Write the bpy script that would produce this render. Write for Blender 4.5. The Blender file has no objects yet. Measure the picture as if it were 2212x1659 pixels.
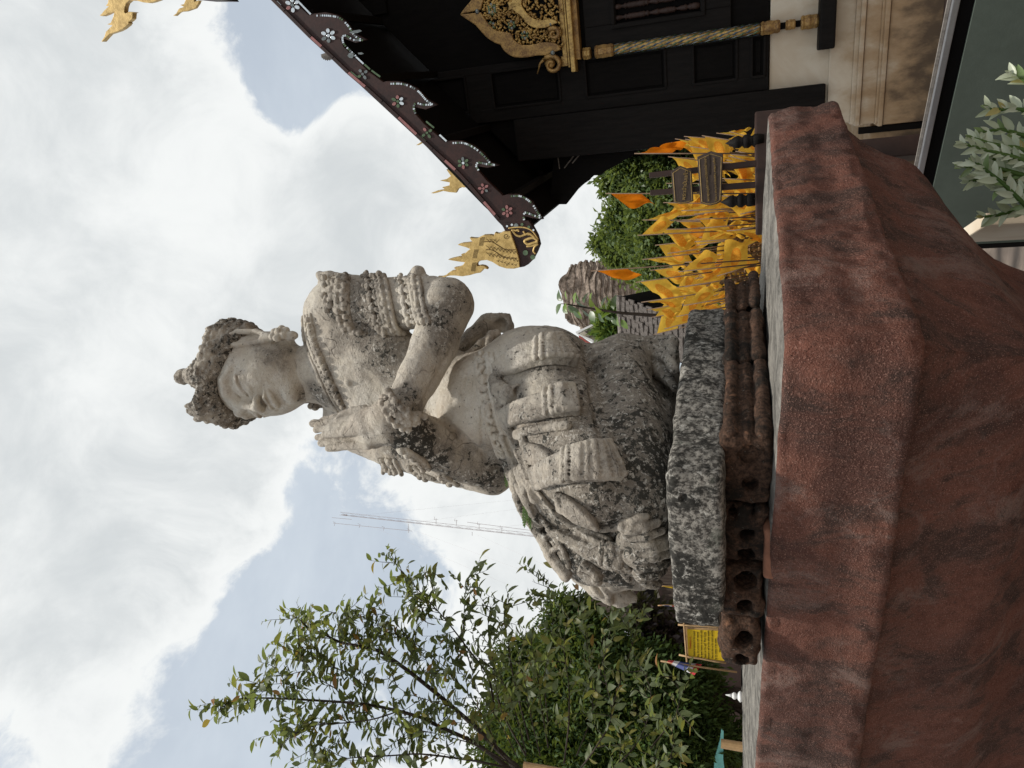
import bpy, bmesh, math, random
import numpy as np
from mathutils import Vector, Matrix
SC = bpy.context.scene
COL = SC.collection
R = math.radians

# ------------------------------------------------------------------ camera
# The photograph was taken with the camera turned on its side: world "up" is the left of the picture.
EYE = Vector((0.0, 0.0, 1.6))
GZ = -0.30          # level of the ground
PITCH = R(17.5)
FWD = Vector((0, math.cos(PITCH), math.sin(PITCH)))
UPC = Vector((0, -math.sin(PITCH), math.cos(PITCH)))
RIGHT = Vector((1, 0, 0))
cam_d = bpy.data.cameras.new('camera')
cam_d.sensor_width = 36.0
cam_d.lens = 25.0
cam_d.clip_start = 0.05
cam_d.clip_end = 4000.0
cam = bpy.data.objects.new('camera', cam_d)
COL.objects.link(cam)
mx = Matrix.Identity(4)
for r_ in range(3):
    mx[r_][0] = -UPC[r_]
    mx[r_][1] = RIGHT[r_]
    mx[r_][2] = -FWD[r_]
    mx[r_][3] = EYE[r_]
cam.matrix_world = mx
SC.camera = cam

# ------------------------------------------------------------------ sky, sun, exposure
SUN_EL, SUN_AZ = R(75.0), R(185.0)      # azimuth clockwise from +Y (north)
SUN_STRENGTH, SKY_STRENGTH, EXPOSURE = 3.6, 0.1, 0.0
world = bpy.data.worlds.new('World')
SC.world = world
world.use_nodes = True


class NT:
    """small helper for writing node trees"""
    def __init__(s, tree):
        s.t = tree
        s.t.nodes.clear()

    def n(s, kind, **kw):
        nd = s.t.nodes.new(kind)
        for k, v in kw.items():
            if k.startswith('i_'):
                nd.inputs[int(k[2:])].default_value = v
            else:
                setattr(nd, k, v)
        return nd

    def l(s, a, b):
        s.t.links.new(a, b)

    def val(s, x, sock):
        if hasattr(x, 'is_output'):
            s.l(x, sock)
        else:
            sock.default_value = x

    def math(s, op, a, b=0.0, clamp=False):
        nd = s.n('ShaderNodeMath', operation=op, use_clamp=clamp)
        s.val(a, nd.inputs[0])
        s.val(b, nd.inputs[1])
        return nd.outputs[0]

    def noise(s, vec, scale, detail=4.0, rough=0.55, dist=0.0, dim='3D'):
        nd = s.n('ShaderNodeTexNoise', noise_dimensions=dim)
        nd.inputs['Scale'].default_value = scale
        nd.inputs['Detail'].default_value = detail
        nd.inputs['Roughness'].default_value = rough
        nd.inputs['Distortion'].default_value = dist
        if vec is not None:
            s.l(vec, nd.inputs['Vector'])
        return nd.outputs['Fac']

    def ramp(s, fac, p0, p1, v0=0.0, v1=1.0):
        nd = s.n('ShaderNodeMapRange', interpolation_type='SMOOTHSTEP')
        s.l(fac, nd.inputs[0])
        nd.inputs[1].default_value = p0
        nd.inputs[2].default_value = p1
        nd.inputs[3].default_value = v0
        nd.inputs[4].default_value = v1
        return nd.outputs[0]

    def mix(s, fac, a, b, blend='MIX'):
        nd = s.n('ShaderNodeMix', data_type='RGBA', blend_type=blend)
        s.val(fac, nd.inputs[0])
        for x, i in ((a, 6), (b, 7)):
            if hasattr(x, 'is_output'):
                s.l(x, nd.inputs[i])
            else:
                nd.inputs[i].default_value = (x[0], x[1], x[2], 1.0)
        return nd.outputs[2]

    def mapping(s, vec, scale=(1, 1, 1), loc=(0, 0, 0), rot=(0, 0, 0)):
        nd = s.n('ShaderNodeMapping')
        nd.inputs['Scale'].default_value = scale
        nd.inputs['Location'].default_value = loc
        nd.inputs['Rotation'].default_value = rot
        s.l(vec, nd.inputs['Vector'])
        return nd.outputs[0]


def ray(xd, yd):
    """direction (y=1) through a point of the photograph, given in 2212x1659 picture units"""
    a, b = 829.5 - yd, 1106.0 - xd
    v = FWD * 1536.0 + UPC * b + RIGHT * a
    return v / v.y


def pt(xd, yd, Y):
    return EYE + ray(xd, yd) * Y


def mpp(xd, yd, Y):
    """metres per picture unit at a point"""
    return (ray(xd, yd) * Y).dot(FWD) / 1536.0


def on_plane(xd, yd, p0, n):
    r = ray(xd, yd)
    return EYE + r * ((p0 - EYE).dot(n) / r.dot(n))


def build_sky():
    w = NT(world.node_tree)
    tc = w.n('ShaderNodeTexCoord').outputs['Generated']
    nrm = w.n('ShaderNodeVectorMath', operation='NORMALIZE')
    w.l(tc, nrm.inputs[0])
    d = nrm.outputs[0]
    sky = w.n('ShaderNodeTexSky', sky_type='NISHITA')
    sky.sun_disc = False
    sky.sun_elevation = SUN_EL
    sky.sun_rotation = SUN_AZ
    sky.air_density = 1.2
    sky.dust_density = 3.0
    # cloud cover: broken cumulus, thicker in some directions than in others
    warp = w.n('ShaderNodeTexNoise')
    warp.inputs['Scale'].default_value = 3.0
    warp.inputs['Detail'].default_value = 2.0
    w.l(d, warp.inputs['Vector'])
    wv = w.n('ShaderNodeVectorMath', operation='MULTIPLY_ADD')
    w.l(warp.outputs['Color'], wv.inputs[0])
    wv.inputs[1].default_value = (0.28, 0.28, 0.28)
    w.l(d, wv.inputs[2])
    v = wv.outputs[0]
    cover = w.noise(v, 3.6, 12.0, 0.60)
    puff = w.noise(v, 9.0, 10.0, 0.64)
    fine_ = w.noise(v, 34.0, 6.0, 0.6)
    field = w.math('MULTIPLY', w.math('SUBTRACT', cover, 0.5), 2.0)
    field = w.math('ADD', field, w.math('MULTIPLY', w.math('SUBTRACT', puff, 0.5), 1.15))
    field = w.math('ADD', field, w.math('MULTIPLY', w.math('SUBTRACT', fine_, 0.5), 0.30))
    for (xd, yd, rad, amt) in CLOUD_BIAS:
        c = ray(xd, yd).normalized()
        dt = w.n('ShaderNodeVectorMath', operation='DOT_PRODUCT')
        w.l(v, dt.inputs[0])
        k = c + Vector((.14, .14, .14))
        dt.inputs[1].default_value = k.normalized()
        ln = w.n('ShaderNodeVectorMath', operation='LENGTH')
        w.l(v, ln.inputs[0])
        cosang = w.math('DIVIDE', dt.outputs['Value'], ln.outputs['Value'])
        g = w.ramp(cosang, math.cos(rad * 1.6), math.cos(rad * 0.2), 0.0, amt * .9)
        field = w.math('ADD', field, g)
    mask = w.ramp(field, -0.10, 0.16)
    thick = w.ramp(field, 0.12, 0.75)
    # wisps lift the blue towards white
    wisp = w.ramp(w.noise(w.mapping(d, (1, 1, 2.2)), 2.2, 6.0, 0.6), 0.3, 0.75, 0.66, 0.95)
    shade = w.math('ADD', w.math('MULTIPLY', w.noise(v, 5.0, 8.0, 0.58), .7), w.math('MULTIPLY', puff, .3))
    shade = w.math('MULTIPLY', thick, w.ramp(shade, 0.34, 0.66), clamp=True)
    bright = (9.2, 9.4, 9.35)
    grey = (6.6, 6.95, 7.1)
    cl = w.mix(shade, bright, grey)
    haze = w.mix(wisp, sky.outputs[0], (6.9, 7.6, 8.3))
    colr = w.mix(mask, haze, cl)
    bg = w.n('ShaderNodeBackground')
    w.l(colr, bg.inputs[0])
    bg.inputs[1].default_value = SKY_STRENGTH
    out = w.n('ShaderNodeOutputWorld')
    w.l(bg.outputs[0], out.inputs[0])


# (picture x, picture y, angular radius, amount): where the cloud bank stands, and the gaps of blue
CLOUD_BIAS = [
    (260, 330, 0.30, 0.55), (330, 620, 0.30, 0.45), (120, 500, 0.22, 0.3), (540, 360, 0.14, 0.3),
    (120, 900, 0.20, 0.35), (240, 1060, 0.14, 0.4), (420, 960, 0.15, 0.3), (60, 1300, 0.18, 0.4), (330, 1290, 0.13, 0.25),
    (900, 1080, 0.10, 0.45), (960, 1180, 0.10, 0.3), (800, 400, 0.12, 0.3), (900, 520, 0.13, 0.3), (1280, 520, 0.10, 0.2), (1080, 620, .1, .15),
    (640, 150, 0.12, -1.1), (700, 95, .07, -.6), (600, 60, .07, -.5), (600, 1100, 0.15, -0.55), (480, 1230, 0.11, -0.45), (20, 650, 0.07, -0.5), (110, 1120, .05, -.4),
    (560, 1400, 0.18, -0.40), (300, 1600, 0.18, -0.35), (760, 960, .10, -.35), (180, 1450, .1, .3), (310, 1480, .06, .1),
]
build_sky()

sun_d = bpy.data.lights.new('sun', 'SUN')
sun_d.energy = SUN_STRENGTH
sun_d.angle = R(4.0)
sun_d.color = (1.0, 0.95, 0.87)
sun = bpy.data.objects.new('sun', sun_d)
COL.objects.link(sun)
sdir = Vector((math.sin(SUN_AZ) * math.cos(SUN_EL), math.cos(SUN_AZ) * math.cos(SUN_EL), math.sin(SUN_EL)))
sun.rotation_euler = sdir.to_track_quat('Z', 'Y').to_euler()
SC.view_settings.view_transform = 'Standard'
SC.view_settings.look = 'None'
SC.view_settings.gamma = 1.0
SC.view_settings.exposure = EXPOSURE
SC.view_settings.use_curve_mapping = False

# ------------------------------------------------------------------ object helpers
rng = random.Random(7)
MATS = {}


def tag(o, label=None, cat=None, group=None, kind=None):
    if label:
        o['label'] = label
    if cat:
        o['category'] = cat
    if group:
        o['group'] = group
    if kind:
        o['kind'] = kind
    return o


def link(name, me, mat=None, parent=None):
    o = bpy.data.objects.new(name, me)
    COL.objects.link(o)
    if mat is not None and me is not None and len(me.materials) == 0:
        me.materials.append(mat)
    if parent is not None:
        o.parent = parent
        o.matrix_parent_inverse = Matrix.Translation(-Vector(parent.location)) if parent.rotation_euler == Vector((0, 0, 0)) or True else Matrix()
    return o


def empty(name, loc=(0, 0, 0), label=None, cat=None, group=None, kind=None):
    o = bpy.data.objects.new(name, None)
    COL.objects.link(o)
    o.location = loc
    o.empty_display_size = 0.05
    return tag(o, label, cat, group, kind)


def mesh_np(name, verts, faces, smooth=True):
    """mesh from numpy arrays; faces all quads or all triangles"""
    me = bpy.data.meshes.new(name)
    verts = np.asarray(verts, np.float32)
    faces = np.asarray(faces, np.int32)
    n, k = faces.shape
    me.vertices.add(len(verts))
    me.vertices.foreach_set('co', verts.ravel())
    me.loops.add(n * k)
    me.loops.foreach_set('vertex_index', faces.ravel())
    me.polygons.add(n)
    me.polygons.foreach_set('loop_start', np.arange(0, n * k, k, dtype=np.int32))
    me.polygons.foreach_set('use_smooth', np.full(n, smooth, bool))
    me.update(calc_edges=True)
    me.validate()
    return me


class MB:
    """collects shapes into one mesh"""
    def __init__(s):
        s.v = []
        s.f = []
        s.uv = {}

    def add(s, vs, fs):
        b = len(s.v)
        s.v += [tuple(v) for v in vs]
        s.f += [tuple(b + i for i in f) for f in fs]
        return b

    def box(s, c, size, M=None):
        hx, hy, hz = size[0] / 2, size[1] / 2, size[2] / 2
        vs = [Vector((x, y, z)) for z in (-hz, hz) for (x, y) in ((-hx, -hy), (hx, -hy), (hx, hy), (-hx, hy))]
        if M is not None:
            vs = [M @ v for v in vs]
        vs = [v + Vector(c) for v in vs]
        s.add(vs, [(3, 2, 1, 0), (4, 5, 6, 7), (0, 1, 5, 4), (1, 2, 6, 5), (2, 3, 7, 6), (3, 0, 4, 7)])

    def hexa(s, p):
        """box from eight corners: four below (ccw seen from above), four above"""
        s.add(p, [(3, 2, 1, 0), (4, 5, 6, 7), (0, 1, 5, 4), (1, 2, 6, 5), (2, 3, 7, 6), (3, 0, 4, 7)])

    def tube(s, pts, rad, n=8, cap=True):
        pts = [Vector(p) for p in pts]
        if not hasattr(rad, '__len__'):
            rad = [rad] * len(pts)
        rings = []
        up = None
        for i, p in enumerate(pts):
            t = (pts[min(i + 1, len(pts) - 1)] - pts[max(i - 1, 0)])
            if t.length < 1e-9:
                t = Vector((0, 0, 1))
            t.normalize()
            if up is None:
                up = t.orthogonal().normalized()
            up = (up - t * up.dot(t))
            if up.length < 1e-6:
                up = t.orthogonal()
            up.normalize()
            w = t.cross(up)
            rings.append([p + (up * math.cos(2 * math.pi * k / n) + w * math.sin(2 * math.pi * k / n)) * rad[i] for k in range(n)])
        vs = [v for r_ in rings for v in r_]
        fs = []
        for i in range(len(pts) - 1):
            for k in range(n):
                fs.append((i * n + k, i * n + (k + 1) % n, (i + 1) * n + (k + 1) % n, (i + 1) * n + k))
        if cap:
            fs.append(tuple(range(n - 1, -1, -1)))
            fs.append(tuple((len(pts) - 1) * n + k for k in range(n)))
        s.add(vs, fs)

    def lathe(s, c, prof, n=16, axis=None, cap=True):
        """prof: list of (radius, height)"""
        c = Vector(c)
        M = Matrix.Identity(3)
        if axis is not None:
            M = Vector((0, 0, 1)).rotation_difference(Vector(axis)).to_matrix()
        vs = []
        for (r_, z) in prof:
            for k in range(n):
                a = 2 * math.pi * k / n
                vs.append(c + M @ Vector((r_ * math.cos(a), r_ * math.sin(a), z)))
        fs = []
        for i in range(len(prof) - 1):
            for k in range(n):
                fs.append((i * n + k, i * n + (k + 1) % n, (i + 1) * n + (k + 1) % n, (i + 1) * n + k))
        if cap:
            fs.append(tuple(range(n - 1, -1, -1)))
            fs.append(tuple((len(prof) - 1) * n + k for k in range(n)))
        s.add(vs, fs)

    def extrude(s, outline, dirv):
        """flat outline (list of 3D points) given thickness along dirv"""
        dirv = Vector(dirv)
        a = [Vector(p) for p in outline]
        n = len(a)
        vs = a + [p + dirv for p in a]
        fs = [tuple(range(n)), tuple(range(2 * n - 1, n - 1, -1))]
        for i in range(n):
            j = (i + 1) % n
            fs.append((i, n + i, n + j, j))
        s.add(vs, fs)

    def mesh(s, name, smooth=False):
        me = bpy.data.meshes.new(name)
        me.from_pydata(s.v, [], s.f)
        if smooth:
            me.polygons.foreach_set('use_smooth', [True] * len(me.polygons))
        me.update()
        return me

    def fixed(s, name, smooth=False, bevel=0.0):
        """mesh with outward normals, and bevelled edges if asked"""
        me = s.mesh(name)
        bm = bmesh.new()
        bm.from_mesh(me)
        bmesh.ops.recalc_face_normals(bm, faces=bm.faces)
        if bevel > 0:
            ed = [e for e in bm.edges if len(e.link_faces) == 2 and e.calc_face_angle(0) > 0.5]
            bmesh.ops.bevel(bm, geom=ed, offset=bevel, segments=2, affect='EDGES', profile=0.6)
        big = [f for f in bm.faces if len(f.verts) > 4]
        if big:
            bmesh.ops.triangulate(bm, faces=big)
        bm.to_mesh(me)
        bm.free()
        if smooth:
            me.polygons.foreach_set('use_smooth', [True] * len(me.polygons))
        me.update()
        return me


def part(name, mb, mat, parent=None, smooth=False, bevel=0.0):
    return link(name, mb.fixed(name, smooth, bevel), mat, parent)


def catmull(pts, n=6, closed=False):
    """smooth curve through points (tuples of any length)"""
    P = [np.array(p, float) for p in pts]
    m = len(P)
    out = []
    rngs = range(m if closed else m - 1)
    for i in rngs:
        if closed:
            p0, p1, p2, p3 = P[(i - 1) % m], P[i], P[(i + 1) % m], P[(i + 2) % m]
        else:
            p0, p1, p2, p3 = P[max(i - 1, 0)], P[i], P[i + 1], P[min(i + 2, m - 1)]
        for k in range(n):
            t = k / n
            out.append(0.5 * ((2 * p1) + (-p0 + p2) * t + (2 * p0 - 5 * p1 + 4 * p2 - p3) * t * t + (-p0 + 3 * p1 - 3 * p2 + p3) * t ** 3))
    if not closed:
        out.append(P[-1])
    return [tuple(float(c) for c in p) for p in out]


# ------------------------------------------------------------------ carving with distance fields
def smin(a, b, k):
    if k <= 0:
        return np.minimum(a, b)
    h = np.maximum(k - np.abs(a - b), 0) / k
    return np.minimum(a, b) - h * h * (k * 0.25)


class Vol:
    def __init__(s, lo, hi, h):
        s.lo = np.array(lo, np.float32)
        s.h = h
        s.n = np.ceil((np.array(hi) - s.lo) / h).astype(int) + 1
        s.d = np.full(s.n, 1.0, np.float32)

    def _blk(s, lo, hi):
        i0 = np.maximum(np.floor((np.array(lo) - s.lo) / s.h).astype(int), 0)
        i1 = np.minimum(np.ceil((np.array(hi) - s.lo) / s.h).astype(int) + 1, s.n)
        if np.any(i1 <= i0):
            return None
        ax = [(s.lo[a] + s.h * np.arange(i0[a], i1[a])).astype(np.float32) for a in range(3)]
        X, Y, Z = ax[0][:, None, None], ax[1][None, :, None], ax[2][None, None, :]
        return (slice(i0[0], i1[0]), slice(i0[1], i1[1]), slice(i0[2], i1[2])), X, Y, Z

    def _put(s, sl, dist, k, sub):
        if sub:
            s.d[sl] = -smin(-s.d[sl], dist, k)
        else:
            s.d[sl] = smin(s.d[sl], dist, k)

    def cap(s, a, b, ra, rb, k=0.02, sub=False):
        a, b = np.array(a, float), np.array(b, float)
        m = max(ra, rb) + k + 3 * s.h
        r = s._blk(np.minimum(a, b) - m, np.maximum(a, b) + m)
        if r is None:
            return
        sl, X, Y, Z = r
        ab = b - a
        L2 = float(ab @ ab) + 1e-12
        px, py, pz = X - a[0], Y - a[1], Z - a[2]
        t = np.clip((px * ab[0] + py * ab[1] + pz * ab[2]) / L2, 0, 1)
        dist = np.sqrt((px - t * ab[0]) ** 2 + (py - t * ab[1]) ** 2 + (pz - t * ab[2]) ** 2) - (ra + t * (rb - ra))
        s._put(sl, dist.astype(np.float32), k, sub)

    def chain(s, nodes, k=0.02, sub=False):
        """nodes: (point, radius)"""
        for (p, r), (q, t) in zip(nodes[:-1], nodes[1:]):
            s.cap(p, q, r, t, k, sub)

    def ell(s, c, rad, ax=None, k=0.02, sub=False):
        c = np.array(c, float)
        rad = np.array(rad if hasattr(rad, '__len__') else (rad,) * 3, float)
        m = rad.max() + k + 3 * s.h
        r = s._blk(c - m, c + m)
        if r is None:
            return
        sl, X, Y, Z = r
        A = np.eye(3) if ax is None else np.array([list(v) for v in ax], float)
        px, py, pz = X - c[0], Y - c[1], Z - c[2]
        q = [px * A[i][0] + py * A[i][1] + pz * A[i][2] for i in range(3)]
        k0 = np.sqrt(sum((q[i] / rad[i]) ** 2 for i in range(3)))
        k1 = np.sqrt(sum((q[i] / rad[i] ** 2) ** 2 for i in range(3))) + 1e-6
        s._put(sl, (k0 * (k0 - 1) / k1).astype(np.float32), k, sub)

    def box(s, c, half, ax=None, rnd=0.01, k=0.0, sub=False):
        c = np.array(c, float)
        half = np.array(half, float)
        m = float(np.linalg.norm(half)) + k + rnd + 3 * s.h
        r = s._blk(c - m, c + m)
        if r is None:
            return
        sl, X, Y, Z = r
        A = np.eye(3) if ax is None else np.array([list(v) for v in ax], float)
        px, py, pz = X - c[0], Y - c[1], Z - c[2]
        q = [np.abs(px * A[i][0] + py * A[i][1] + pz * A[i][2]) - (half[i] - rnd) for i in range(3)]
        out = np.sqrt(sum(np.maximum(e, 0) ** 2 for e in q))
        ins = np.minimum(np.maximum(np.maximum(q[0], q[1]), q[2]), 0)
        s._put(sl, (out + ins - rnd).astype(np.float32), k, sub)

    def sample(s, P):
        q = (np.asarray(P, np.float32) - s.lo) / s.h
        q = np.clip(q, 0, np.array(s.n) - 1.001)
        i = q.astype(int)
        f = q - i
        i1 = np.minimum(i + 1, np.array(s.n) - 1)
        o = 0
        for dx in (0, 1):
            for dy in (0, 1):
                for dz in (0, 1):
                    w = (f[:, 0] if dx else 1 - f[:, 0]) * (f[:, 1] if dy else 1 - f[:, 1]) * (f[:, 2] if dz else 1 - f[:, 2])
                    o = o + w * s.d[i1[:, 0] if dx else i[:, 0], i1[:, 1] if dy else i[:, 1], i1[:, 2] if dz else i[:, 2]]
        return o

    def grad(s, P):
        P = np.asarray(P, float)
        g = np.stack([s.sample(P + e) - s.sample(P - e) for e in np.eye(3) * 1.5 * s.h], 1)
        return g / (np.linalg.norm(g, axis=1, keepdims=True) + 1e-9)

    def hit(s, uv, y0=1.0, y1=2.6):
        """where the sight line through picture points first meets the surface -> points, normals"""
        D = np.array([list(ray(*p)) for p in uv])
        O = np.array(EYE)
        ys = np.arange(y0, y1, s.h * 0.7)
        found = np.full(len(uv), np.nan)
        for y in ys:
            q = s.sample(O + D * y)
            new = np.isnan(found) & (q < 0)
            found[new] = y
        bad = np.isnan(found)
        if bad.any():
            good = found[~bad]
            found[bad] = good.mean() if len(good) else 1.9
        P = O + D * found[:, None]
        for _ in range(3):
            d = s.sample(P)
            P = P + D * np.clip(d, -s.h, s.h)[:, None] * 0.8
        return P, s.grad(P)

    def mesh(s, rough=(), seed=1):
        """surface nets -> verts, quads; rough: (amplitude, scale) displacements along the normal"""
        d = s.d
        ins = d < 0
        nx, ny, nz = [int(v) for v in s.n]
        cnt = np.zeros((nx - 1, ny - 1, nz - 1), np.int8)
        for dx in (0, 1):
            for dy in (0, 1):
                for dz in (0, 1):
                    cnt += ins[dx:nx - 1 + dx, dy:ny - 1 + dy, dz:nz - 1 + dz]
        act = np.argwhere((cnt > 0) & (cnt < 8))
        I, J, K = act[:, 0], act[:, 1], act[:, 2]
        corner = {}
        for dx in (0, 1):
            for dy in (0, 1):
                for dz in (0, 1):
                    corner[(dx, dy, dz)] = d[I + dx, J + dy, K + dz]
        acc = np.zeros((len(act), 3), np.float32)
        num = np.zeros(len(act), np.float32)
        keys = list(corner)
        for a in keys:
            for ax in range(3):
                if a[ax] == 0:
                    b = list(a)
                    b[ax] = 1
                    va, vb = corner[a], corner[tuple(b)]
                    m = (va < 0) != (vb < 0)
                    t = np.where(m, va / (va - vb + 1e-12), 0)
                    p = np.tile(np.array(a, np.float32), (len(act), 1))
                    p[:, ax] = t
                    acc += p * m[:, None]
                    num += m
        V = s.lo + s.h * (act + acc / num[:, None])
        idx = np.full(cnt.shape, -1, np.int32)
        idx[I, J, K] = np.arange(len(act))
        quads = []
        for ax in range(3):
            a1, a2 = (ax + 1) % 3, (ax + 2) % 3
            sl0 = [slice(1, -1)] * 3
            sl1 = [slice(1, -1)] * 3
            sl0[ax] = slice(0, -1)
            sl1[ax] = slice(1, None)
            A, B = ins[tuple(sl0)], ins[tuple(sl1)]
            e = np.argwhere(A != B)
            if not len(e):
                continue
            off = np.ones(3, int)
            off[ax] = 0
            base = e + off
            flip = A[e[:, 0], e[:, 1], e[:, 2]]
            cs = []
            for (u, w) in ((0, 0), (1, 0), (1, 1), (0, 1)):
                c = base.copy()
                c[:, a1] -= u
                c[:, a2] -= w
                cs.append(idx[c[:, 0], c[:, 1], c[:, 2]])
            q = np.stack(cs, 1)
            q[~flip] = q[~flip][:, ::-1]
            quads.append(q)
        Q = np.concatenate(quads)
        Q = Q[(Q >= 0).all(1)]
        if rough:
            N = s.grad(V)
            for j, (amp, sc) in enumerate(rough):
                V = V + N * (vnoise(V * sc, seed + j)[:, None] * amp)
        return V, Q


_LAT = np.random.RandomState(3).rand(32, 32, 32).astype(np.float32) * 2 - 1


def vnoise(P, seed=0):
    P = np.asarray(P, np.float32) + seed * 7.31
    i = np.floor(P).astype(int)
    f = P - i
    f = f * f * (3 - 2 * f)
    o = 0
    for dx in (0, 1):
        for dy in (0, 1):
            for dz in (0, 1):
                w = (f[:, 0] if dx else 1 - f[:, 0]) * (f[:, 1] if dy else 1 - f[:, 1]) * (f[:, 2] if dz else 1 - f[:, 2])
                o = o + w * _LAT[(i[:, 0] + dx) % 32, (i[:, 1] + dy) % 32, (i[:, 2] + dz) % 32]
    return o


def largest(V, Q):
    """keep only the biggest connected piece"""
    lab = np.arange(len(V))
    e0, e1 = Q[:, [0, 1, 2, 3]].ravel(), Q[:, [1, 2, 3, 0]].ravel()
    for _ in range(400):
        old = lab.copy()
        np.minimum.at(lab, e0, lab[e1])
        np.minimum.at(lab, e1, lab[e0])
        lab = lab[lab]
        if (lab == old).all():
            break
    ids, cnt = np.unique(lab, return_counts=True)
    keep = lab == ids[cnt.argmax()]
    new = np.cumsum(keep) - 1
    return V[keep], new[Q[keep[Q].all(1)]]


def vol_part(name, vol, mat, parent=None, rough=(), seed=1, stain_shade=None, one=False):
    V, Q = vol.mesh(rough, seed)
    if one:
        V, Q = largest(V, Q)
    off = np.array(parent.location) if parent is not None and not isinstance(parent.location, tuple) else 0
    me = mesh_np(name, V, Q)
    if stain_shade is not None:
        at = me.attributes.new('stain_shade', 'FLOAT', 'POINT')
        at.data.foreach_set('value', np.ascontiguousarray(stain_shade(V), np.float32))
    return link(name, me, mat, parent)
# ------------------------------------------------------------------ materials
def new_mat(name):
    m = bpy.data.materials.new(name)
    m.use_nodes = True
    t = NT(m.node_tree)
    bs = t.n('ShaderNodeBsdfPrincipled')
    out = t.n('ShaderNodeOutputMaterial')
    t.l(bs.outputs[0], out.inputs[0])
    t.bs = bs
    t.out = out
    return m, t


def set_bump(t, height, strength, dist):
    b = t.n('ShaderNodeBump')
    b.inputs['Strength'].default_value = strength
    b.inputs['Distance'].default_value = dist
    t.l(height, b.inputs['Height'])
    t.l(b.outputs[0], t.bs.inputs['Normal'])


def simple(name, col, rough=.7, spec=.3, var=.25, scale=6.0, bump=.2, bdist=.004, metal=0.0, detail=6.0, bscale=None, stretch=(1, 1, 1), dark=None):
    m, t = new_mat(name)
    co = t.n('ShaderNodeTexCoord').outputs['Object']
    v = t.mapping(co, stretch)
    n1 = t.noise(v, scale, detail, .6)
    n2 = t.noise(v, scale * 5.3, 4, .6)
    f = t.math('ADD', t.math('MULTIPLY', n1, .65), t.math('MULTIPLY', n2, .35))
    f = t.ramp(f, .3, .72)
    lo = dark or tuple(c * (1 - var) for c in col)
    hi = tuple(min(1, c * (1 + var * .7)) for c in col)
    t.l(t.mix(f, lo, hi), t.bs.inputs['Base Color'])
    t.bs.inputs['Roughness'].default_value = rough
    t.bs.inputs['Specular IOR Level'].default_value = spec
    t.bs.inputs['Metallic'].default_value = metal
    if bump:
        set_bump(t, t.noise(v, bscale or scale * 6, 5, .6), bump, bdist)
    return m


def stone_mat():
    m, t = new_mat('lichen_stone')
    co = t.n('ShaderNodeTexCoord').outputs['Object']
    at = t.n('ShaderNodeAttribute', attribute_name='stain_shade').outputs['Fac']
    big = t.noise(co, 5.5, 6, .62, .3)
    mid = t.noise(co, 19, 7, .68, .4)
    fin = t.noise(co, 75, 5, .7)
    grain = t.noise(co, 260, 3, .6)
    # warm lime-stone body with rosy and buff passages
    base = t.mix(t.ramp(mid, .35, .65), (.56, .51, .42), (.69, .655, .58))
    base = t.mix(t.ramp(big, .42, .7, 0, .5), base, (.50, .415, .335))
    base = t.mix(t.ramp(grain, .35, .7, 0, .35), base, (.42, .38, .33))
    # grey weathering, and the painted neck and nose shade, in irregular patches where the stain is strong
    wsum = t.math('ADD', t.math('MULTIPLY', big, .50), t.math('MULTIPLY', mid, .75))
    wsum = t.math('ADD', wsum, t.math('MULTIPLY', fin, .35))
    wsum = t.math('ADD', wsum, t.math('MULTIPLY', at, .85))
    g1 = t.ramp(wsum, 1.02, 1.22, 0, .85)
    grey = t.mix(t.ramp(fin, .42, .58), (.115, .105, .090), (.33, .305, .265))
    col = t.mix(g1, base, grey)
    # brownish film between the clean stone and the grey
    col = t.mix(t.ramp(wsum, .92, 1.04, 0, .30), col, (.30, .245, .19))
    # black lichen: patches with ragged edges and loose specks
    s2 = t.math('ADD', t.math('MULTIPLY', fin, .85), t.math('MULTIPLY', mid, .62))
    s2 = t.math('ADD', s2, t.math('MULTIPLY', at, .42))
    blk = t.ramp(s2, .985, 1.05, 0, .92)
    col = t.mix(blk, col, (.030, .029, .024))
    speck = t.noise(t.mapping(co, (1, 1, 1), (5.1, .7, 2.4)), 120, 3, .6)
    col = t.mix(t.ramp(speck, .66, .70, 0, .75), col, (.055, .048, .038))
    # pale crust in crumbs and rims
    pale = t.noise(t.mapping(co, (1, 1, 1), (3.1, 1.7, .4)), 70, 6, .76)
    pm = t.math('MULTIPLY', t.ramp(pale, .545, .60, 0, .92), t.ramp(at, .34, .60))
    col = t.mix(pm, col, (.60, .565, .50))
    # hairline cracks
    vo = t.n('ShaderNodeTexVoronoi', feature='DISTANCE_TO_EDGE')
    vo.inputs['Scale'].default_value = 7.0
    wp = t.n('ShaderNodeTexNoise')
    wp.inputs['Scale'].default_value = 9.0
    t.l(co, wp.inputs['Vector'])
    av = t.n('ShaderNodeVectorMath', operation='MULTIPLY_ADD')
    t.l(wp.outputs['Color'], av.inputs[0])
    av.inputs[1].default_value = (.22, .22, .22)
    t.l(co, av.inputs[2])
    t.l(av.outputs[0], vo.inputs['Vector'])
    crk = t.math('MULTIPLY', t.ramp(vo.outputs['Distance'], .0, .008, 1, 0), t.ramp(big, .5, .62))
    col = t.mix(t.math('MULTIPLY', crk, .7), col, (.07, .055, .045))
    t.l(col, t.bs.inputs['Base Color'])
    t.bs.inputs['Roughness'].default_value = .92
    t.bs.inputs['Specular IOR Level'].default_value = .2
    h = t.math('ADD', t.math('MULTIPLY', fin, .9), t.math('MULTIPLY', grain, .45))
    h = t.math('ADD', h, t.math('MULTIPLY', mid, .8))
    h = t.math('SUBTRACT', h, t.math('MULTIPLY', crk, .6))
    set_bump(t, h, 1.0, .008)
    return m


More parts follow.
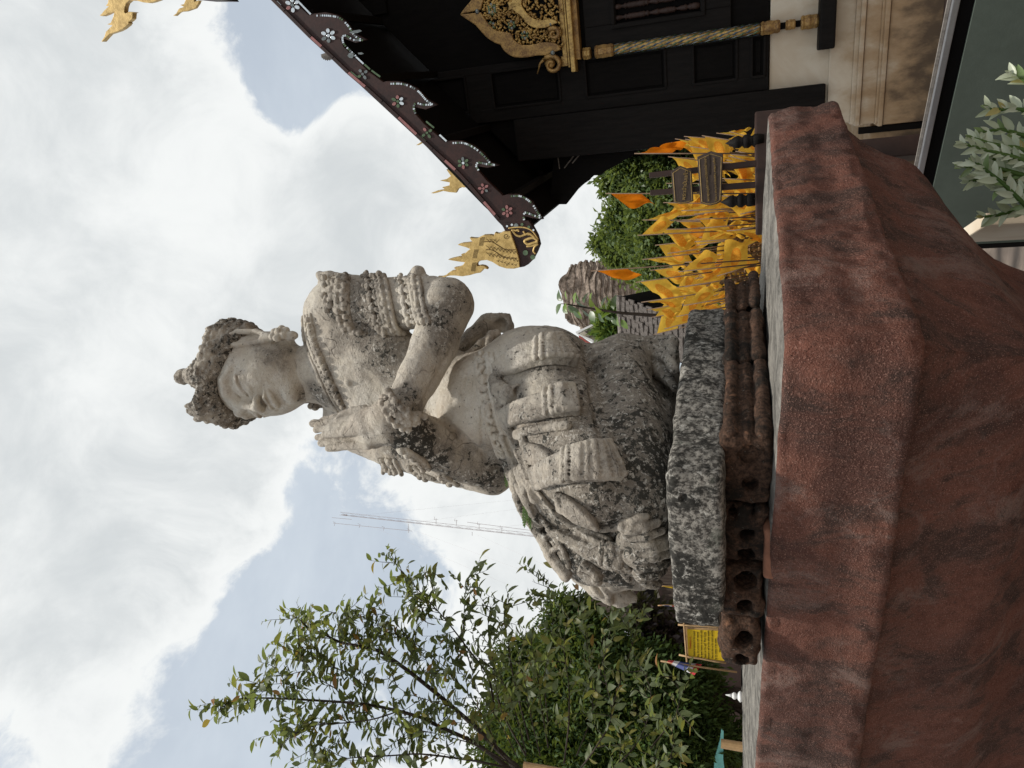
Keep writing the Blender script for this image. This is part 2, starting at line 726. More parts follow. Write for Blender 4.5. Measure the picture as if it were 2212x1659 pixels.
M_STONE = stone_mat()
def red_plaster():
    m, t = new_mat('red_plaster')
    co = t.n('ShaderNodeTexCoord').outputs['Object']
    big = t.noise(co, 3.2, 7, .62, .5)
    st = t.noise(t.mapping(co, (1, 1, .42)), 7.5, 8, .66, .6)
    mid = t.noise(co, 24, 6, .68)
    fin = t.noise(co, 120, 4, .7)
    grit = t.noise(co, 330, 2, .6)
    c = t.mix(t.ramp(mid, .32, .68), (.112, .042, .028), (.185, .076, .052))
    c = t.mix(t.ramp(st, .42, .62, 0, .6), c, (.155, .082, .062))
    c = t.mix(t.ramp(big, .48, .64, 0, .75), c, (.066, .031, .024))
    dk = t.math('ADD', t.math('MULTIPLY', st, .85), t.math('MULTIPLY', mid, .45))
    c = t.mix(t.ramp(dk, .63, .76, 0, .80), c, (.040, .025, .020))
    drip = t.noise(t.mapping(co, (3.2, 3.2, .7), (1, 6, 0)), 4.0, 8, .72, .35)
    c = t.mix(t.ramp(t.math('ADD', drip, t.math('MULTIPLY', fin, .18)), .64, .80, 0, .70), c, (.034, .023, .019))
    dust = t.math('ADD', t.math('MULTIPLY', t.noise(t.mapping(co, (1, 1, .8), (4, 2, 7)), 4.5, 8, .70, .9), 1.0), t.math('MULTIPLY', fin, .22))
    c = t.mix(t.ramp(dust, .62, .78, 0, .65), c, (.225, .155, .13))
    c = t.mix(t.ramp(grit, .57, .66, 0, .7), c, (.31, .17, .13))
    c = t.mix(t.ramp(t.noise(t.mapping(co, (1, 1, 1), (9, 3, 1)), 210, 3, .65), .60, .68, 0, .75), c, (.030, .017, .013))
    c = t.mix(t.ramp(fin, .58, .70, 0, .55), c, (.050, .024, .018))
    vo = t.n('ShaderNodeTexVoronoi', feature='DISTANCE_TO_EDGE')
    vo.inputs['Scale'].default_value = 2.3
    wv = t.n('ShaderNodeTexNoise')
    wv.inputs['Scale'].default_value = 2.6
    wv.inputs['Detail'].default_value = 5.0
    t.l(co, wv.inputs['Vector'])
    av = t.n('ShaderNodeVectorMath', operation='MULTIPLY_ADD')
    t.l(wv.outputs['Color'], av.inputs[0])
    av.inputs[1].default_value = (.55, .55, .55)
    t.l(co, av.inputs[2])
    t.l(av.outputs[0], vo.inputs['Vector'])
    scr = t.math('MULTIPLY', t.ramp(vo.outputs['Distance'], .0, .012, 1, 0), t.ramp(t.noise(co, 2.1, 3, .5), .53, .60))
    c = t.mix(t.math('MULTIPLY', scr, .14), c, (.27, .20, .175))
    t.l(c, t.bs.inputs['Base Color'])
    t.bs.inputs['Roughness'].default_value = .9
    t.bs.inputs['Specular IOR Level'].default_value = .25
    h = t.math('ADD', t.math('MULTIPLY', fin, .8), t.math('MULTIPLY', grit, .5))
    h = t.math('ADD', h, t.math('MULTIPLY', mid, .9))
    set_bump(t, h, .9, .009)
    return m


def base_slab():
    m, t = new_mat('grey_slab')
    co = t.n('ShaderNodeTexCoord').outputs['Object']
    big = t.noise(co, 6, 6, .6, .4)
    mid = t.noise(t.mapping(co, (1, 1, .7)), 26, 7, .72, .4)
    fin = t.noise(co, 90, 5, .72)
    c = t.mix(t.ramp(fin, .42, .58), (.060, .055, .048), (.30, .28, .245))
    c = t.mix(t.ramp(t.math('ADD', t.math('MULTIPLY', mid, .7), t.math('MULTIPLY', big, .4)), .54, .62, 0, .92), c, (.024, .023, .020))
    pale = t.noise(t.mapping(co, (1, 1, 1), (2, 5, 1)), 46, 6, .74)
    c = t.mix(t.math('MULTIPLY', t.ramp(pale, .55, .64, 0, .85), t.ramp(big, .36, .56)), c, (.50, .48, .43))
    c = t.mix(t.ramp(t.noise(t.mapping(co, (1, 1, 1), (7, 1, 1)), 15, 5, .6), .60, .72, 0, .5), c, (.14, .15, .12))
    t.l(c, t.bs.inputs['Base Color'])
    t.bs.inputs['Roughness'].default_value = .93
    t.bs.inputs['Specular IOR Level'].default_value = .2
    set_bump(t, t.math('ADD', fin, t.math('MULTIPLY', mid, .8)), .8, .007)
    return m


def laterite():
    m, t = new_mat('laterite_block')
    co = t.n('ShaderNodeTexCoord').outputs['Object']
    big = t.noise(co, 7, 6, .6, .4)
    mid = t.noise(co, 30, 7, .72, .4)
    fin = t.noise(co, 110, 5, .72)
    c = t.mix(t.ramp(fin, .35, .65), (.040, .025, .018), (.12, .068, .045))
    c = t.mix(t.ramp(t.math('ADD', t.math('MULTIPLY', mid, .6), t.math('MULTIPLY', big, .5)), .50, .66, 0, .92), c, (.016, .015, .013))
    c = t.mix(t.ramp(t.math('ADD', t.math('MULTIPLY', mid, .5), t.math('MULTIPLY', t.noise(t.mapping(co, (1, 1, 1), (3, 3, 1)), 9, 5, .6), .6)), .62, .74, 0, .8), c, (.33, .165, .095))
    c = t.mix(t.ramp(t.noise(t.mapping(co, (1, 1, 1), (2, 5, 1)), 80, 5, .74), .62, .70, 0, .6), c, (.30, .28, .24))
    t.l(c, t.bs.inputs['Base Color'])
    t.bs.inputs['Roughness'].default_value = .95
    t.bs.inputs['Specular IOR Level'].default_value = .15
    set_bump(t, t.math('ADD', fin, t.math('MULTIPLY', mid, .9)), .9, .008)
    return m


def gold_mat(name, col, dark, rough=.42, metal=.65, pscale=40, pat=.5):
    m, t = new_mat(name)
    co = t.n('ShaderNodeTexCoord').outputs['Object']
    n1 = t.noise(co, 9, 6, .65)
    n2 = t.noise(co, pscale, 5, .65)
    f = t.math('ADD', t.math('MULTIPLY', n1, .5), t.math('MULTIPLY', n2, .5))
    c = t.mix(t.ramp(f, .38, .60), dark, col)
    c = t.mix(t.ramp(n2, .60, .72, 0, pat), c, tuple(x * .35 for x in dark))
    t.l(c, t.bs.inputs['Base Color'])
    t.bs.inputs['Roughness'].default_value = rough
    t.bs.inputs['Metallic'].default_value = metal
    set_bump(t, n2, .5, .006)
    return m


def leaf_mat(name, a, b, c=None, trans=.35, rough=.4, spec=.5, old=None, oldfrac=.05):
    """leaf: colour differs from leaf to leaf, light passes through the blade"""
    m, t = new_mat(name)
    oi = t.n('ShaderNodeObjectInfo').outputs['Random']
    gi = t.n('ShaderNodeNewGeometry').outputs['Random Per Island']
    r1 = t.math('FRACT', t.math('ADD', t.math('MULTIPLY', oi, 7.31), t.math('MULTIPLY', gi, 5.17)))
    col = t.mix(r1, a, b)
    if c:
        r2 = t.math('FRACT', t.math('MULTIPLY', r1, 13.7))
        col = t.mix(t.ramp(r2, .72, .9), col, c)
    if old:
        r3 = t.math('FRACT', t.math('MULTIPLY', r1, 37.3))
        col = t.mix(t.math('GREATER_THAN', r3, 1 - oldfrac), col, old)
    t.l(col, t.bs.inputs['Base Color'])
    t.bs.inputs['Roughness'].default_value = rough
    t.bs.inputs['Specular IOR Level'].default_value = spec
    tr = t.n('ShaderNodeBsdfTranslucent')
    tc = t.mix(.5, col, (.30, .36, .05), 'MIX')
    t.l(tc, tr.inputs['Color'])
    mx_ = t.n('ShaderNodeMixShader')
    mx_.inputs[0].default_value = trans
    t.l(t.bs.outputs[0], mx_.inputs[1])
    t.l(tr.outputs[0], mx_.inputs[2])
    t.l(mx_.outputs[0], t.out.inputs[0])
    return m


M_RED = red_plaster()
M_SLAB = base_slab()
M_LAT = laterite()
M_TOP = simple('pale_mortar', (.23, .215, .19), .95, .2, .35, 16, .9, .01, dark=(.06, .056, .05))
M_TERRA = simple('terracotta', (.26, .12, .075), .9, .2, .3, 14, .4, .004)
M_GROUND = simple('packed_earth', (.19, .155, .13), .95, .15, .3, 1.5, .4, .01)
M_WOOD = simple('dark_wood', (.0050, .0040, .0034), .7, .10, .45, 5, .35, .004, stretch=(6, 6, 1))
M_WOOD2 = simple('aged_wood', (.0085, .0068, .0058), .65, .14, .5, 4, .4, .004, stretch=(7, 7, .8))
M_BARGE = simple('oxblood_board', (.036, .014, .011), .55, .3, .5, 5, .3, .003, dark=(.015, .007, .006))
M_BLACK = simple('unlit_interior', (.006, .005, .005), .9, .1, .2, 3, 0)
M_GOLD = gold_mat('gilded_wood', (.60, .40, .13), (.26, .15, .05), .42, .45)
M_GOLD2 = gold_mat('gilded_carving', (.46, .28, .09), (.17, .09, .035), .45, .4, 60, .8)
M_GOLD3 = gold_mat('gold_finial', (.66, .46, .17), (.42, .28, .09), .5, .35, 22, .35)
M_LINE = simple('dark_line', (.13, .08, .03), .8, .2, .2, 10, 0)
M_MIRROR = simple('mirror_tile', (.72, .75, .74), .16, .6, .3, 60, .3, .002, metal=.85)
M_GLASSG = simple('green_glass', (.10, .15, .075), .2, .6, .4, 40, .2, .002, metal=.35)
M_GLASSB = simple('blue_glass', (.055, .085, .115), .2, .6, .4, 40, .2, .002, metal=.4)
M_GLASSP = simple('rose_glass', (.32, .14, .13), .3, .5, .3, 40, .2, .002, metal=.2)
M_GLASSD = simple('grey_glass', (.20, .22, .21), .2, .6, .4, 40, .2, .002, metal=.5)


def plaster_mat():
    m, t = new_mat('stained_plaster')
    co = t.n('ShaderNodeTexCoord').outputs['Object']
    n1 = t.noise(co, 2.2, 7, .62, .6)
    n2 = t.noise(t.mapping(co, (1, 1, .55)), 6, 9, .62, .1)
    c = t.mix(t.ramp(n1, .35, .7), (.56, .47, .35), (.66, .60, .49))
    sx = t.n('ShaderNodeSeparateXYZ')
    t.l(t.n('ShaderNodeNewGeometry').outputs['Position'], sx.inputs[0])
    low = t.ramp(sx.outputs[2], 1.05, -.25, 0, .60)          # damp rising from the ground has browned the foot of the base
    s = t.math('ADD', t.math('MULTIPLY', n2, .75), low)
    c = t.mix(t.ramp(s, .42, .85, 0, .85), c, (.33, .20, .09))
    c = t.mix(t.ramp(s, .78, 1.06, 0, .9), c, (.075, .050, .032))
    t.l(c, t.bs.inputs['Base Color'])
    t.bs.inputs['Roughness'].default_value = .85
    set_bump(t, n2, .3, .006)
    return m


M_PLASTER = plaster_mat()
M_METAL = simple('grey_metal', (.42, .43, .45), .35, .5, .1, 20, .05, .001, metal=.8)
M_BOARD = simple('green_board', (.085, .105, .088), .6, .3, .12, 5, .25, .002, bscale=120)
M_BAMBOO = simple('bamboo', (.42, .27, .13), .6, .35, .3, 9, .2, .002)
M_TEAL = simple('turquoise_sheet', (.19, .50, .46), .6, .3, .15, 6, .1, .003)
M_WHITE = simple('white_paint', (.72, .72, .70), .6, .3, .12, 9, .1, .002)
M_GREYW = simple('grey_timber', (.20, .18, .16), .85, .2, .35, 5, .4, .004, stretch=(5, 5, 1))
M_SLAT = simple('brown_slat', (.105, .082, .066), .85, .2, .4, 5, .4, .004, stretch=(5, 5, .6))
M_BRWALL = simple('brown_wall', (.06, .040, .035), .9, .2, .2, 2, .2, .004)
M_BRICK = simple('old_brick', (.31, .25, .205), .95, .1, .5, 3.5, .8, .05, dark=(.07, .055, .04))
M_SHINGLE = simple('shingle', (.34, .30, .275), .95, .15, .55, 14, 1.0, .03, dark=(.075, .065, .055))
M_BARK = simple('bark', (.055, .042, .033), .9, .2, .4, 30, .6, .004)
M_CREAM = simple('cream_wall', (.56, .53, .44), .8, .2, .1, 3, .1, .002)
M_REDROOF = simple('red_roof', (.33, .09, .075), .8, .2, .25, 12, .2, .004)
M_WICKER = simple('wicker', (.33, .20, .085), .8, .2, .5, 35, .6, .006, dark=(.10, .06, .03))
M_RAIL = simple('brown_rail', (.035, .017, .012), .55, .35, .3, 6, .2, .003)
M_STEEL = simple('mast_steel', (.42, .37, .37), .6, .3, .15, 3, 0)
# ------------------------------------------------------------------ ground
gv = MB()
gv.add([(-300, -60, GZ), (300, -60, GZ), (300, 600, GZ), (-300, 600, GZ)], [(0, 1, 2, 3)])
tag(part('ground', gv, M_GROUND), kind='structure')

# ------------------------------------------------------------------ red plastered pedestal
PC = Vector((.07, 1.30, 1.5247))
PE = Vector((.78, 2.15, 1.5174))
PW = Vector((-1.90, 2.70, 1.572))
PF = Vector((-1.19, 3.55, 1.575))
CORN = [PC, PE, PF, PW]
CF = [1.06, .90, 1.0, 1.42]        # the slab is not equally thick all along


def inset(o):
    out = []
    for i in range(4):
        a, b, c = CORN[i - 1], CORN[i], CORN[(i + 1) % 4]
        d1 = Vector((b.x - a.x, b.y - a.y)).normalized()
        d2 = Vector((c.x - b.x, c.y - b.y)).normalized()
        n1, n2 = Vector((-d1.y, d1.x)), Vector((-d2.y, d2.x))
        p1 = Vector((b.x, b.y)) + n1 * o
        p2 = Vector((b.x, b.y)) + n2 * o
        cr_ = d1.x * d2.y - d1.y * d2.x
        t_ = ((p2 - p1).x * d2.y - (p2 - p1).y * d2.x) / cr_
        out.append(p1 + d1 * t_)
    return out


prof = [(.50, -.004), (.40, -.003), (.30, -.002), (.22, 0), (.15, 0), (.10, 0), (.06, .001), (.03, .002), (.012, .005), (.003, .011)]
prof += [(-.001 + .002 * math.sin(z * 60), z) for z in np.linspace(.018, .198, 24)]
prof += [(.0005, .2035), (.003, .2065), (.007, .2085), (.012, .2095), (.030, .212), (.045, .215), (.050, .219), (.052, .226), (.060, .24), (.072, .256), (.083, .275), (.095, .30), (.106, .33), (.116, .36), (.124, .385),
         (.140, .415), (.166, .445), (.20, .475), (.235, .505), (.265, .535), (.292, .565), (.315, .60), (.332, .64), (.342, .69), (.345, .75), (.335, .82), (.31, .88), (.27, .93),
         (.22, .97), (.17, 1.0), (.12, 1.02), (.10, 1.06), (.10, 1.16), (.06, 1.18), (.04, 1.21), (.04, 1.84)]
NS = 190
V, Fq, fm = [], [], []
for (o, dz) in prof:
    cs = inset(o)
    for i in range(4):
        a, b = cs[i], cs[(i + 1) % 4]
        za, zb = CORN[i].z, CORN[(i + 1) % 4].z
        for k in range(NS):
            # finer near the camera-side corners
            t_ = k / NS
            f_ = CF[i] + (CF[(i + 1) % 4] - CF[i]) * t_
            V.append((a.x + (b.x - a.x) * t_, a.y + (b.y - a.y) * t_, za + (zb - za) * t_ - dz * (f_ if dz > .02 else 1)))
V = np.array(V)
nr = 4 * NS
for i in range(len(prof) - 1):
    for k in range(nr):
        Fq.append((i * nr + k, i * nr + (k + 1) % nr, (i + 1) * nr + (k + 1) % nr, (i + 1) * nr + k))
Fq = np.array(Fq)[:, ::-1]
ctr = V.mean(0)
nrm = V - ctr
nrm[:, 2] = 0
nrm /= np.linalg.norm(nrm, axis=1, keepdims=True) + 1e-9
lev = np.repeat(np.arange(len(prof)), nr)
flat = lev < 8
amp = vnoise(V * 5, 1) * .006 + vnoise(V * 16, 2) * .004 + vnoise(V * 45, 3) * .0028
edge = np.array([1.0 if (d < .03 and o < .02) or (.19 < d < .212 and o < .02) else .25 for (o, d) in prof])[lev]
chip = np.maximum(0, vnoise(V * 13, 8) - .3) * .018 + np.maximum(0, vnoise(V * 34, 9) - .25) * .016
amp = amp - chip * edge
V[~flat] += nrm[~flat] * amp[~flat][:, None]
V[:, 2] += np.where(flat, vnoise(V * 9, 4) * .004 + vnoise(V * 40, 5) * .0015, vnoise(V * 7, 6) * .0018 + vnoise(V * 25, 7) * .0016)
V[:, 2] = np.maximum(V[:, 2], GZ)
me = mesh_np('pedestal', V, Fq)
me.materials.append(M_RED)
me.materials.append(M_TOP)
mi = np.zeros(len(me.polygons), np.int32)
mi[:8 * nr] = 1
me.polygons.foreach_set('material_index', mi)
ped = link('pedestal', me)
tag(ped, 'massive red plastered stone pedestal with overhanging top and stained curved underside', 'pedestal')
# the middle of the top, under the plinth
bm = MB()
bm.add([(*inset(.5)[i], CORN[i].z + .004) for i in range(4)], [(0, 1, 2, 3)])
part('top_screed', bm, M_TOP, ped)

# ------------------------------------------------------------------ dry-laid plinth under the figure
plinth = empty('plinth', (-.1, 1.6, 1.53), 'low plinth of fluted and perforated dark laterite blocks laid dry on the red pedestal', 'plinth')
A0, A1, A2 = Vector((-.10, 1.53, 0)), Vector((.33, 2.17, 0)), Vector((-.715, 1.80, 0))
dr = (A1 - A0).normalized()
dl = (A2 - A0).normalized()
nR = Vector((dr.y, -dr.x, 0))      # outward from the right face
nL = Vector((-dl.y, dl.x, 0))


def stone(name, fn, lo, hi, h=.0045, rough=((.006, 12), (.003, 40), (.0015, 100)), mat=None, parent=None, seed=1):
    v = Vol(lo, hi, h)
    fn(v)
    return vol_part(name, v, mat or M_LAT, parent, rough, seed)


def zt(Y):
    return 1.5247 + (Y - 1.3) * .006


lenR = (A1 - A0).length
cuts = [0.0, .30, .56, lenR]
for i in range(3):
    s0, s1 = cuts[i] + .004, cuts[i + 1] - .004
    lean = rng.uniform(-.006, .006)

    def fn(v, s0=s0, s1=s1, lean=lean, i=i):
        c = A0 + dr * ((s0 + s1) / 2) - nR * .15 + Vector((0, 0, 1.572 + .004 * i))
        ax = (dr, nR, Vector((0, 0, 1)))
        v.box(c, ((s1 - s0) / 2, .116, .046), ax, .01)
        for zc, r_, ou in ((1.610, .0165, .0), (1.5775, .0155, -.004), (1.546, .0155, .006)):
            p = A0 + nR * (-.018 + ou + lean) + Vector((0, 0, zc + .003 * i))
            v.cap(p + dr * (s0 + .012), p + dr * (s1 - .012), r_, r_, .004)
        if i == 2:
            v.cap(A0 + dr * (s1 - .02) + Vector((0, 0, 1.60)), A0 + dr * (s1 - .02) - nR * .2 + Vector((0, 0, 1.60)), .03, .03, .006, True)
    stone('fluted_stone', fn, (-.45, 1.40, 1.50), (.45, 2.40, 1.66), parent=plinth, seed=10 + i)
# perforated blocks on the left face, positions read on the face's plane
pl0 = A0 + Vector((0, 0, 1.58))


def s_at(xd, yd):
    return (on_plane(xd, yd, pl0, nL) - pl0).dot(dl)


edges = [942, 1096, 1222, 1336, 1452]
holes = [[(1620, 985, 19), (1622, 1046, 16)], [(1585, 1112, 13), (1628, 1112, 12), (1614, 1156, 17), (1610, 1200, 19)], [(1612, 1256, 19), (1610, 1310, 18)], [(1606, 1385, 19), (1604, 1428, 16)]]
for i in range(4):
    s0, s1 = s_at(1610, edges[i]) + .004, s_at(1610, edges[i + 1]) - .004
    h_ = (.051, .048, .045, .042)[i]

    def fn(v, s0=s0, s1=s1, i=i, h_=h_):
        ax = (dl, nL, Vector((0, 0, 1)))
        zc = (1.580, 1.583, 1.587, 1.590)[i]
        c = A0 + dl * ((s0 + s1) / 2) - nL * (.13 + .006 * (i % 2)) + Vector((0, 0, zc))
        v.box(c, ((s1 - s0) / 2, .13, h_), ax, .014, .01)
        v.ell(c + nL * .09 + Vector((0, 0, h_ * .4)) + dl * rng.uniform(-.02, .02), ((s1 - s0) * .42, .05, h_ * .75), ax, .02)
        for (x, y, r_) in holes[i]:
            p = on_plane(x, y, pl0, nL)
            rr = r_ * mpp(x, y, p.y)
            v.cap(p + nL * .08, p - nL * .10, rr * 1.18, rr * 1.05, .005, True)
    stone('perforated_block', fn, (-1.0, 1.30, 1.49), (.1, 2.3, 1.68), .0042, ((.009, 13), (.005, 36), (.0025, 90)), parent=plinth, seed=20 + i)
stone('fill_stone', lambda v: v.box((-.16, 1.98, 1.575), (.26, .24, .042), (dr, nR, Vector((0, 0, 1))), .02), (-.6, 1.5, 1.5), (.4, 2.4, 1.65), .009, parent=plinth, seed=31)

b = MB()
c0 = pt(1648, 1178, 1.66)
tile = stone('terracotta_brick', lambda v: v.box((c0.x, c0.y, zt(1.66) + .002), (.065, .035, .014), (dl, nL, Vector((0, 0, 1))), .008, ), (c0.x - .15, c0.y - .15, 1.5), (c0.x + .15, c0.y + .15, 1.58), .003, ((.002, 30), (.001, 90)), M_TERRA, None, 33)
tag(tile, 'small orange terracotta brick lying on the pedestal before the perforated blocks', 'brick')

# ------------------------------------------------------------------ the slab the figure kneels on
SR = Vector((.49, .87, 0)).normalized()
SL = Vector((-.87, .49, 0)).normalized()
SC0 = Vector((-.183, 1.45, 0))


def slab_fn(v):
    c = SC0 + SR * .405 + SL * .205 + Vector((0, 0, 1.679))
    v.box(c, (.412, .212, .056), (SR, SL, Vector((0, 0, 1))), .016)
    v.box(SC0 + SL * .425 + SR * .08 + Vector((0, 0, 1.615)), (.16, .06, .016), (SR, SL, Vector((0, 0, 1))), .006, .006, True)
    v.box(pt(1478, 1075, 1.47) , (.004, .012, .007), (SR, SL, Vector((0, 0, 1))), .001, .001, True)


slab = stone('stone_slab', slab_fn, (-.72, 1.30, 1.58), (.36, 2.5, 1.78), .0045, ((.006, 5), (.0035, 24), (.002, 70)), M_SLAB, None, 40)
tag(slab, 'thick grey lichen-blotched stone slab beneath the kneeling figure', 'stone slab')
# ------------------------------------------------------------------ the kneeling stone figure
def frame(yaw_dir, pitch=0.0):
    """forward, left, up axes of a body part facing yaw_dir, nodding forward by pitch"""
    f = Vector((yaw_dir[0], yaw_dir[1], 0)).normalized()
    l = Vector((-f.y, f.x, 0)) * 1.0
    u = Vector((0, 0, 1))
    f2 = f * math.cos(pitch) - u * math.sin(pitch)
    u2 = u * math.cos(pitch) + f * math.sin(pitch)
    return f2, l, u2


def nd(xd, yd, Y, rpx):
    return (pt(xd, yd, Y), rpx * mpp(xd, yd, Y))


BF, BL, BU = frame((-.49, -.87))
STAT_AX = (BF, BL, BU)
statue = empty('statue', (pt(1440, 950, 1.9).x, 1.95, 1.73),
               'weathered grey stone figure kneeling with palms pressed together, wearing a carved crown', 'statue')
body = Vol((-.80, 1.30, 1.68), (.50, 2.48, 3.02), 0.0045)
B = body
# torso
B.ell(pt(795, 800, 2.07), (.125, .20, .17), STAT_AX, .05)
B.ell(pt(740, 800, 2.08), (.10, .20, .085), STAT_AX, .05)
B.ell(pt(840, 770, 2.00), (.085, .10, .11), STAT_AX, .05)
B.ell(pt(835, 880, 2.06), (.085, .10, .11), STAT_AX, .05)
B.ell(pt(950, 850, 2.05), (.115, .155, .17), STAT_AX, .06)
B.ell(pt(1040, 890, 2.00), (.14, .18, .13), STAT_AX, .06)
B.ell(pt(1140, 850, 2.04), (.19, .20, .16), STAT_AX, .06)
B.ell(pt(1190, 806, 2.05), (.14, .13, .135), STAT_AX, .05)
B.chain([nd(715, 805, 2.09, 68), nd(680, 806, 2.08, 57), nd(630, 806, 2.06, 54)], .04)
# legs
B.chain([nd(1180, 815, 1.99, 98), nd(1225, 920, 1.83, 100), nd(1300, 1050, 1.66, 96)], .03)
B.chain([nd(1340, 800, 2.0, 56), nd(1352, 880, 1.90, 76), nd(1362, 960, 1.78, 86), nd(1368, 1070, 1.66, 80)], .012)
B.chain([nd(1295, 775, 2.05, 36), nd(1345, 765, 2.07, 40), nd(1425, 752, 2.09, 28)], .03)
B.chain([nd(1300, 790, 2.03, 42), nd(1360, 800, 2.02, 46)], .03)
B.chain([nd(1425, 748, 2.08, 20), nd(1448, 742, 2.06, 17), nd(1455, 764, 2.02, 12)], .012)
B.chain([nd(1430, 768, 2.06, 18), nd(1446, 775, 2.02, 13), nd(1456, 800, 1.97, 11)], .008)
B.chain([nd(1425, 800, 2.06, 22), nd(1446, 822, 2.02, 12), nd(1458, 838, 1.98, 9)], .01)
B.chain([nd(1135, 940, 2.12, 80), nd(1215, 1070, 1.95, 84), nd(1285, 1180, 1.82, 84)], .03)
B.chain([nd(1345, 1185, 1.80, 82), nd(1330, 1080, 1.96, 80), nd(1330, 930, 2.2, 60)], .03)
B.ell(pt(1240, 1040, 1.84), (.13, .14, .15), STAT_AX, .05)
B.chain([nd(1395, 1010, 1.70, 42), nd(1405, 1090, 1.66, 42), nd(1395, 1170, 1.72, 46), nd(1385, 1235, 1.82, 40)], .03)
B.chain([nd(1430, 880, 1.92, 22), nd(1436, 1000, 1.74, 20), nd(1430, 1200, 1.80, 26)], .02)
B.chain([nd(1436, 770, 2.20, 30), nd(1444, 840, 2.14, 28), nd(1440, 920, 2.06, 28)], .01)
B.chain([nd(1400, 810, 2.13, 32), nd(1410, 880, 2.06, 38)], .02)
# his left arm
B.chain([nd(737, 662, 2.02, 66), nd(760, 660, 2.0, 62), nd(850, 658, 1.97, 56), nd(930, 654, 1.94, 53), nd(966, 656, 1.92, 56)], .02)
B.chain([nd(966, 658, 1.92, 56), nd(940, 740, 1.86, 50), nd(905, 815, 1.80, 45), nd(868, 885, 1.745, 40)], .012)
B.ell(pt(700, 700, 2.05), (.08, .10, .055), STAT_AX, .05)
# his right arm
B.chain([nd(790, 925, 2.2, 60), nd(850, 957, 2.16, 52), nd(950, 995, 2.1, 46), nd(1064, 1030, 2.03, 40)], .012)
B.chain([nd(1064, 1026, 2.03, 40), nd(968, 974, 1.93, 56), nd(885, 931, 1.80, 50)], .012)
B.ell(pt(740, 905, 2.2), (.08, .10, .06), STAT_AX, .05)
# hands pressed palm to palm
off = -BL * 0.034
for hand in (0, 1):
    o_ = off * hand
    pal = [(868, 885, 1.745, 40), (835, 901, 1.74, 38), (800, 914, 1.745, 33), (775, 918, 1.755, 25)]
    B.chain([(nd(*p)[0] + o_, nd(*p)[1] * (.95 if hand else 1)) for p in pal], .012)
    B.ell(pt(815, 905, 1.755) + o_, (.055, .028, .075), STAT_AX, .012)
    fingers = [[(790, 889, 1.775, 9.5), (765, 894, 1.78, 9), (748, 899, 1.785, 8)],
               [(790, 897, 1.77, 11), (745, 904, 1.775, 10), (700, 915, 1.785, 8.5)],
               [(785, 910, 1.75, 11), (735, 915, 1.76, 10), (679, 922, 1.77, 8.5)],
               [(785, 924, 1.735, 11), (740, 927, 1.745, 10), (686, 934, 1.755, 8.5)],
               [(790, 937, 1.72, 11), (750, 939, 1.73, 10), (703, 945, 1.74, 8)]]
    for f_ in fingers:
        B.chain([(nd(*p)[0] + o_ * .7 + BL * (.010 if not hand else -.012), nd(*p)[1]) for p in f_], .004)
B.cap(pt(761, 922, 1.725), pt(768, 931, 1.72), .011, .011, .004)
for o_ in np.linspace(0, 1, 1):
    pass
# crease between thigh and calf, line under the belly, navel, nipple
def groove(vol, uv, r, depth=0.3, k=.006, n=5):
    uv = catmull(uv, n)
    P, N = vol.hit(uv)
    C = P + N * (r * (1 - 2 * depth) * .5)
    for a, b in zip(C[:-1], C[1:]):
        if np.linalg.norm(a - b) < .08:
            vol.cap(a, b, r, r, k, True)


def ridge(vol, uv, r, lift=0.3, k=.006, n=5, taper=False, src=None):
    uv = catmull(uv, n)
    P, N = (src or vol).hit(uv)
    C = P + N * (r * lift)
    m = len(C)
    for i, (a, b) in enumerate(zip(C[:-1], C[1:])):
        if np.linalg.norm(a - b) < .08:
            f0 = f1 = 1.0
            if taper:
                f0, f1 = 1 - .75 * i / m, 1 - .75 * (i + 1) / m
            vol.cap(a, b, r * f0, r * f1, k)


def beads(vol, uv, r, step, lift=0.2, k=.002, src=None, jit=0.1):
    """a row of bosses along a line of the photograph, lying on the surface of src"""
    uv = catmull(uv, 10)
    P, N = (src or vol).hit(uv)
    acc, last = 0.0, P[0]
    nxt = 0.0
    for p, n_ in zip(P, N):
        dd = np.linalg.norm(p - last)
        acc += min(dd, .05)
        last = p
        if acc >= nxt:
            rr = r * rng.uniform(1 - jit, 1 + jit)
            vol.ell(p + n_ * rr * lift, rr, None, k)
            nxt = acc + step * rng.uniform(.9, 1.1)


groove(B, [(1262, 748), (1272, 800), (1283, 865), (1300, 940), (1325, 1010)], .010, .45)
groove(B, [(1060, 800), (1045, 850), (1040, 905), (1042, 960)], .004, .4, .004)
groove(B, [(975, 868), (1000, 845), (1010, 800)], .004, .4, .004)
groove(B, [(838, 690), (850, 740), (900, 720)], .004, .3, .005)
groove(B, [(900, 880), (945, 905), (985, 932), (1020, 962), (1052, 988)], .011, .4, .006)
groove(B, [(880, 928), (905, 885), (940, 815), (975, 755)], .006, .3, .004)
B.ell(B.hit([(985, 938)])[0][0], .012, None, .006, True)
B.ell(B.hit([(752, 827)])[0][0], .011, None, .006)
for (c_, ln) in (((1290, 775), 0), ((1300, 790), 1), ((1310, 806), 2)):
    ridge(B, [(c_[0] - 12, c_[1] + 5), (c_[0] + 20, c_[1] - 6), (c_[0] + 60, c_[1] - 2), (c_[0] + 85, c_[1] + 16)], .006, .1, .008)
# ---- head
HC = pt(562, 803, 2.06)
HF, HL, HU = frame((-.69, -.72), 0.14)
HAX = (HF, HL, HU)


def hp(s_, t_, z_):
    return HC + HF * s_ + HL * t_ + HU * z_


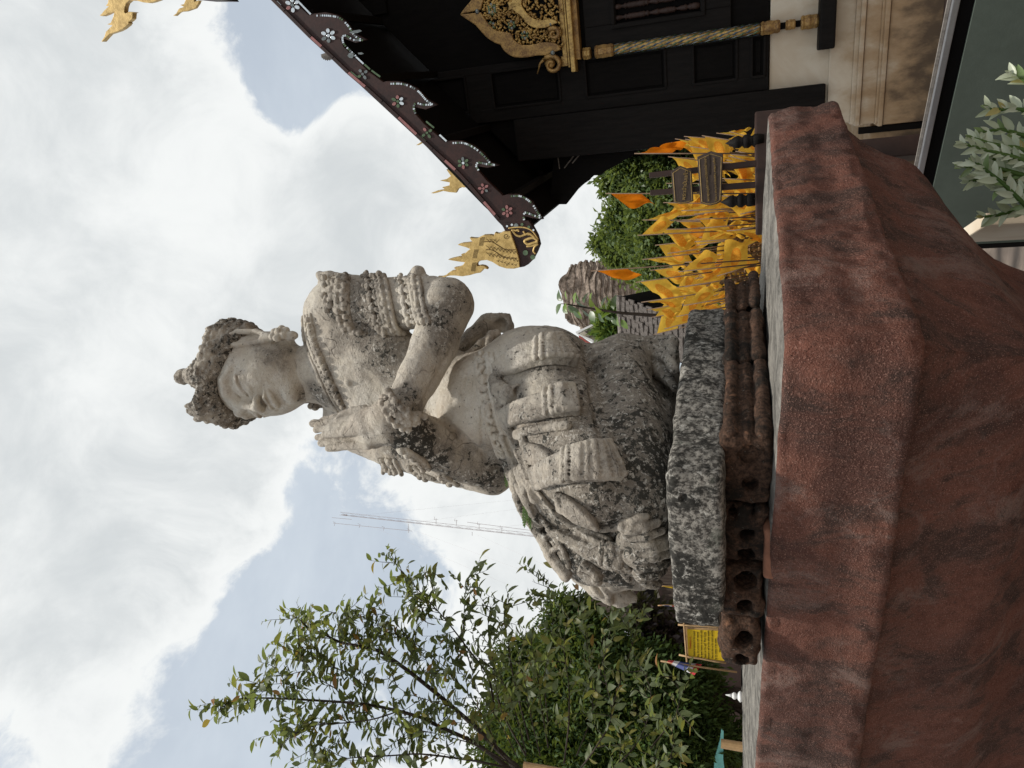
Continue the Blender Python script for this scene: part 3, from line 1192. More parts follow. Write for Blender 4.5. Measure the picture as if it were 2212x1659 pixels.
H = Vol(np.array(HC) - .30, np.array(HC) + np.array((.27, .27, .27)), 0.0027)
H.ell(hp(-.01, 0, .035), (.15, .132, .15), HAX, .02)
H.ell(hp(.035, 0, -.035), (.118, .121, .165), HAX, .04)
H.ell(hp(.075, 0, -.135), (.062, .072, .062), HAX, .05)
for q in (-1, 1):
    H.ell(hp(.085, .058 * q, -.06), (.052, .05, .06), HAX, .03)
    H.ell(hp(.0, .085 * q, -.08), (.09, .035, .08), HAX, .04)
    # brow, lid, eye
    H.chain([(hp(.152, .016 * q, .024), .009), (hp(.146, .045 * q, .046), .009), (hp(.126, .080 * q, .045), .008), (hp(.096, .106 * q, .022), .007)], .022)
    H.ell(hp(.114, .058 * q, -.010), (.034, .043, .031), HAX, .008)
    H.chain([(hp(.147, .026 * q, -.028), .004), (hp(.151, .052 * q, -.020), .0055), (hp(.141, .078 * q, -.016), .0055), (hp(.121, .099 * q, -.010), .003)], .004, True)
    H.chain([(hp(.147, .026 * q, -.038), .0045), (hp(.141, .054 * q, -.041), .006), (hp(.124, .086 * q, -.032), .005)], .010)
    H.chain([(hp(.150, .024 * q, .002), .003), (hp(.146, .056 * q, .021), .004), (hp(.116, .098 * q, .006), .003)], .003, True)
    # wing of the nose
    H.ell(hp(.166, .020 * q, -.059), (.017, .013, .012), HAX, .008)
    H.ell(hp(.176, .012 * q, -.070), (.007, .005, .004), HAX, .004, True)
    H.chain([(hp(.166, .033 * q, -.062), .003), (hp(.152, .052 * q, -.085), .003)], .008, True)
    # lips
    H.chain([(hp(.166, .006 * q, -.092), .0075), (hp(.161, .022 * q, -.089), .008), (hp(.145, .047 * q, -.094), .004)], .006)
    H.chain([(hp(.161, 0, -.110), .009), (hp(.156, .022 * q, -.107), .008), (hp(.143, .044 * q, -.099), .004)], .007)
    H.chain([(hp(.173, 0, -.101), .0035), (hp(.167, .022 * q, -.0985), .0035), (hp(.148, .052 * q, -.0945), .0045)], .003, True)
    H.ell(hp(.146, .056 * q, -.096), (.008, .007, .010), HAX, .01, True)
    # ear
    for (a, b) in (((-.012, .150, .058), (-.030, .156, .02)), ((-.030, .156, .02), (-.024, .152, -.05)), ((-.024, .152, -.05), (.0, .146, -.10)),
                   ((-.012, .150, .058), (.016, .140, .048)), ((.016, .140, .048), (.020, .136, .0)), ((.020, .136, .0), (.016, .138, -.09))):
        H.cap(hp(a[0], a[1] * q, a[2]), hp(b[0], b[1] * q, b[2]), .0095, .0085, .003)
    H.box(hp(-.004, .128 * q, -.03), (.020, .013, .080), HAX, .008, .010)
    H.chain([(hp(.006, .142 * q, -.085), .014), (hp(.006, .144 * q, -.14), .013)], .01)
H.chain([(hp(.148, 0, .03), .012), (hp(.164, 0, -.01), .011), (hp(.177, 0, -.046), .012)], .016)
H.ell(hp(.177, 0, -.055), (.013, .014, .011), HAX, .012)
H.cap(hp(.166, 0, -.074), hp(.168, 0, -.084), .004, .004, .006, True)
H.ell(hp(.150, 0, -.136), (.012, .03, .007), HAX, .014, True)
H.ell(hp(.128, 0, -.162), (.030, .034, .026), HAX, .02)
H.chain([nd(640, 806, 2.075, 53), nd(700, 806, 2.08, 56)], .03)
ridge(H, [(668, 752), (674, 790), (676, 830), (672, 862)], .004, -.5, .004)

# ---- crown: a leafy diadem, a stepped cone and a knob
K = Vol(np.array(HC) + np.array((-.26, -.26, -.02)), np.array(HC) + np.array((.26, .26, .42)), 0.0033)
nseg = 40
for i in range(nseg):
    a0, a1 = 2 * math.pi * i / nseg, 2 * math.pi * (i + 1) / nseg

    def cr(a, lev):
        front = max(0.0, math.cos(a))
        zb = .078 + .022 * front - .06 * max(0.0, -math.cos(a) * .6 + .1)
        side = abs(math.sin(a))
        zb -= .050 * max(0, side - .55) / .45
        zt = .108 + .048 * front ** 8 + .010 * max(0, -math.cos(a + .5)) + .006 * math.cos(a * 7)
        rs = (.152 + .022 * lev, .138 + .022 * lev)
        z_ = zb + (zt - zb) * lev
        return hp(-.012 + rs[0] * math.cos(a) * (1 + .04 * lev), rs[1] * math.sin(a), z_)
    K.cap(cr(a0, 0), cr(a1, 0), .011, .011, .008)
    K.cap(cr(a0, .5), cr(a1, .5), .010, .010, .02)
    K.cap(cr(a0, 1), cr(a1, 1), .011, .011, .012)
    K.cap(cr(a0, .1), cr(a0, 1), .011, .010, .02)
    for lev, r_ in ((.05, .009), (.30, .011), (.55, .010), (.78, .011), (1.0, .010)):
        for j in (0, .5):
            if rng.random() < .18:
                continue
            K.ell(cr(a0 + (a1 - a0) * (j + rng.uniform(-.15, .15)), lev + rng.uniform(-.04, .04)) + (hp(math.cos(a0), math.sin(a0), 0) - HC) * .013, r_ * rng.uniform(.65, 1.35), None, .001)
K.ell(hp(-.012, 0, .09), (.142, .13, .09), HAX, .01)
for i in range(14):          # rosettes and curls standing on the diadem
    a = 2 * math.pi * i / 14
    K.ell(hp(-.012 + .166 * math.cos(a), .154 * math.sin(a), .078 + .022 * math.cos(a)), (.017, .017, .019), HAX, .003)
    K.ell(hp(-.012 + .181 * math.cos(a), .169 * math.sin(a), .078 + .022 * math.cos(a)), .007, None, .002)
    K.ell(hp(-.012 + .174 * math.cos(a + .22), .162 * math.sin(a + .22), .112 + .03 * max(0, math.cos(a)) ** 4), (.013, .013, .018), HAX, .004)
K.ell(hp(.165, 0, .155), (.018, .046, .036), HAX, .010)
K.ell(hp(.168, 0, .182), (.012, .022, .024), HAX, .008)
K.ell(hp(.172, .03, .178), (.010, .012, .018), HAX, .004)
K.ell(hp(.172, -.03, .178), (.010, .012, .018), HAX, .004)
K.ell(hp(.18, 0, .15), (.010, .013, .016), HAX, .004)
zz = .125
for i, (r0, dz) in enumerate(((.112, .034), (.096, .032), (.078, .030), (.060, .028), (.045, .026))):
    K.chain([(hp(-.02, 0, zz), r0 * .8), (hp(-.02, 0, zz + dz), r0 * .72)], .006)
    for j in range(18):
        a = 2 * math.pi * j / 18 + i * .2
        K.ell(hp(-.02 + r0 * .92 * math.cos(a), r0 * .92 * math.sin(a), zz + dz * .4), r0 * .15, None, .003)
    zz += dz
K.ell(hp(-.02, 0, .308), .030, None, .004)
K.cap(hp(-.02, 0, .26), hp(-.02, 0, .30), .024, .017, .004)

# ---- ear flowers
EARS = []
for q in (-1, 1):
    c = (.012, .152 * q, -.150)
    cc = np.array(hp(*c))
    E = Vol(cc - .09, cc + .09, 0.0026)
    E.ell(hp(*c), (.022, .020, .022), HAX, .004)
    for j in range(6):
        a = j * math.pi / 3
        E.ell(hp(c[0] + .022 * math.cos(a), c[1] + .006 * q, c[2] + .022 * math.sin(a)), (.014, .012, .014), HAX, .001)
    E.ell(hp(c[0], c[1] + .018 * q, c[2]), .010, None, .001)
    E.ell(hp(c[0] + .006, c[1] - .004 * q, c[2] - .04), (.016, .016, .024), HAX, .004)
    EARS.append(E)
# ---- jewellery and cloth carved over the body
def tz(*uv):
    """picture points read off an enlargement of the statue"""
    return [(540 + x * .4882, 540 + y * .4882) for (x, y) in uv]


JV = []


def newvol(name, uv, pad, h=.003):
    """fresh block round the part of the figure seen inside a picture box"""
    P, _ = B.hit([(uv[0], uv[1]), (uv[0], uv[3]), (uv[2], uv[1]), (uv[2], uv[3]), ((uv[0] + uv[2]) / 2, (uv[1] + uv[3]) / 2)])
    v = Vol(P.min(0) - pad, P.max(0) + pad, h)
    JV.append((name, v))
    return v


J = newvol('collar', (690, 745, 755, 880), .16)
# broad collar
for k_, lift in ((0, .2), (-8, .2), (-17, 0), (-25, -.1)):
    ln = [(671 + k_ * .7, 680 - k_ * .2), (682 + k_, 735), (697 + k_, 774), (714 + k_, 813), (736 + k_, 862), (757 + k_, 893)]
    ridge(J, ln, .0075 if k_ == -9 else .006, lift, .004, src=B)
beads(J, [(669, 690), (681, 735), (696, 774), (713, 813), (735, 862), (755, 893)], .0105, .0195, .9, src=B, k=.001)
beads(J, [(662, 700), (672, 735), (686, 774), (702, 813), (722, 856), (738, 880)], .0065, .013, .5, src=B)
J = newvol('shoulder_ornament', (700, 610, 760, 700), .14)
# wing-like shoulder piece and its strings of beads
J.chain([nd(692, 594, 2.02, 7), nd(712, 600, 2.01, 14), nd(745, 606, 2.0, 15), nd(775, 604, 1.99, 9)], .01)
J.chain([nd(688, 592, 2.02, 5), nd(700, 612, 2.0, 11), nd(708, 640, 1.97, 9)], .012)
J.chain([nd(708, 640, 1.97, 9), nd(722, 655, 1.95, 9)], .006)
J.chain([nd(712, 600, 2.01, 12), nd(735, 640, 1.95, 9)], .006)
for _ in range(90):
    xd, yd = rng.uniform(694, 752), rng.uniform(600, 672)
    if yd > 640 and xd < 705:
        continue
    P, N = B.hit([(xd, yd)])
    J.ell(P[0] + N[0] * .004, rng.uniform(.006, .012), None, .002)
for ln in (tz((425, 120), (420, 200), (425, 270), (440, 335), (470, 372), (500, 372)), tz((398, 130), (392, 210), (398, 280), (415, 340), (440, 372))):
    beads(J, ln, .0108, .0205, .85, src=B, k=.001)
    ridge(J, [(x + 6, y) for x, y in ln], .006, .0, .004, src=B)
# armlets
for ai, base in enumerate((tz((556, 118), (572, 180), (588, 260), (606, 330), (640, 372)), tz((708, 130), (724, 200), (736, 270), (752, 325)))):
    J = newvol('armlet', (base[0][0], base[0][1] + 12, base[-1][0], base[-1][1] - 14), .12)
    for dx, r_ in ((-1, .008), (9, .0085), (19, .008)):
        ridge(J, [(x + dx, y) for x, y in base], r_, .5, .002, src=B)
    beads(J, [(x + 9, y) for x, y in base], .0095, .0195, 1.0, src=B, k=.001)
    beads(J, [(x - 8, y) for x, y in base], .0075, .0155, .7, src=B, k=.001)
    c = catmull([(x - 20, y) for x, y in base], 8)
    for (x, y) in c[1::5]:
        P, N = B.hit([(x, y), (x - 10, y), (x + 9, y), (x, y - 8), (x, y + 8), (x - 5, y - 5), (x - 5, y + 5)])
        for p, n_, r_ in zip(P, N, (.011, .007, .008, .007, .007, .005, .005)):
            J.ell(p + n_ * .006, r_, None, .002)
    if ai:
        J.chain([nd(893, 602, 1.95, 15), nd(903, 591, 1.95, 17), nd(912, 602, 1.95, 12)], .004)
        J.chain([nd(912, 598, 1.95, 10), nd(925, 604, 1.94, 8)], .004)
# bracelets
J = newvol('bracelet', (845, 865, 880, 915), .10)
for base in (tz((583, 682), (618, 738), (668, 776), (704, 784)), tz((618, 628), (650, 682), (698, 722), (748, 728))):
    ridge(J, base, .0085, .4, .002, src=B)
    beads(J, [(x + 3, y + 3) for x, y in base], .0095, .0185, 1.1, src=B, k=.001)
for (x, y) in tz((600, 660), (625, 690), (648, 712), (672, 738), (700, 752), (725, 752), (640, 680), (680, 716)):
    P, N = B.hit([(x, y)])
    for j in range(6):
        a = j * math.pi / 3
        T = np.cross(N[0], (0, 0, 1.0))
        T /= np.linalg.norm(T)
        U = np.cross(N[0], T)
        J.ell(P[0] + N[0] * .006 + (T * math.cos(a) + U * math.sin(a)) * .012, .0075, None, .001)
    J.ell(P[0] + N[0] * .011, .007, None, .001)
for nm, bases in (('armlet', (tz((590, 925), (608, 958), (606, 985)), tz((625, 930), (645, 965), (655, 990)), tz((715, 960), (760, 995), (800, 1010)))), ('bracelet', (tz((675, 880), (712, 905), (752, 930), (775, 965)),)), ('armlet', (tz((845, 1000), (880, 1020), (905, 1038)),))):
    allp = [q for b_ in bases for q in b_]
    J = newvol(nm, (min(q[0] for q in allp), min(q[1] for q in allp) + 6, max(q[0] for q in allp), max(q[1] for q in allp) - 8), .09)
    for base in bases:
        beads(J, base, .0105, .019, .8, src=B, k=.001)
        ridge(J, [(x + 8, y) for x, y in base], .008, .3, .003, src=B)
        ridge(J, [(x - 8, y) for x, y in base], .007, .3, .003, src=B)
# girdle
J = newvol('girdle', (1040, 780, 1090, 960), .12)
belt = [(1040, 765), (1047, 833), (1058, 891), (1075, 945), (1090, 986)]
for dx, r_ in ((-13, .006), (14, .008), (24, .006)):
    ridge(J, [(x + dx, y) for x, y in belt], r_, .1, .005, src=B)
beads(J, belt, .011, .022, .25, src=B, jit=.3, k=.003)
for (x, y) in catmull(belt, 5)[1::2]:
    P, N = B.hit([(x - 6, y)])
    J.ell(P[0], (.009, .012, .009), None, .005)

# ---- waist cloth: ribbons with fringed ends
CL = Vol((-.80, 1.35, 1.70), (.22, 2.40, 2.52), 0.0036)


def ribbon(axis, hw, th=.011, lift=0.0, fringe=True, n=5, k=.003, src=None, row=.72, bulge=0.0):
    m = len(axis)
    ax = catmull([(*a, w) for a, w in zip(axis, hw)], n)
    P, N = (src or B).hit([(a[0], a[1]) for a in ax])
    for _ in range(3):
        P[1:-1] = (P[:-2] + P[1:-1] * 2 + P[2:]) / 4
        N[1:-1] = (N[:-2] + N[1:-1] * 2 + N[2:]) / 4
    N /= np.linalg.norm(N, axis=1, keepdims=True)
    tot = len(ax)
    fr = []
    for i in range(tot - 1):
        c = (P[i] + P[i + 1]) / 2
        T = P[i + 1] - P[i]
        L = np.linalg.norm(T)
        if L > .1 or L < 1e-5:
            continue
        T /= L
        n_ = N[i] - T * (N[i] @ T)
        n_ /= np.linalg.norm(n_)
        W = np.cross(n_, T)
        hwm = ax[i][2] * mpp(ax[i][0], ax[i][1], float(P[i][1]))
        up = lift + bulge * math.sin(math.pi * i / (tot - 1))
        CL.box(c + n_ * (th * .2 + up), (L * .5 + .006, hwm, th), (T, W, n_), .007, k)
        if up > .004:
            CL.box(c + n_ * (th * .2 + up * .4), (L * .5 + .004, hwm * .55, up * .7), (T, W, n_), .006, k)
        fr.append((i / (tot - 1), c + n_ * (th * 1.25 + up), T, W, n_, hwm, L))
    if fringe and fr:
        r0 = [f for f in fr if f[0] >= row]
        a, b = r0[0], r0[-1]
        for dd in (-.018, .0, .018):
            rr = .0075 if dd == 0 else .0065
            for j in range(15):
                t0, t1 = -1 + 2 * j / 15, -1 + 2 * (j + 1) / 15
                CL.cap(a[1] + a[3] * a[5] * t0 + a[2] * dd, a[1] + a[3] * a[5] * t1 + a[2] * dd, rr, rr, .003)
                if dd == 0:
                    CL.ell(a[1] + a[3] * a[5] * (t0 + .06) + a[4] * .006, .0092, None, .001)
        tail = r0
        for j in range(8):
            t0 = -.93 + 1.86 * j / 7
            for u, v in zip(tail[:-1], tail[1:]):
                q0, q1 = u[1] + u[3] * u[5] * t0, v[1] + v[3] * v[5] * t0
                if u is tail[0]:
                    q0 = q0 + u[2] * .028
                CL.cap(q0 + u[4] * .003, q1 + v[4] * .005, .0085, .0095, .001)
                if j < 7:
                    t1 = t0 + .93 / 7
                    CL.cap(u[1] + u[3] * u[5] * t1 + u[4] * .007, v[1] + v[3] * v[5] * t1 + v[4] * .007, .0042, .005, .001, True)


def z3(*p):
    return [(972 + x * .2604, 648 + y * .2604) for x, y in p]


def z4(*p):
    return [(1026 + x * .2604, 972 + y * .2604) for x, y in p]


ribbon(z3((395, 590), (520, 545), (680, 495), (830, 470), (975, 460)), (16, 25, 33, 38, 46), .015, .008, bulge=.012, row=.62)
ribbon(z3((470, 965), (600, 945), (750, 925), (900, 890), (1050, 872)), (22, 25, 29, 33, 38), .013, .008, bulge=.014, row=.68)
ribbon(z3((722, 1470), (850, 1440), (1000, 1425), (1150, 1395), (1350, 1375)), (24, 30, 35, 40, 45), .013, .010, bulge=.016, row=.58)
ribbon(z3((640, 1260), (720, 1280), (830, 1340), (880, 1400)), (22, 24, 18, 8), .010, .004, False)
ribbon(z4((730, 690), (860, 745), (1000, 810), (1110, 845), (1215, 865)), (12, 18, 21, 23, 24), .012, .012, True, row=.8)
ribbon(z4((720, 420), (830, 490), (930, 560), (1015, 625)), (24, 26, 20, 6), .010, .006, False)
ribbon(z4((600, 760), (640, 860), (720, 960), (790, 1030)), (14, 22, 22, 16), .012, .006, False)
ribbon(z4((900, 960), (960, 1000), (1020, 1060)), (16, 20, 16), .014, .006, False)
# rolled edges and strands of the sash
for ln, r_ in ((z3((500, 1130), (600, 1095), (760, 1075), (980, 1058)), .014), (z3((420, 870), (440, 980), (480, 1040)), .016), (z3((470, 960), (500, 1060), (540, 1120)), .014),
               (z3((520, 1090), (585, 1230), (640, 1350), (690, 1480), (720, 1640)), .017), (z3((560, 1120), (620, 1140), (660, 1280), (690, 1330)), .014),
               (z3((480, 1150), (540, 1290), (590, 1440), (640, 1560)), .015), (z3((440, 1130), (500, 1260), (545, 1400), (560, 1560)), .016),
               (z4((330, 200), (400, 330), (480, 460), (590, 600), (700, 690)), .014), (z4((400, 150), (480, 300), (600, 440), (760, 590), (900, 690), (1050, 760)), .015),
               (z4((590, 430), (720, 550), (850, 640), (1000, 705), (1130, 760)), .012), (z4((430, 370), (520, 540), (590, 700)), .015),
               (z4((600, 720), (650, 690), (740, 690), (820, 790), (960, 880), (1100, 960)), .012), (z4((1040, 640), (1180, 620), (1330, 560), (1420, 540)), .010),
               (z4((660, 830), (720, 800), (760, 860), (790, 960)), .010), (z4((300, 160), (360, 330), (430, 500), (520, 640), (590, 740)), .016)):
    ridge(CL, ln, r_ * .78, .75, .003, src=B)
    P_, N_ = B.hit(ln)
# grooves worn between the strands
for ln in (z4((360, 170), (440, 320), (530, 450), (640, 590), (760, 690)), z4((430, 250), (520, 400), (620, 540), (740, 650), (860, 730)), z4((560, 480), (680, 590), (800, 680), (960, 760)), z4((480, 470), (560, 640), (620, 760)),
           z3((505, 1110), (560, 1250), (610, 1380), (660, 1520)), z3((470, 1150), (520, 1290), (570, 1420))):
    groove(CL, ln, .007, .3, .004)
# scroll of the knot over the left thigh
CL.chain([nd(1068, 822, 1.86, 16), nd(1080, 842, 1.84, 19), nd(1100, 850, 1.82, 16), nd(1116, 838, 1.82, 10)], .01)
CL.chain([nd(1075, 868, 1.86, 9), nd(1092, 866, 1.83, 10), nd(1112, 862, 1.82, 8)], .005)
CL.ell(CL.hit([(1119, 845)])[0][0], .012, None, .004, True)
for (x, y) in z3((650, 1130), (420, 1110)) + z4((700, 440),):
    CL.ell(CL.hit([(x, y)])[0][0], (.014, .014, .010), None, .006, True)
# bow of the waist cloth standing out behind the hip, and its folds
CL.chain([nd(990, 756, 2.06, 12), nd(1020, 728, 2.09, 17), nd(1052, 703, 2.11, 22), nd(1078, 692, 2.12, 22), nd(1095, 706, 2.10, 16)], .02)
CL.chain([nd(1072, 680, 2.12, 10), nd(1088, 684, 2.12, 12), nd(1096, 700, 2.1, 12)], .01)
CL.ell(pt(1080, 704, 2.08), (.03, .02, .02), STAT_AX, .012, True)
CL.chain([nd(985, 792, 1.97, 6), nd(1010, 768, 1.99, 9), nd(1040, 745, 2.0, 11), nd(1072, 722, 2.03, 10)], .008)
CL.chain([nd(1056, 772, 1.95, 6), nd(1057, 745, 1.98, 8), nd(1060, 722, 2.02, 9)], .006)
# hem of the garment: a wavy border with teeth hanging over the front of the base
hem = z4((1230, 600), (1270, 680), (1240, 750), (1320, 800), (1290, 880), (1380, 940), (1350, 1010), (1420, 1080))
ridge(CL, hem, .012, .6, .004, src=B)
ridge(CL, [(x + 12, y - 2) for x, y in hem], .010, .3, .006, src=B)
for (a, b, r0, r1) in ((z4((1290, 620)), z4((1500, 590)), .014, .010), (z4((1310, 680)), z4((1540, 650)), .013, .009), (z4((1290, 740)), z4((1590, 715)), .015, .010), (z4((1360, 800)), z4((1590, 780)), .013, .009),
                       (z4((1340, 870)), z4((1600, 845)), .015, .010), (z4((1420, 935)), z4((1590, 915)), .013, .009), (z4((1400, 1000)), z4((1560, 985)), .014, .009), (z4((1440, 1070)), z4((1510, 1090)), .013, .008)):
    P, N = B.hit(a + [((a[0][0] + b[0][0]) / 2, (a[0][1] + b[0][1]) / 2)] + b)
    CL.cap(P[0] + N[0] * .012, P[1] + N[1] * .012, r0, r0, .003)
    CL.cap(P[1] + N[1] * .012, P[2] + N[2] * .006, r0, r1, .003)
for (a, b) in ((z4((1400, 555)), z4((1250, 600))), (z4((1210, 900)), z4((1290, 1010))), (z4((1200, 960)), z4((1270, 1060)))):
    ridge(CL, a + b, .009, .4, .004, src=B)
# tail of cloth hanging behind the right knee
CL.chain([nd(1255, 1235, 1.86, 26), nd(1300, 1262, 1.87, 30), nd(1340, 1288, 1.88, 20), nd(1368, 1292, 1.88, 8)], .02)
CL.chain([nd(1330, 1240, 1.84, 40), nd(1385, 1250, 1.84, 18), nd(1405, 1262, 1.84, 8)], .02)
for ln, r_ in ((z4((1000, 1080), (1080, 1150), (1120, 1230)), .008), (z4((960, 1120), (1060, 1220), (1130, 1260)), .008)):
    ridge(CL, ln, r_, .2, .006, src=CL)


def blob_stain_shade(blobs, base, vol=None):
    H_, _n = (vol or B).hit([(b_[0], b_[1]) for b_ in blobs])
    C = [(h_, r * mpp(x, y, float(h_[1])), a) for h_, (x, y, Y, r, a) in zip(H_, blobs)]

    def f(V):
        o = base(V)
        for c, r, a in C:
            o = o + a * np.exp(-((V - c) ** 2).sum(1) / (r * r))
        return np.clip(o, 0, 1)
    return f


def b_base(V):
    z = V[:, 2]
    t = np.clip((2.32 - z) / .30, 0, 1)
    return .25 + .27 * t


body_stain_shade = blob_stain_shade([(990, 640, 1.88, 40, .3), (945, 680, 1.85, 30, .45), (960, 740, 1.86, 40, .3), (740, 640, 1.98, 60, .25), (850, 700, 1.93, 50, .3), (885, 985, 1.98, 55, .8), (905, 945, 1.88, 50, .7), (850, 975, 2.1, 40, .4), (960, 1000, 2.0, 40, .3), (1000, 1035, 2.03, 30, .3), (890, 860, 1.78, 40, .25), (800, 920, 1.74, 30, -.1), (760, 700, 2.0, 60, .2), (800, 650, 1.95, 50, .2),
                         (850, 800, 1.93, 50, .3), (815, 760, 1.95, 40, .15), (690, 850, 2.05, 35, .4), (1045, 1045, 2.0, 35, .25), (1100, 1000, 2.0, 60, .3), (1440, 1000, 1.75, 120, .35),  # the blob at the neck paints the shadow below the jaw
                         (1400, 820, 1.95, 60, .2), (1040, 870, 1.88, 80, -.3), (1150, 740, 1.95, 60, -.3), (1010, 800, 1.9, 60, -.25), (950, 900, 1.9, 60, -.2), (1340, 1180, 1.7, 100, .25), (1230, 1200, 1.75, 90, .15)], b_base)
head_stain_shade = blob_stain_shade([(580, 770, 1.95, 26, .3), (615, 790, 1.95, 20, .25), (660, 850, 1.96, 26, .5), (560, 748, 2.0, 20, .15), (620, 756, 2.0, 14, .3), (520, 880, 1.95, 18, .15), (676, 800, 2.0, 30, .15),  # the strongest blob paints the shadow where chin meets neck
                         (575, 868, 1.9, 10, .3)], lambda V: np.full(len(V), .15), H)  # this small blob paints the shade under the nose
vol_part('body', B, M_STONE, statue, ((.0022, 22), (.0014, 70)), 1, body_stain_shade)
vol_part('head', H, M_STONE, statue, ((.0008, 30), (.0006, 90)), 2, head_stain_shade)
vol_part('crown', K, M_STONE, statue, ((.003, 60), (.0018, 130)), 3, lambda V: np.full(len(V), .46) + .30 * vnoise(V * 14, 9))
for k, E in enumerate(EARS):
    vol_part('ear_ornament', E, M_STONE, statue, ((.0015, 60), (.001, 140)), 4 + k, lambda V: np.full(len(V), .30))
for k, (nm, v) in enumerate(JV):
    vol_part(nm, v, M_STONE, statue, ((.0010, 60), (.0006, 150)), 5 + k, lambda V: (.12 if nm == 'girdle' else .34) + .22 * vnoise(V * 9, 4), one=nm in ('collar', 'bracelet'))
vol_part('waist_cloth', CL, M_STONE, statue, ((.0018, 30), (.0014, 90)), 6, blob_stain_shade([(1300, 1200, 1.75, 120, .25), (1400, 1200, 1.7, 80, .15), (1080, 720, 2.05, 80, -.15)], lambda V: .38 + .26 * vnoise(V * 8, 3)))
# ------------------------------------------------------------------ the timber temple on the right
E1 = Vector((.916, -.401, 0)).normalized()     # along the wall, towards the viewer's right
EN = Vector((-E1.y * -1, 0, 0))
EN = Vector((E1.y, -E1.x, 0))                   # out of the wall, towards the viewer
EB = -EN                                        # into the building
W0 = pt(1640, 283, 8.0)
W0.z = 0


def wp(xd, yd, off=0.0):
    return on_plane(xd, yd, W0 + EN * off, EN)


def sz(xd, yd, off=0.0):
    p = wp(xd, yd, off)
    return ((p - W0).dot(E1), p.z)


def at(s, z, off=0.0):
    return W0 + E1 * s + EN * off + Vector((0, 0, z))


def wbox(mb, s0, s1, z0, z1, o0, o1):
    """box in wall coordinates: along, height, out"""
    a = [at(s0, z0, o1), at(s1, z0, o1), at(s1, z0, o0), at(s0, z0, o0)]
    b = [at(s0, z1, o1), at(s1, z1, o1), at(s1, z1, o0), at(s0, z1, o0)]
    mb.hexa(a + b)


temple = empty('temple', W0, 'dark timber temple hall with gilded window surround, plastered base and steep carved gable', 'temple')
PZ = sz(1660, 150)[1]            # foot of the timber wall
SR_ = 4.2                        # how far the wall runs to the right of its left corner
_ra, _rb = wp(752, 162, 1.55), wp(1044, 446, 1.55)
_ra, _rb = ((_ra - W0).dot(E1), _ra.z), ((_rb - W0).dot(E1), _rb.z)


def zroof(s):
    """height of the roof's underside above a point of the wall"""
    return _rb[1] + (s - _rb[0]) * (_ra[1] - _rb[1]) / (_ra[0] - _rb[0]) - .22


m = MB()
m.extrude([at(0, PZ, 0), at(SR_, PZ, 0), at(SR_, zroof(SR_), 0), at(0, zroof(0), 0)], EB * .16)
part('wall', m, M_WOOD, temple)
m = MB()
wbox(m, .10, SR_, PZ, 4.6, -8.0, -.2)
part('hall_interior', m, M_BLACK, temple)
# corner post
s_in = sz(1700, 190, .1)[0]
m = MB()
wbox(m, -.06, s_in, sz(1782, 230, .12)[1], zroof(-.06), -.2, .12)
part('corner_post', m, M_RAIL if False else M_WOOD2, temple, bevel=.012)

# window: opening, frame, balusters; all halves mirrored about the middle of the surround
s_mid = sz(1000, 31, .1)[0]
oz0, oz1 = sz(1513, 20)[1], sz(1331, 20)[1]
os0 = sz(1420, 38)[0]
hw_ = s_mid + .12 - os0 if s_mid > os0 else .35
s_c = sz(1000, 30, .1)[0] + .02
hw = abs(s_c - os0) if abs(s_c - os0) > .2 else .40
s_c = max(s_c, os0 + .36)
hw = s_c - os0
window = MB()
for (a, b_, z0, z1) in ((-hw - .22, -hw, oz0 - .30, oz1 + .34), (hw, hw + .22, oz0 - .30, oz1 + .34), (-hw, hw, oz1, oz1 + .34), (-hw, hw, oz0 - .30, oz0)):
    wbox(window, s_c + a, s_c + b_, z0, z1, 0, .06)
win = part('window', window, M_WOOD2, temple, bevel=.01)
m = MB()
for (a, b_, z0, z1) in ((-hw - .05, -hw - .01, oz0 - .05, oz1 + .05), (hw + .01, hw + .05, oz0 - .05, oz1 + .05), (-hw - .01, hw + .01, oz1 + .01, oz1 + .05), (-hw - .01, hw + .01, oz0 - .05, oz0 - .01)):
    wbox(m, s_c + a, s_c + b_, z0, z1, .06, .085)
part('window_frame', m, M_WOOD2, win, bevel=.008)
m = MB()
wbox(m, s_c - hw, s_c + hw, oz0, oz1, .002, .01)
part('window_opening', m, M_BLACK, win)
bal = None
H_ = oz1 - oz0
prof_b = []
for i in range(61):
    t_ = i / 60
    r_ = .021 + .006 * math.sin(t_ * 40) + .012 * max(0, math.sin(t_ * math.pi * 6)) ** 2
    for ring_ in (.12, .16, .3, .34, .38, .5, .62, .66, .70, .84, .88):
        if abs(t_ - ring_) < .009:
            r_ = .032
    prof_b.append((r_, t_ * H_))
nb = 7
for i in range(nb):
    s_ = s_c - hw + (i + .5) * 2 * hw / nb
    mb = MB()
    mb.lathe(at(s_, oz0, .035), prof_b, 12)
    part('baluster', mb, M_RAIL, win, smooth=True)

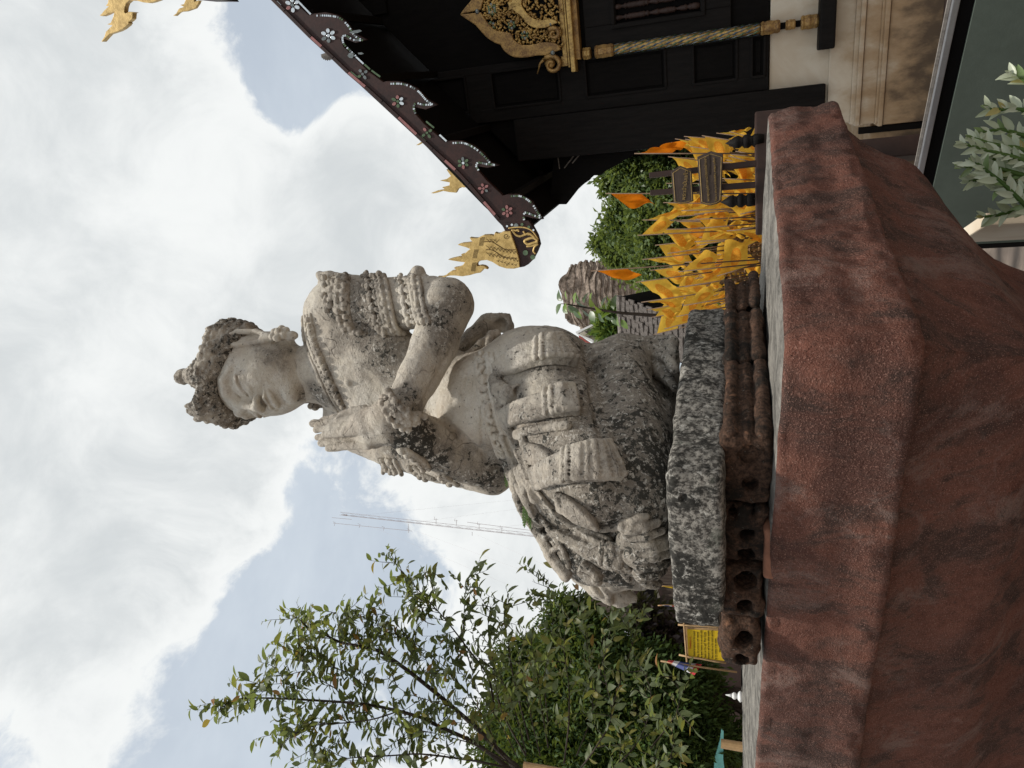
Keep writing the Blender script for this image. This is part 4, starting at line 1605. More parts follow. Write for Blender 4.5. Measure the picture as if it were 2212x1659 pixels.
# raised stiles and rails around sunk panels, left of the window
stiles = [(s_in, s_in + .09), (sz(1540, 95)[0] - .0, sz(1540, 72)[0])]
sa, sb = sz(1540, 176)[0], sz(1540, 92)[0]
rows = [(1436, 1265), (1590, 1499), (1205, 1060), (1000, 860), (1650, 1625)]
zl = [(sz(a, 130)[1], sz(b_, 130)[1]) for a, b_ in rows]
zl.sort()
zprev = PZ
for (z0, z1) in zl:
    m = MB()
    wbox(m, s_in, s_c - hw - .24, zprev, z0, .0, .045)
    part('rail', m, M_WOOD2, temple, bevel=.01)
    m = MB()
    wbox(m, sa, sb, z0, z1, .0, .012)
    pn = part('wood_panel', m, M_WOOD, temple)
    m = MB()
    wbox(m, sa + .03, sb - .03, z0 + .03, z1 - .03, .012, .024)
    part('panel_field', m, M_WOOD, pn, bevel=.006)
    for (x0, x1, y0, y1) in ((sa - .02, sa + .006, z0 - .01, z1 + .01), (sb - .006, sb + .02, z0 - .01, z1 + .01), (sa, sb, z0 - .02, z0 + .006), (sa, sb, z1 - .006, z1 + .02)):
        m = MB()
        wbox(m, x0, x1, y0, y1, .03, .062)
        part('panel_moulding', m, M_WOOD2, pn, bevel=.006)
    zprev = z1
m = MB()
wbox(m, s_in, sa - .002, PZ, min(5.0, zroof(s_in)), .0, .05)
part('stile', m, M_WOOD2, temple, bevel=.01)
m = MB()
wbox(m, sb + .002, s_c - hw - .222, PZ, min(5.0, zroof(sb)), .0, .05)
part('stile', m, M_WOOD2, temple, bevel=.01)
# vertical boards above the window
for i in range(22):
    s0 = .25 + i * .18
    if s0 > SR_ - .2:
        break
    m = MB()
    if zroof(s0) < zprev + .1:
        continue
    wbox(m, s0, s0 + .165, zprev + .02, zroof(s0), .0, .02 + .012 * (i % 3))
    part('wall_board', m, M_WOOD2 if i % 2 else M_WOOD, temple)

# ---- gilded surround


def trace(lst, off):
    return [sz(x, y, off) for x, y in lst]


def c2(*p):
    return [(972 + x * .2441, y * .2441) for x, y in p]


def slab_from(outline, off, th):
    mb = MB()
    mb.extrude([at(s, z, off) for s, z in outline], EN * th)
    return mb


OFP = .16
gable = empty('window_pediment', W0 + E1 * s_c)
gable.parent = temple
gable.matrix_parent_inverse = Matrix.Translation(-Vector(temple.location))
outer = catmull(c2((100, 130), (165, 178), (230, 220), (290, 285), (350, 345), (420, 385), (455, 395)), 4) + catmull(c2((458, 398), (480, 440), (530, 485), (600, 510), (700, 506), (780, 492), (850, 490)), 4)
inner = catmull(c2((990, 440), (960, 395), (900, 375), (800, 378), (760, 392), (640, 396), (575, 352)), 4) + catmull(c2((570, 345), (540, 292), (420, 272), (350, 212), (285, 110)), 4)
band = trace(outer + inner, OFP)
apex_s = trace(c2((100, 130)), OFP)[0][0]


def mirror(o):
    return [(2 * apex_s - s, z) for s, z in o][::-1]


for o in (band, mirror(band)):
    part('arch_band', slab_from(o, OFP, .05), M_GOLD2, gable, bevel=.010)
back = trace(outer + c2((1000, 420), (1000, -400)) + c2((100, 129)), OFP)
bo = trace(outer + c2((1000, 500)), OFP - .03)
bo_full = bo + [(2 * apex_s - s, z) for s, z in bo[::-1]][:-1]
part('arch_back', slab_from(bo_full, OFP - .05, .045), M_WOOD, gable)
in2_o = catmull(c2((515, 20), (540, 70), (640, 150), (700, 222), (770, 250), (850, 246), (905, 225), (925, 215)), 4)
in2_i = catmull(c2((958, 205), (940, 182), (900, 172), (800, 180), (720, 150), (660, 80), (630, 20)), 4)
b2 = trace(in2_o + in2_i, OFP + .02)
for o in (b2, mirror(b2)):
    part('inner_arch', slab_from(o, OFP + .01, .05), M_GOLD, gable, bevel=.009)
# scrolls at the springing
for (cx, cy, r0, tail) in ((905, 575, 95, [(775, 655), (800, 560), (850, 510)]), (920, 300, 62, [(815, 362), (835, 300), (880, 262)])):
    pts = []
    for i in range(34):
        a = 2.6 + i * .27
        rr = r0 * (1.0 - i / 44)
        pts.append((cx + rr * math.cos(a), cy + rr * math.sin(a)))
    for mir in (0, 1):
        q = trace(c2(*([tail[0]] + tail[1:] + pts[4:])), OFP + .02)
        if mir:
            q = mirror(q)[::-1]
        mb = MB()
        q3 = [at(s, z, OFP + .03) for s, z in q]
        n_ = len(q3)
        mb.tube(q3, [.006 + (.026 * min(1, i / 4)) * (1 - .72 * i / n_) for i in range(n_)], 6)
        part('scroll', mb, M_GOLD2, gable, smooth=True)
        dsc = trace(c2((cx - 20, cy - 15)), OFP)[0]
        if mir:
            dsc = (2 * apex_s - dsc[0], dsc[1])
        mb = MB()
        mb.lathe(at(dsc[0], dsc[1], OFP - .01), [(r0 * .00062, 0), (r0 * .0006, .02), (r0 * .0004, .034)], 14, EN)
        part('scroll_eye', mb, M_GOLD2, gable, smooth=True)
for (x, y, r_) in ((240, 105, 24), (908, 468, 26), (890, 215, 18), (545, 222, 0)):
    if not r_:
        continue
    for mir in (0, 1):
        s, z = trace(c2((x, y)), OFP + .05)[0]
        if mir:
            s = 2 * apex_s - s
        mb = MB()
        mb.lathe(at(s, z, OFP + .045), [(r_ * .0011, 0), (r_ * .0009, .012), (r_ * .0004, .018)], 10, EN)
        part('mirror_boss', mb, M_GLASSD, gable, smooth=True)
# flowers of green glass
for (x, y, r_) in ((370, 75, 34), (545, 222, 30), (662, 312, 30), (330, -60, 30)):
    for mir in (0, 1):
        s, z = trace(c2((x, y)), OFP + .03)[0]
        if mir:
            s = 2 * apex_s - s
        for j in range(6):
            a = j * math.pi / 3
            mb = MB()
            mb.lathe(at(s + r_ * .00105 * math.cos(a), z + r_ * .00105 * math.sin(a), OFP + .02), [(r_ * .0007, 0), (r_ * .00062, .012), (r_ * .0003, .018)], 8, EN)
            part('flower_petal', mb, M_GLASSG if (j + mir) % 3 else M_GLASSD, gable, smooth=True)
# carved leaves filling the field (too many and too small to pick apart)
mb = MB()
lr = random.Random(5)
cand = 0
poly = trace(inner[::-1], OFP)
zmin, zmax = min(p[1] for p in band), max(p[1] for p in band)


def inside(poly, x, y):
    c_ = False
    n_ = len(poly)
    for i in range(n_):
        (x0, y0), (x1, y1) = poly[i], poly[(i + 1) % n_]
        if (y0 > y) != (y1 > y) and x < (x1 - x0) * (y - y0) / (y1 - y0) + x0:
            c_ = not c_
    return c_


field = trace(inner, OFP) + [(apex_s, trace(c2((285, 110)), OFP)[0][1]), (apex_s, trace(c2((990, 440)), OFP)[0][1])]
while cand < 420:
    s = lr.uniform(min(p[0] for p in field), apex_s)
    z = lr.uniform(zmin, zmax)
    if not inside(field, s, z):
        continue
    cand += 1
    a = lr.uniform(0, 6.28)
    L = lr.uniform(.020, .045)
    for ss in (s, 2 * apex_s - s):
        pts = []
        for i in range(5):
            t_ = i / 4
            aa = a + 2.2 * t_
            pts.append(at(ss + L * t_ * math.cos(aa), z + L * t_ * math.sin(aa), OFP + .004 + .026 * math.sin(t_ * 3.1)))
        mb.tube(pts, [.004, .0095, .012, .008, .002], 5)
tag(part('carved_foliage', mb, M_GOLD, gable, smooth=True), kind='stuff')
# entablature under the pediment
zA = trace(c2((960, 300)), OFP)[0][1]
bars = [((960, 1022), 590, .05, .14, M_GOLD), ((1024, 1042), 600, .09, .15, M_GOLD), ((1046, 1086), 640, .06, .20, M_GOLD), ((1090, 1140), 530, .03, .13, M_GOLD2)]
for (x0, x1), ye, o0, o1, mt in bars:
    s0, z1 = trace(c2((x0, 300)), o1)[0]
    z1 = trace(c2((x0, 300)), o1)[0][1]
    z0 = trace(c2((x1, 300)), o1)[0][1]
    sl = trace(c2(((x0 + x1) / 2, ye)), o1)[0][0]
    m = MB()
    wbox(m, sl, 2 * apex_s - sl, z0, z1, -.0, o1)
    part('cornice_bar', m, mt, gable, bevel=.008)
# ---- twisted glass-inlaid columns
for mir in (0, 1):
    colm = empty('window_column', W0)
    colm.parent = temple
    colm.matrix_parent_inverse = Matrix.Translation(-Vector(temple.location))

    def cs(xd, yd, off=.09):
        s, z = sz(xd, yd, off)
        return ((2 * apex_s - s) if mir else s, z)
    sx, zt_ = cs(1327, 104)
    sx2, zb_ = cs(1641, 66)
    sx = (sx + sx2) / 2
    Hc = zt_ - zb_
    rad = .052
    mb = MB()
    n_ = 40
    for i in range(n_ + 1):
        pass
    mb.lathe(at(sx, zb_, .08), [(rad * (.86 + .10 * i / 40), Hc * i / 40) for i in range(41)], 20)
    part('column_shaft', mb, M_GOLD, colm, smooth=True)
    mats3 = (M_GLASSG, M_GLASSB, M_GLASSD)
    nrow = 22
    groups = [MB(), MB(), MB()]
    for i in range(nrow):
        for j in range(9):
            a = 2 * math.pi * j / 9 + i * .35
            zc = zb_ + Hc * (i + .5) / nrow
            d_ = E1 * math.cos(a) + EN * math.sin(a)
            tdir = (-E1 * math.sin(a) + EN * math.cos(a))
            c_ = at(sx, zc, .08) + d_ * (rad * .95)
            sl = tdir * .8 + Vector((0, 0, .6))
            h_ = Hc / nrow * .46
            q = [c_ - sl * .017 - Vector((0, 0, h_)), c_ + sl * .017 - Vector((0, 0, h_ * .2)), c_ + sl * .019 + Vector((0, 0, h_)), c_ - sl * .015 + Vector((0, 0, h_ * .3))]
            groups[(i * 2 + j) % 3].add([p + d_ * .004 for p in q] + [c_ + d_ * .010], [(0, 1, 4), (1, 2, 4), (2, 3, 4), (3, 0, 4)])
    for g, mt in zip(groups, mats3):
        tag(part('glass_inlay', g, mt, colm), kind='stuff')
    for (xa, xb, ya, wr, mt, nm) in ((1285, 1326, 108, 1.25, M_GOLD2, 'capital'), (1259, 1276, 112, 1.15, M_GOLD, 'capital_block'), (1643, 1685, 64, 1.2, M_GOLD2, 'column_foot'), (1697, 1718, 58, .9, M_GOLD2, 'column_foot'), (1730, 1768, 52, 1.25, M_GOLD2, 'column_foot')):
        z1 = cs(xa, ya)[1]
        z0 = cs(xb, ya)[1]
        mb = MB()
        mb.lathe(at(sx, z0, .08), [(rad * wr * f_, (z1 - z0) * t_) for f_, t_ in ((.85, 0), (1.05, .12), (1.0, .3), (1.1, .55), (1.0, .8), (1.1, .9), (.9, 1.0))], 8)
        part(nm, mb, mt, colm)
    m = MB()
    wbox(m, sx - .03, sx + .03, cs(1768, 52)[1], zb_, .0, .05)
    part('column_backing', m, M_WOOD, colm)

# ---- plastered base with mouldings, and the dark ledge under the window
base = []
zs = [sz(x, 150)[1] for x in (1660, 1795)]
sl_ = [(-.02, -.0), ]
levels = [(1662, 1790, .015, .10), (1790, 1842, .05, 0.0), (1842, 1853, .075, -.02), (1853, 1864, .11, -.04), (1864, 1897, .085, -.03), (1897, 1904, .105, -.04), (1904, 1915, .135, -.06), (1915, 2075, .11, -.05)]
for i, (xa, xb, o, sl0) in enumerate(levels):
    z1, z0 = sz(xa, 150, o)[1], sz(xb, 150, o)[1]
    if i == len(levels) - 1:
        z0 = GZ + .05
    m = MB()
    wbox(m, sl0, SR_, z0, z1 - .002, -8, o)
    part('plaster_base' if i in (0, 1, 4, 7) else 'base_moulding', m, M_PLASTER, temple, bevel=.010 if i else .003)
m = MB()
wbox(m, -.16, SR_, GZ, GZ + .055, -8, .20)
part('base_step', m, M_BRWALL, temple, bevel=.02)
m = MB()
wbox(m, -.75, -.05, GZ, sz(1880, 300, -.1)[1], -8, -.12)
part('side_base', m, M_PLASTER, temple, bevel=.01)
m = MB()
wbox(m, -.14, -.075, GZ, sz(1857, 270, -.05)[1], -.14, -.08)
part('corner_board', m, M_WOOD2, temple, bevel=.004)
m = MB()
zl0, zl1 = sz(1806, 50, .2)[1], sz(1770, 50, .2)[1]
sl0 = sz(1790, 106, .2)[0]
wbox(m, sl0, 2 * apex_s - sl0, zl0, zl1, 0, .22)
part('window_ledge', m, M_WOOD2, temple, bevel=.02)

# ---- roof: bargeboard with mirror inlay, boards of the roof behind it
OB = 1.55
top_e = [(500, -75), (560, -24), (590, 0), (671, 81), (705, 112), (752, 157.5), (807.5, 205), (860, 254), (918, 309), (960, 347), (996, 381), (1044, 436), (1077, 475), (1093, 491)]
low_e = [(1142, 485), (1136, 475), (1137, 465), (1152, 469), (1176, 472), (1165, 456), (1152, 433), (1126, 418), (1100, 418), (1090, 421), (1054, 387), (1035, 364.5), (1035, 358), (1057, 361), (1082, 356), (1061, 348),
         (1048, 330), (1028, 314), (1002, 303), (973, 303), (966, 306), (921, 267), (901, 244), (901, 231), (924, 236), (949, 226), (926, 213), (904.5, 190), (885, 180), (865, 175), (839, 175), (833, 177), (800, 153), (768, 120), (748, 101),
         (740, 83), (752, 85), (774, 93), (797, 86), (770, 71), (752, 47), (735, 33), (709, 27), (680, 30), (673, 33), (638, 0), (612, -24), (552, -75)]
roofz = empty('bargeboard', wp(900, 280, OB))
roofz.parent = temple
roofz.matrix_parent_inverse = Matrix.Translation(-Vector(temple.location))


def flat_part(name, outline, off, th, mat, parent, bevel=.006):
    mb = MB()
    mb.extrude([wp(x, y, off) for x, y in outline], EN * th)
    return part(name, mb, mat, parent, bevel=bevel)


flat_part('board', top_e + low_e, OB, .05, M_BARGE, roofz)
# narrow capping strip along the upper edge, in chipped lengths
cap_pts = catmull(top_e[1:-1], 3)
for i in range(0, len(cap_pts) - 1, 2):
    a, b_ = Vector((*cap_pts[i], 0)), Vector((*cap_pts[min(i + 2, len(cap_pts) - 1)], 0))
    d_ = (b_ - a).normalized()
    n_ = Vector((-d_.y, d_.x, 0))
    if n_.x < 0:
        n_ = -n_
    n_ = Vector((abs(n_.x), -abs(n_.y), 0))
    w_ = 4.5
    a, b_ = a + d_ * .8, b_ - d_ * .8
    q = [(a.x - n_.x, a.y - n_.y), (b_.x - n_.x, b_.y - n_.y), (b_.x + n_.x * w_, b_.y + n_.y * w_), (a.x + n_.x * w_, a.y + n_.y * w_)]
    flat_part('edge_strip', q, OB + .052, .012, M_BARGE if i % 3 else M_GLASSP, roofz, 0)
# mirror rows along the scalloped lower edge
mirr = [MB(), MB(), MB()]
lobe = [
    [(682, 34), (709, 34), (734, 39), (752, 55), (767, 77), (783, 87)], [(783, 87), (764, 86), (748, 77), (741, 80), (742, 92), (748, 101)], [(748, 101), (768, 120)],
    [(842, 181), (866, 181), (885, 186), (904, 197), (922, 217), (935, 226)], [(935, 226), (915, 226), (900, 223), (894, 230), (897, 243)],
    [(976, 309), (1002, 309), (1026, 320), (1046, 337), (1061, 354), (1070, 356)], [(1070, 356), (1050, 354), (1034, 351), (1029, 358), (1033, 366)],
    [(1102, 424), (1126, 424), (1148, 438), (1161, 458), (1170, 471)], [(1170, 471), (1150, 464), (1136, 459), (1131, 466), (1133, 476)]]
for ln in lobe:
    cpt = catmull(ln, 14)
    acc = 0
    for i in range(len(cpt) - 1):
        a, b_ = cpt[i], cpt[i + 1]
        L = math.hypot(b_[0] - a[0], b_[1] - a[1])
        acc += L
        if acc < 3.6:
            continue
        acc = 0
        d_ = ((b_[0] - a[0]) / L, (b_[1] - a[1]) / L)
        n_ = (-d_[1], d_[0])
        if rng.random() < .06:
            continue
        q = [(a[0] + d_[0] * u + n_[0] * v, a[1] + d_[1] * u + n_[1] * v) for u, v in ((0, -2), (3, -2), (3, 2), (0, 2))]
        mirr[rng.choice((0, 0, 0, 1, 2))].extrude([wp(x, y, OB + .05) for x, y in q], EN * .008)
for mb_, mt in zip(mirr, (M_MIRROR, M_GLASSD, M_GLASSG)):
    tag(part('mirror_row', mb_, mt, roofz), kind='stuff')
for (a, b_, mt) in (((644, 2), (672, 31), M_MIRROR), ((770, 123), (786, 138), M_MIRROR), ((788, 139), (800, 150), M_GLASSG), ((803, 152), (822, 166), M_GLASSG), ((921, 262), (938, 276), M_GLASSG), ((950, 291), (965, 305), M_MIRROR), ((598, 3), (607, 12), M_MIRROR),
                    ((758, 155), (772, 166), M_GLASSG), ((908, 294), (920, 305), M_GLASSG)):
    d_ = Vector((b_[0] - a[0], b_[1] - a[1], 0)).normalized()
    n_ = (-d_.y * 1.8, d_.x * 1.8)
    flat_part('mirror_strip', [(a[0] - n_[0], a[1] - n_[1]), (b_[0] - n_[0], b_[1] - n_[1]), (b_[0] + n_[0], b_[1] + n_[1]), (a[0] + n_[0], a[1] + n_[1])], OB + .05, .008, mt, roofz, 0)
# flowers: (centre, radius, petal materials)
W_, G_, P_, D_ = M_MIRROR, M_GLASSG, M_GLASSP, M_GLASSD
flowers = [((633, 11), 15, (W_, W_, W_, P_, W_, W_), D_), ((710, 77), 15, (W_, W_, D_, D_, W_, W_), W_), ((784, 160), 12, (D_, D_, G_, D_), D_), ((860, 219), 13, (W_, W_, G_, P_, G_, P_), G_),
           ((923, 287), 12, (G_, G_, G_, P_), G_), ((1001, 352), 12, (G_, G_, P_, G_, G_, D_), W_), ((1045, 407), 11, (P_, D_, P_, P_, P_), P_), ((1096, 456), 12, (P_, P_, P_, P_, G_, P_), P_)]
for (cx, cy), r_, pm, cm in flowers:
    n_ = len(pm)
    for j in range(n_ + 1):
        if j == n_:
            px, py, ra, rb, a = cx, cy, r_ * .26, r_ * .26, 0
            mt = cm
        else:
            a = 2 * math.pi * j / n_ - .6
            px, py, ra, rb = cx + r_ * .72 * math.cos(a), cy + r_ * .72 * math.sin(a), r_ * (.37 + .04 * math.sin(j * 2.3 + cx)), r_ * .27
            mt = pm[j]
        o = [(px + ra * math.cos(q) * math.cos(a) - rb * math.sin(q) * math.sin(a), py + ra * math.cos(q) * math.sin(a) + rb * math.sin(q) * math.cos(a)) for q in [k * math.pi / 5 for k in range(10)]]
        flat_part('petal', o, OB + .051, .009, mt, roofz, .002)
flat_part('petal', [(755, 70), (765, 66), (778, 64), (783, 67), (774, 71), (762, 73)], OB + .051, .009, D_, roofz, .002)
# loose drop of grey glass hanging on the lower edge
flat_part('petal', [(754, 116), (759, 113), (764, 115), (766, 121), (762, 126), (756, 125), (752, 121)], OB + .052, .012, D_, roofz, .002)
flat_part('petal', [(774, 114), (782, 113), (787, 116), (781, 118), (775, 117)], OB + .052, .008, D_, roofz, .001)


def nz(*p):
    return [(945 + x * .12206, 448 + y * .12206) for x, y in p]


# the dark curled end and its gold serpent head
neck = nz((1225, 395), (1150, 260), (1640, 210), (1720, 330), (1800, 480), (1840, 640), (1790, 770), (1720, 900), (1640, 980), (1560, 1025), (1480, 1038), (1380, 900), (1300, 640))
flat_part('curled_end', neck, OB - .005, .06, M_BARGE, roofz)
head_o = nz((1320, 400), (1200, 405), (1130, 440), (1090, 440), (1045, 422), (1032, 480), (960, 465), (850, 470), (740, 525), (660, 522), (600, 513), (625, 560), (660, 590), (560, 605), (470, 612), (385, 640), (470, 665), (540, 685), (612, 715), (560, 750), (520, 795),
            (445, 812), (480, 850), (400, 855), (290, 880), (218, 902), (300, 918), (420, 938), (515, 948), (480, 1000), (420, 1030), (318, 1046), (380, 1090), (280, 1102), (220, 1140), (180, 1180), (110, 1205), (28, 1205), (80, 1225), (140, 1228), (200, 1195), (260, 1182),
            (350, 1182), (470, 1196), (600, 1176), (720, 1142), (790, 1132), (830, 1090), (860, 1060), (920, 1072), (900, 1040), (860, 1015), (800, 1003), (735, 1016), (728, 980), (750, 945), (800, 918), (900, 908), (1000, 942), (1120, 1018), (1250, 1058), (1380, 1062), (1480, 1038),
            (1470, 900), (1430, 740), (1380, 590), (1335, 470))
flat_part('naga_head', head_o, OB + .02, .06, M_GOLD3, roofz, .006)
# incised lines on the gilding: scales, ribs, spirals (as thin inlaid cords)
mb = MB()


def cord(pts, r_=.0035, off=OB + .081, n=4):
    pts = [q for q in pts if all(inside(head_o, q[0] + dx, q[1] + dy) for dx, dy in ((2, 0), (-2, 0), (0, 2), (0, -2)))]
    if len(pts) > 1:
        mb.tube([wp(x, y, off) for x, y in pts], r_ * .8, n)


for ln in (((820, 610), (960, 610), (1080, 680), (1200, 745), (1380, 750)), ((860, 750), (980, 760), (1100, 840), (1200, 890), (1400, 900))):
    cord(catmull(nz(*ln), 6), .006)
for row, (y0, sl) in enumerate(((560, .10), (680, .42), (800, .45), (900, .5), (985, .45))):
    for i in range(9):
        x0 = 860 + i * 62
        y1 = y0 + (x0 - 860) * sl * .45
        if x0 > 1440 or (row == 0 and x0 > 1040):
            continue
        cord(nz((x0, y1), (x0 + 45, y1 + 26), (x0 + 58, y1 + 62)), .003)
        cord(nz((x0 + 58, y1 + 62), (x0 + 80, y1 + 26), (x0 + 105, y1 + 2)), .003)
for c_, h_ in ((780, 600), (670, 820), (640, 1050)):
    for k in range(4):
        x0 = c_ - 30 + k * 20
        cord(catmull(nz((x0 + 18, h_ - 75), (x0 + 5, h_ - 30), (x0 - 5, h_ + 20), (x0 - 16, h_ + 80)), 3), .003)
for (cx, cy, r_) in ((1215, 510, 55), (1590, 570, 30), (1435, 420, 22)):
    cord([nz((cx + r_ * (1 - i / 22) * math.cos(i * .5), cy + r_ * (1 - i / 22) * math.sin(i * .5)))[0] for i in range(18)], .004)
tag(part('incised_line', mb, M_LINE, roofz), kind='stuff')
mb = MB()
for ln, r_ in ((((1320, 390), (1380, 480), (1470, 510), (1560, 480), (1640, 470), (1780, 590)), .012), (((1780, 590), (1700, 540), (1600, 560), (1540, 600), (1600, 650), (1700, 630), (1780, 600)), .014), (((1580, 690), (1680, 680), (1780, 640)), .010),
               (((1260, 370), (1400, 350), (1560, 360), (1680, 420), (1780, 560)), .008), (((1330, 395), (1390, 410), (1430, 400), (1440, 430)), .010), (((1520, 420), (1560, 470), (1640, 480)), .010), (((1780, 650), (1720, 700), (1700, 780), (1740, 820)), .010)):
    mb.tube([wp(x, y, OB + .058) for x, y in catmull(nz(*ln), 5)], r_, 6)
part('gold_tendril', mb, M_GOLD3, roofz, smooth=True)
for (x, y, r_, mt) in ((1235, 330, 20, W_), (1320, 305, 22, W_), (1395, 320, 42, D_), (1500, 300, 28, G_), (1620, 345, 26, G_), (1700, 400, 20, W_), (1560, 800, 50, G_), (1690, 880, 45, G_)):
    o = nz(*[(x + r_ * math.cos(k * math.pi / 4 + .4), y + r_ * math.sin(k * math.pi / 4 + .4)) for k in range(8)])
    flat_part('glass_inset', o, OB + .054, .008, mt, roofz, .001)

# roof boards and tiles running back from the gable
upper = [(x, y) for x, y in top_e] + nz((1560, 1022))
ROOFLEN = 9.0
line = [wp(x, y, OB) for x, y in ((560, -24), (752, 162), (918, 316), (1044, 446), (1120, 515))]
# straight continuation up to the ridge beyond the frame
dirr = (line[0] - line[1]).normalized()
line = [line[0] + dirr * 2.6] + line
ridge_s = (line[0] - W0).dot(E1)
mb = MB()
n_ = len(line)
th = (line[0] - line[2]).normalized().cross(EN).normalized()
if th.z > 0:
    th = -th
vs = []
for p in line:
    vs += [p + EB * .02, p + EB * ROOFLEN, p + EB * ROOFLEN + th * .10, p + EB * .02 + th * .10]
fs = []
for i in range(n_ - 1):
    for k in range(4):
        fs.append((i * 4 + k, i * 4 + (k + 1) % 4, (i + 1) * 4 + (k + 1) % 4, (i + 1) * 4 + k))
fs += [(0, 3, 2, 1), tuple((n_ - 1) * 4 + k for k in range(4))]
mb.add(vs, fs)
part('roof', mb, M_WOOD, temple)
mb = MB()
vs2 = []
for p in line[::-1]:
    s_ = (p - W0).dot(E1)
    q = p + E1 * (2 * (ridge_s - s_))
    t2 = Vector((th.x, th.y, th.z))
    t2 = th - E1 * 2 * th.dot(E1)
    vs2 += [q + EB * .02, q + EB * ROOFLEN, q + EB * ROOFLEN + t2 * .10, q + EB * .02 + t2 * .10]
mb.add(vs2, [tuple(reversed(f)) for f in fs])
part('roof', mb, M_WOOD, temple)
# gable filling between wall and roof, rafters and purlins under the eaves
for i, f_ in enumerate((.15, .4, .65, .9)):
    p = line[1] + (line[-1] - line[1]) * f_ + th * .16
    mb = MB()
    mb.tube([p + EB * .05, p + EB * 4.0], .05, 4)
    part('purlin', mb, M_WOOD2, temple)
# openwork bracket below the eave at the corner
brk = [(1225, 440), (1250, 408), (1263, 396), (1275, 388), (1283, 378), (1300, 377), (1310, 368), (1323, 361), (1340, 352), (1352, 343), (1362, 340), (1378, 326), (1400, 320), (1420, 306), (1452, 297), (1450, 286), (1380, 285), (1300, 285), (1200, 300), (1190, 440)]
flat_part('eave_bracket', brk, -.10, .05, M_WOOD, temple)
for (a, b_) in (((1200, 305), (1209, 365)), ((1219, 363), (1256, 315)), ((1236, 353), (1262, 322))):
    mb = MB()
    mb.tube([wp(*a, -.04), wp(*b_, -.04)], .008, 4)
    part('bracket_stay', mb, M_GREYW, temple)
for (x, y) in ((1138, 330), (1155, 313), (1152, 353), (1172, 330), (1168, 372)):
    flat_part('lattice_lozenge', [(x - 8, y), (x, y - 8), (x + 8, y), (x, y + 8)], -.3, .02, M_WOOD2, temple, 0)

# gilded finials of the roofs behind: flame-shaped serpents seen over the bargeboard
fin = empty('naga_finial', wp(975, 400, -2.0), 'gold serpent-flame finial peeping over the bargeboard from the next gable', 'roof finial', 'gold serpent-flame roof finials')


def cf(*p):
    return [(540 + x * .3255, y * .3255) for x, y in p]


def finial(root, outline, off, th=.05):
    mb = MB()
    mb.extrude([wp(x, y, off) for x, y in outline], EN * th)
    return part('flame', mb, M_GOLD3, root, bevel=.006)


fo = cf((1210, 1278), (1240, 1275), (1265, 1258), (1300, 1250), (1280, 1238), (1310, 1230), (1330, 1208), (1265, 1195), (1290, 1187), (1330, 1180), (1340, 1160), (1305, 1125), (1350, 1135), (1400, 1170), (1460, 1180), (1430, 1240), (1400, 1235), (1385, 1250), (1372, 1275), (1330, 1270), (1290, 1268), (1250, 1270))
fo = cf((1208, 1278), (1250, 1262), (1300, 1252), (1282, 1240), (1330, 1228), (1333, 1208), (1268, 1196), (1310, 1186), (1340, 1165), (1310, 1122), (1360, 1130), (1440, 1150), (1480, 1230), (1428, 1242), (1405, 1238), (1390, 1252), (1376, 1276), (1330, 1272), (1290, 1264), (1250, 1276), (1225, 1281))
finial(fin, fo, -2.0)
f2 = empty('naga_finial', wp(905, 305, -3.0), 'thin curved gold finial tip just showing above the bargeboard', 'roof finial', 'gold serpent-flame roof finials')
finial(f2, cf((1107, 962), (1125, 962), (1150, 948), (1180, 950), (1170, 935), (1140, 942)), -3.0, .04)


def ct(*p):
    return [(216 + x * .14647, y * .14647) for x, y in p]


f3 = empty('naga_finial', wp(240, 40, .3), 'large gold serpent-flame finial hanging in from the upper roof at the corner', 'roof finial', 'gold serpent-flame roof finials')
finial(f3, ct((80, 615), (100, 618), (150, 560), (200, 508), (270, 485), (340, 462), (400, 430), (445, 395), (470, 375), (490, 345), (480, 330), (510, 310), (540, 280), (548, 195), (585, 190), (550, 180), (490, 176), (440, 200), (420, 185), (430, 110), (450, 55), (500, 12), (600, 15), (700, 42), (780, 50), (850, 35), (930, 5),
           (960, -90), (200, -120), (190, -20), (180, 50), (148, 92), (190, 98), (120, 165), (90, 205), (55, 235), (100, 242), (160, 220), (200, 198), (275, 185), (255, 260), (220, 340), (165, 362), (245, 378), (190, 430), (150, 470), (130, 540)), .3, .07)
f4 = empty('naga_finial', wp(400, 10, -1.2), 'smaller gold serpent-flame finial beside the large one at the corner', 'roof finial', 'gold serpent-flame roof finials')
finial(f4, ct((1110, 235), (1150, 236), (1200, 190), (1230, 175), (1310, 170), (1370, 150), (1440, 125), (1460, 95), (1485, 60), (1500, 20), (1525, 14), (1480, 8), (1425, 28), (1425, -120), (1250, -120), (1300, 0), (1270, 65), (1215, 75), (1270, 105), (1200, 130), (1180, 160), (1160, 200)), -1.2, .05)
f5 = empty('naga_finial', wp(482, 0, -1.2), 'tiny gold finial tip at the very edge of the sky', 'roof finial', 'gold serpent-flame roof finials')
finial(f5, ct((1795, 26), (1830, 25), (1870, 0), (1900, -60), (1860, -60), (1840, 5)), -1.2, .04)

# the upper roof tier that carries the corner finials (it lies above the picture)
for (o_, off, nm) in (([(318, -12), (372, -12), (330, -90), (120, -330), (60, -330)], .3, 'upper_roof'), ([(389, -17), (425, -17), (400, -120), (250, -330), (200, -330)], -1.2, 'upper_roof')):
    mb = MB()
    mb.extrude([wp(x, y, off - .02) for x, y in o_], EB * 1.3)
    part(nm, mb, M_BARGE, temple)
for root, (x, y), off in ((fin, (985, 405), -2.0), (f2, (925, 306), -3.0)):
    q = wp(x, y, off + .02)
    mb = MB()
    mb.tube([q, q - Vector((0, 0, .5)) + E1 * .12], .03, 6)
    part('mount', mb, M_GOLD3, root)

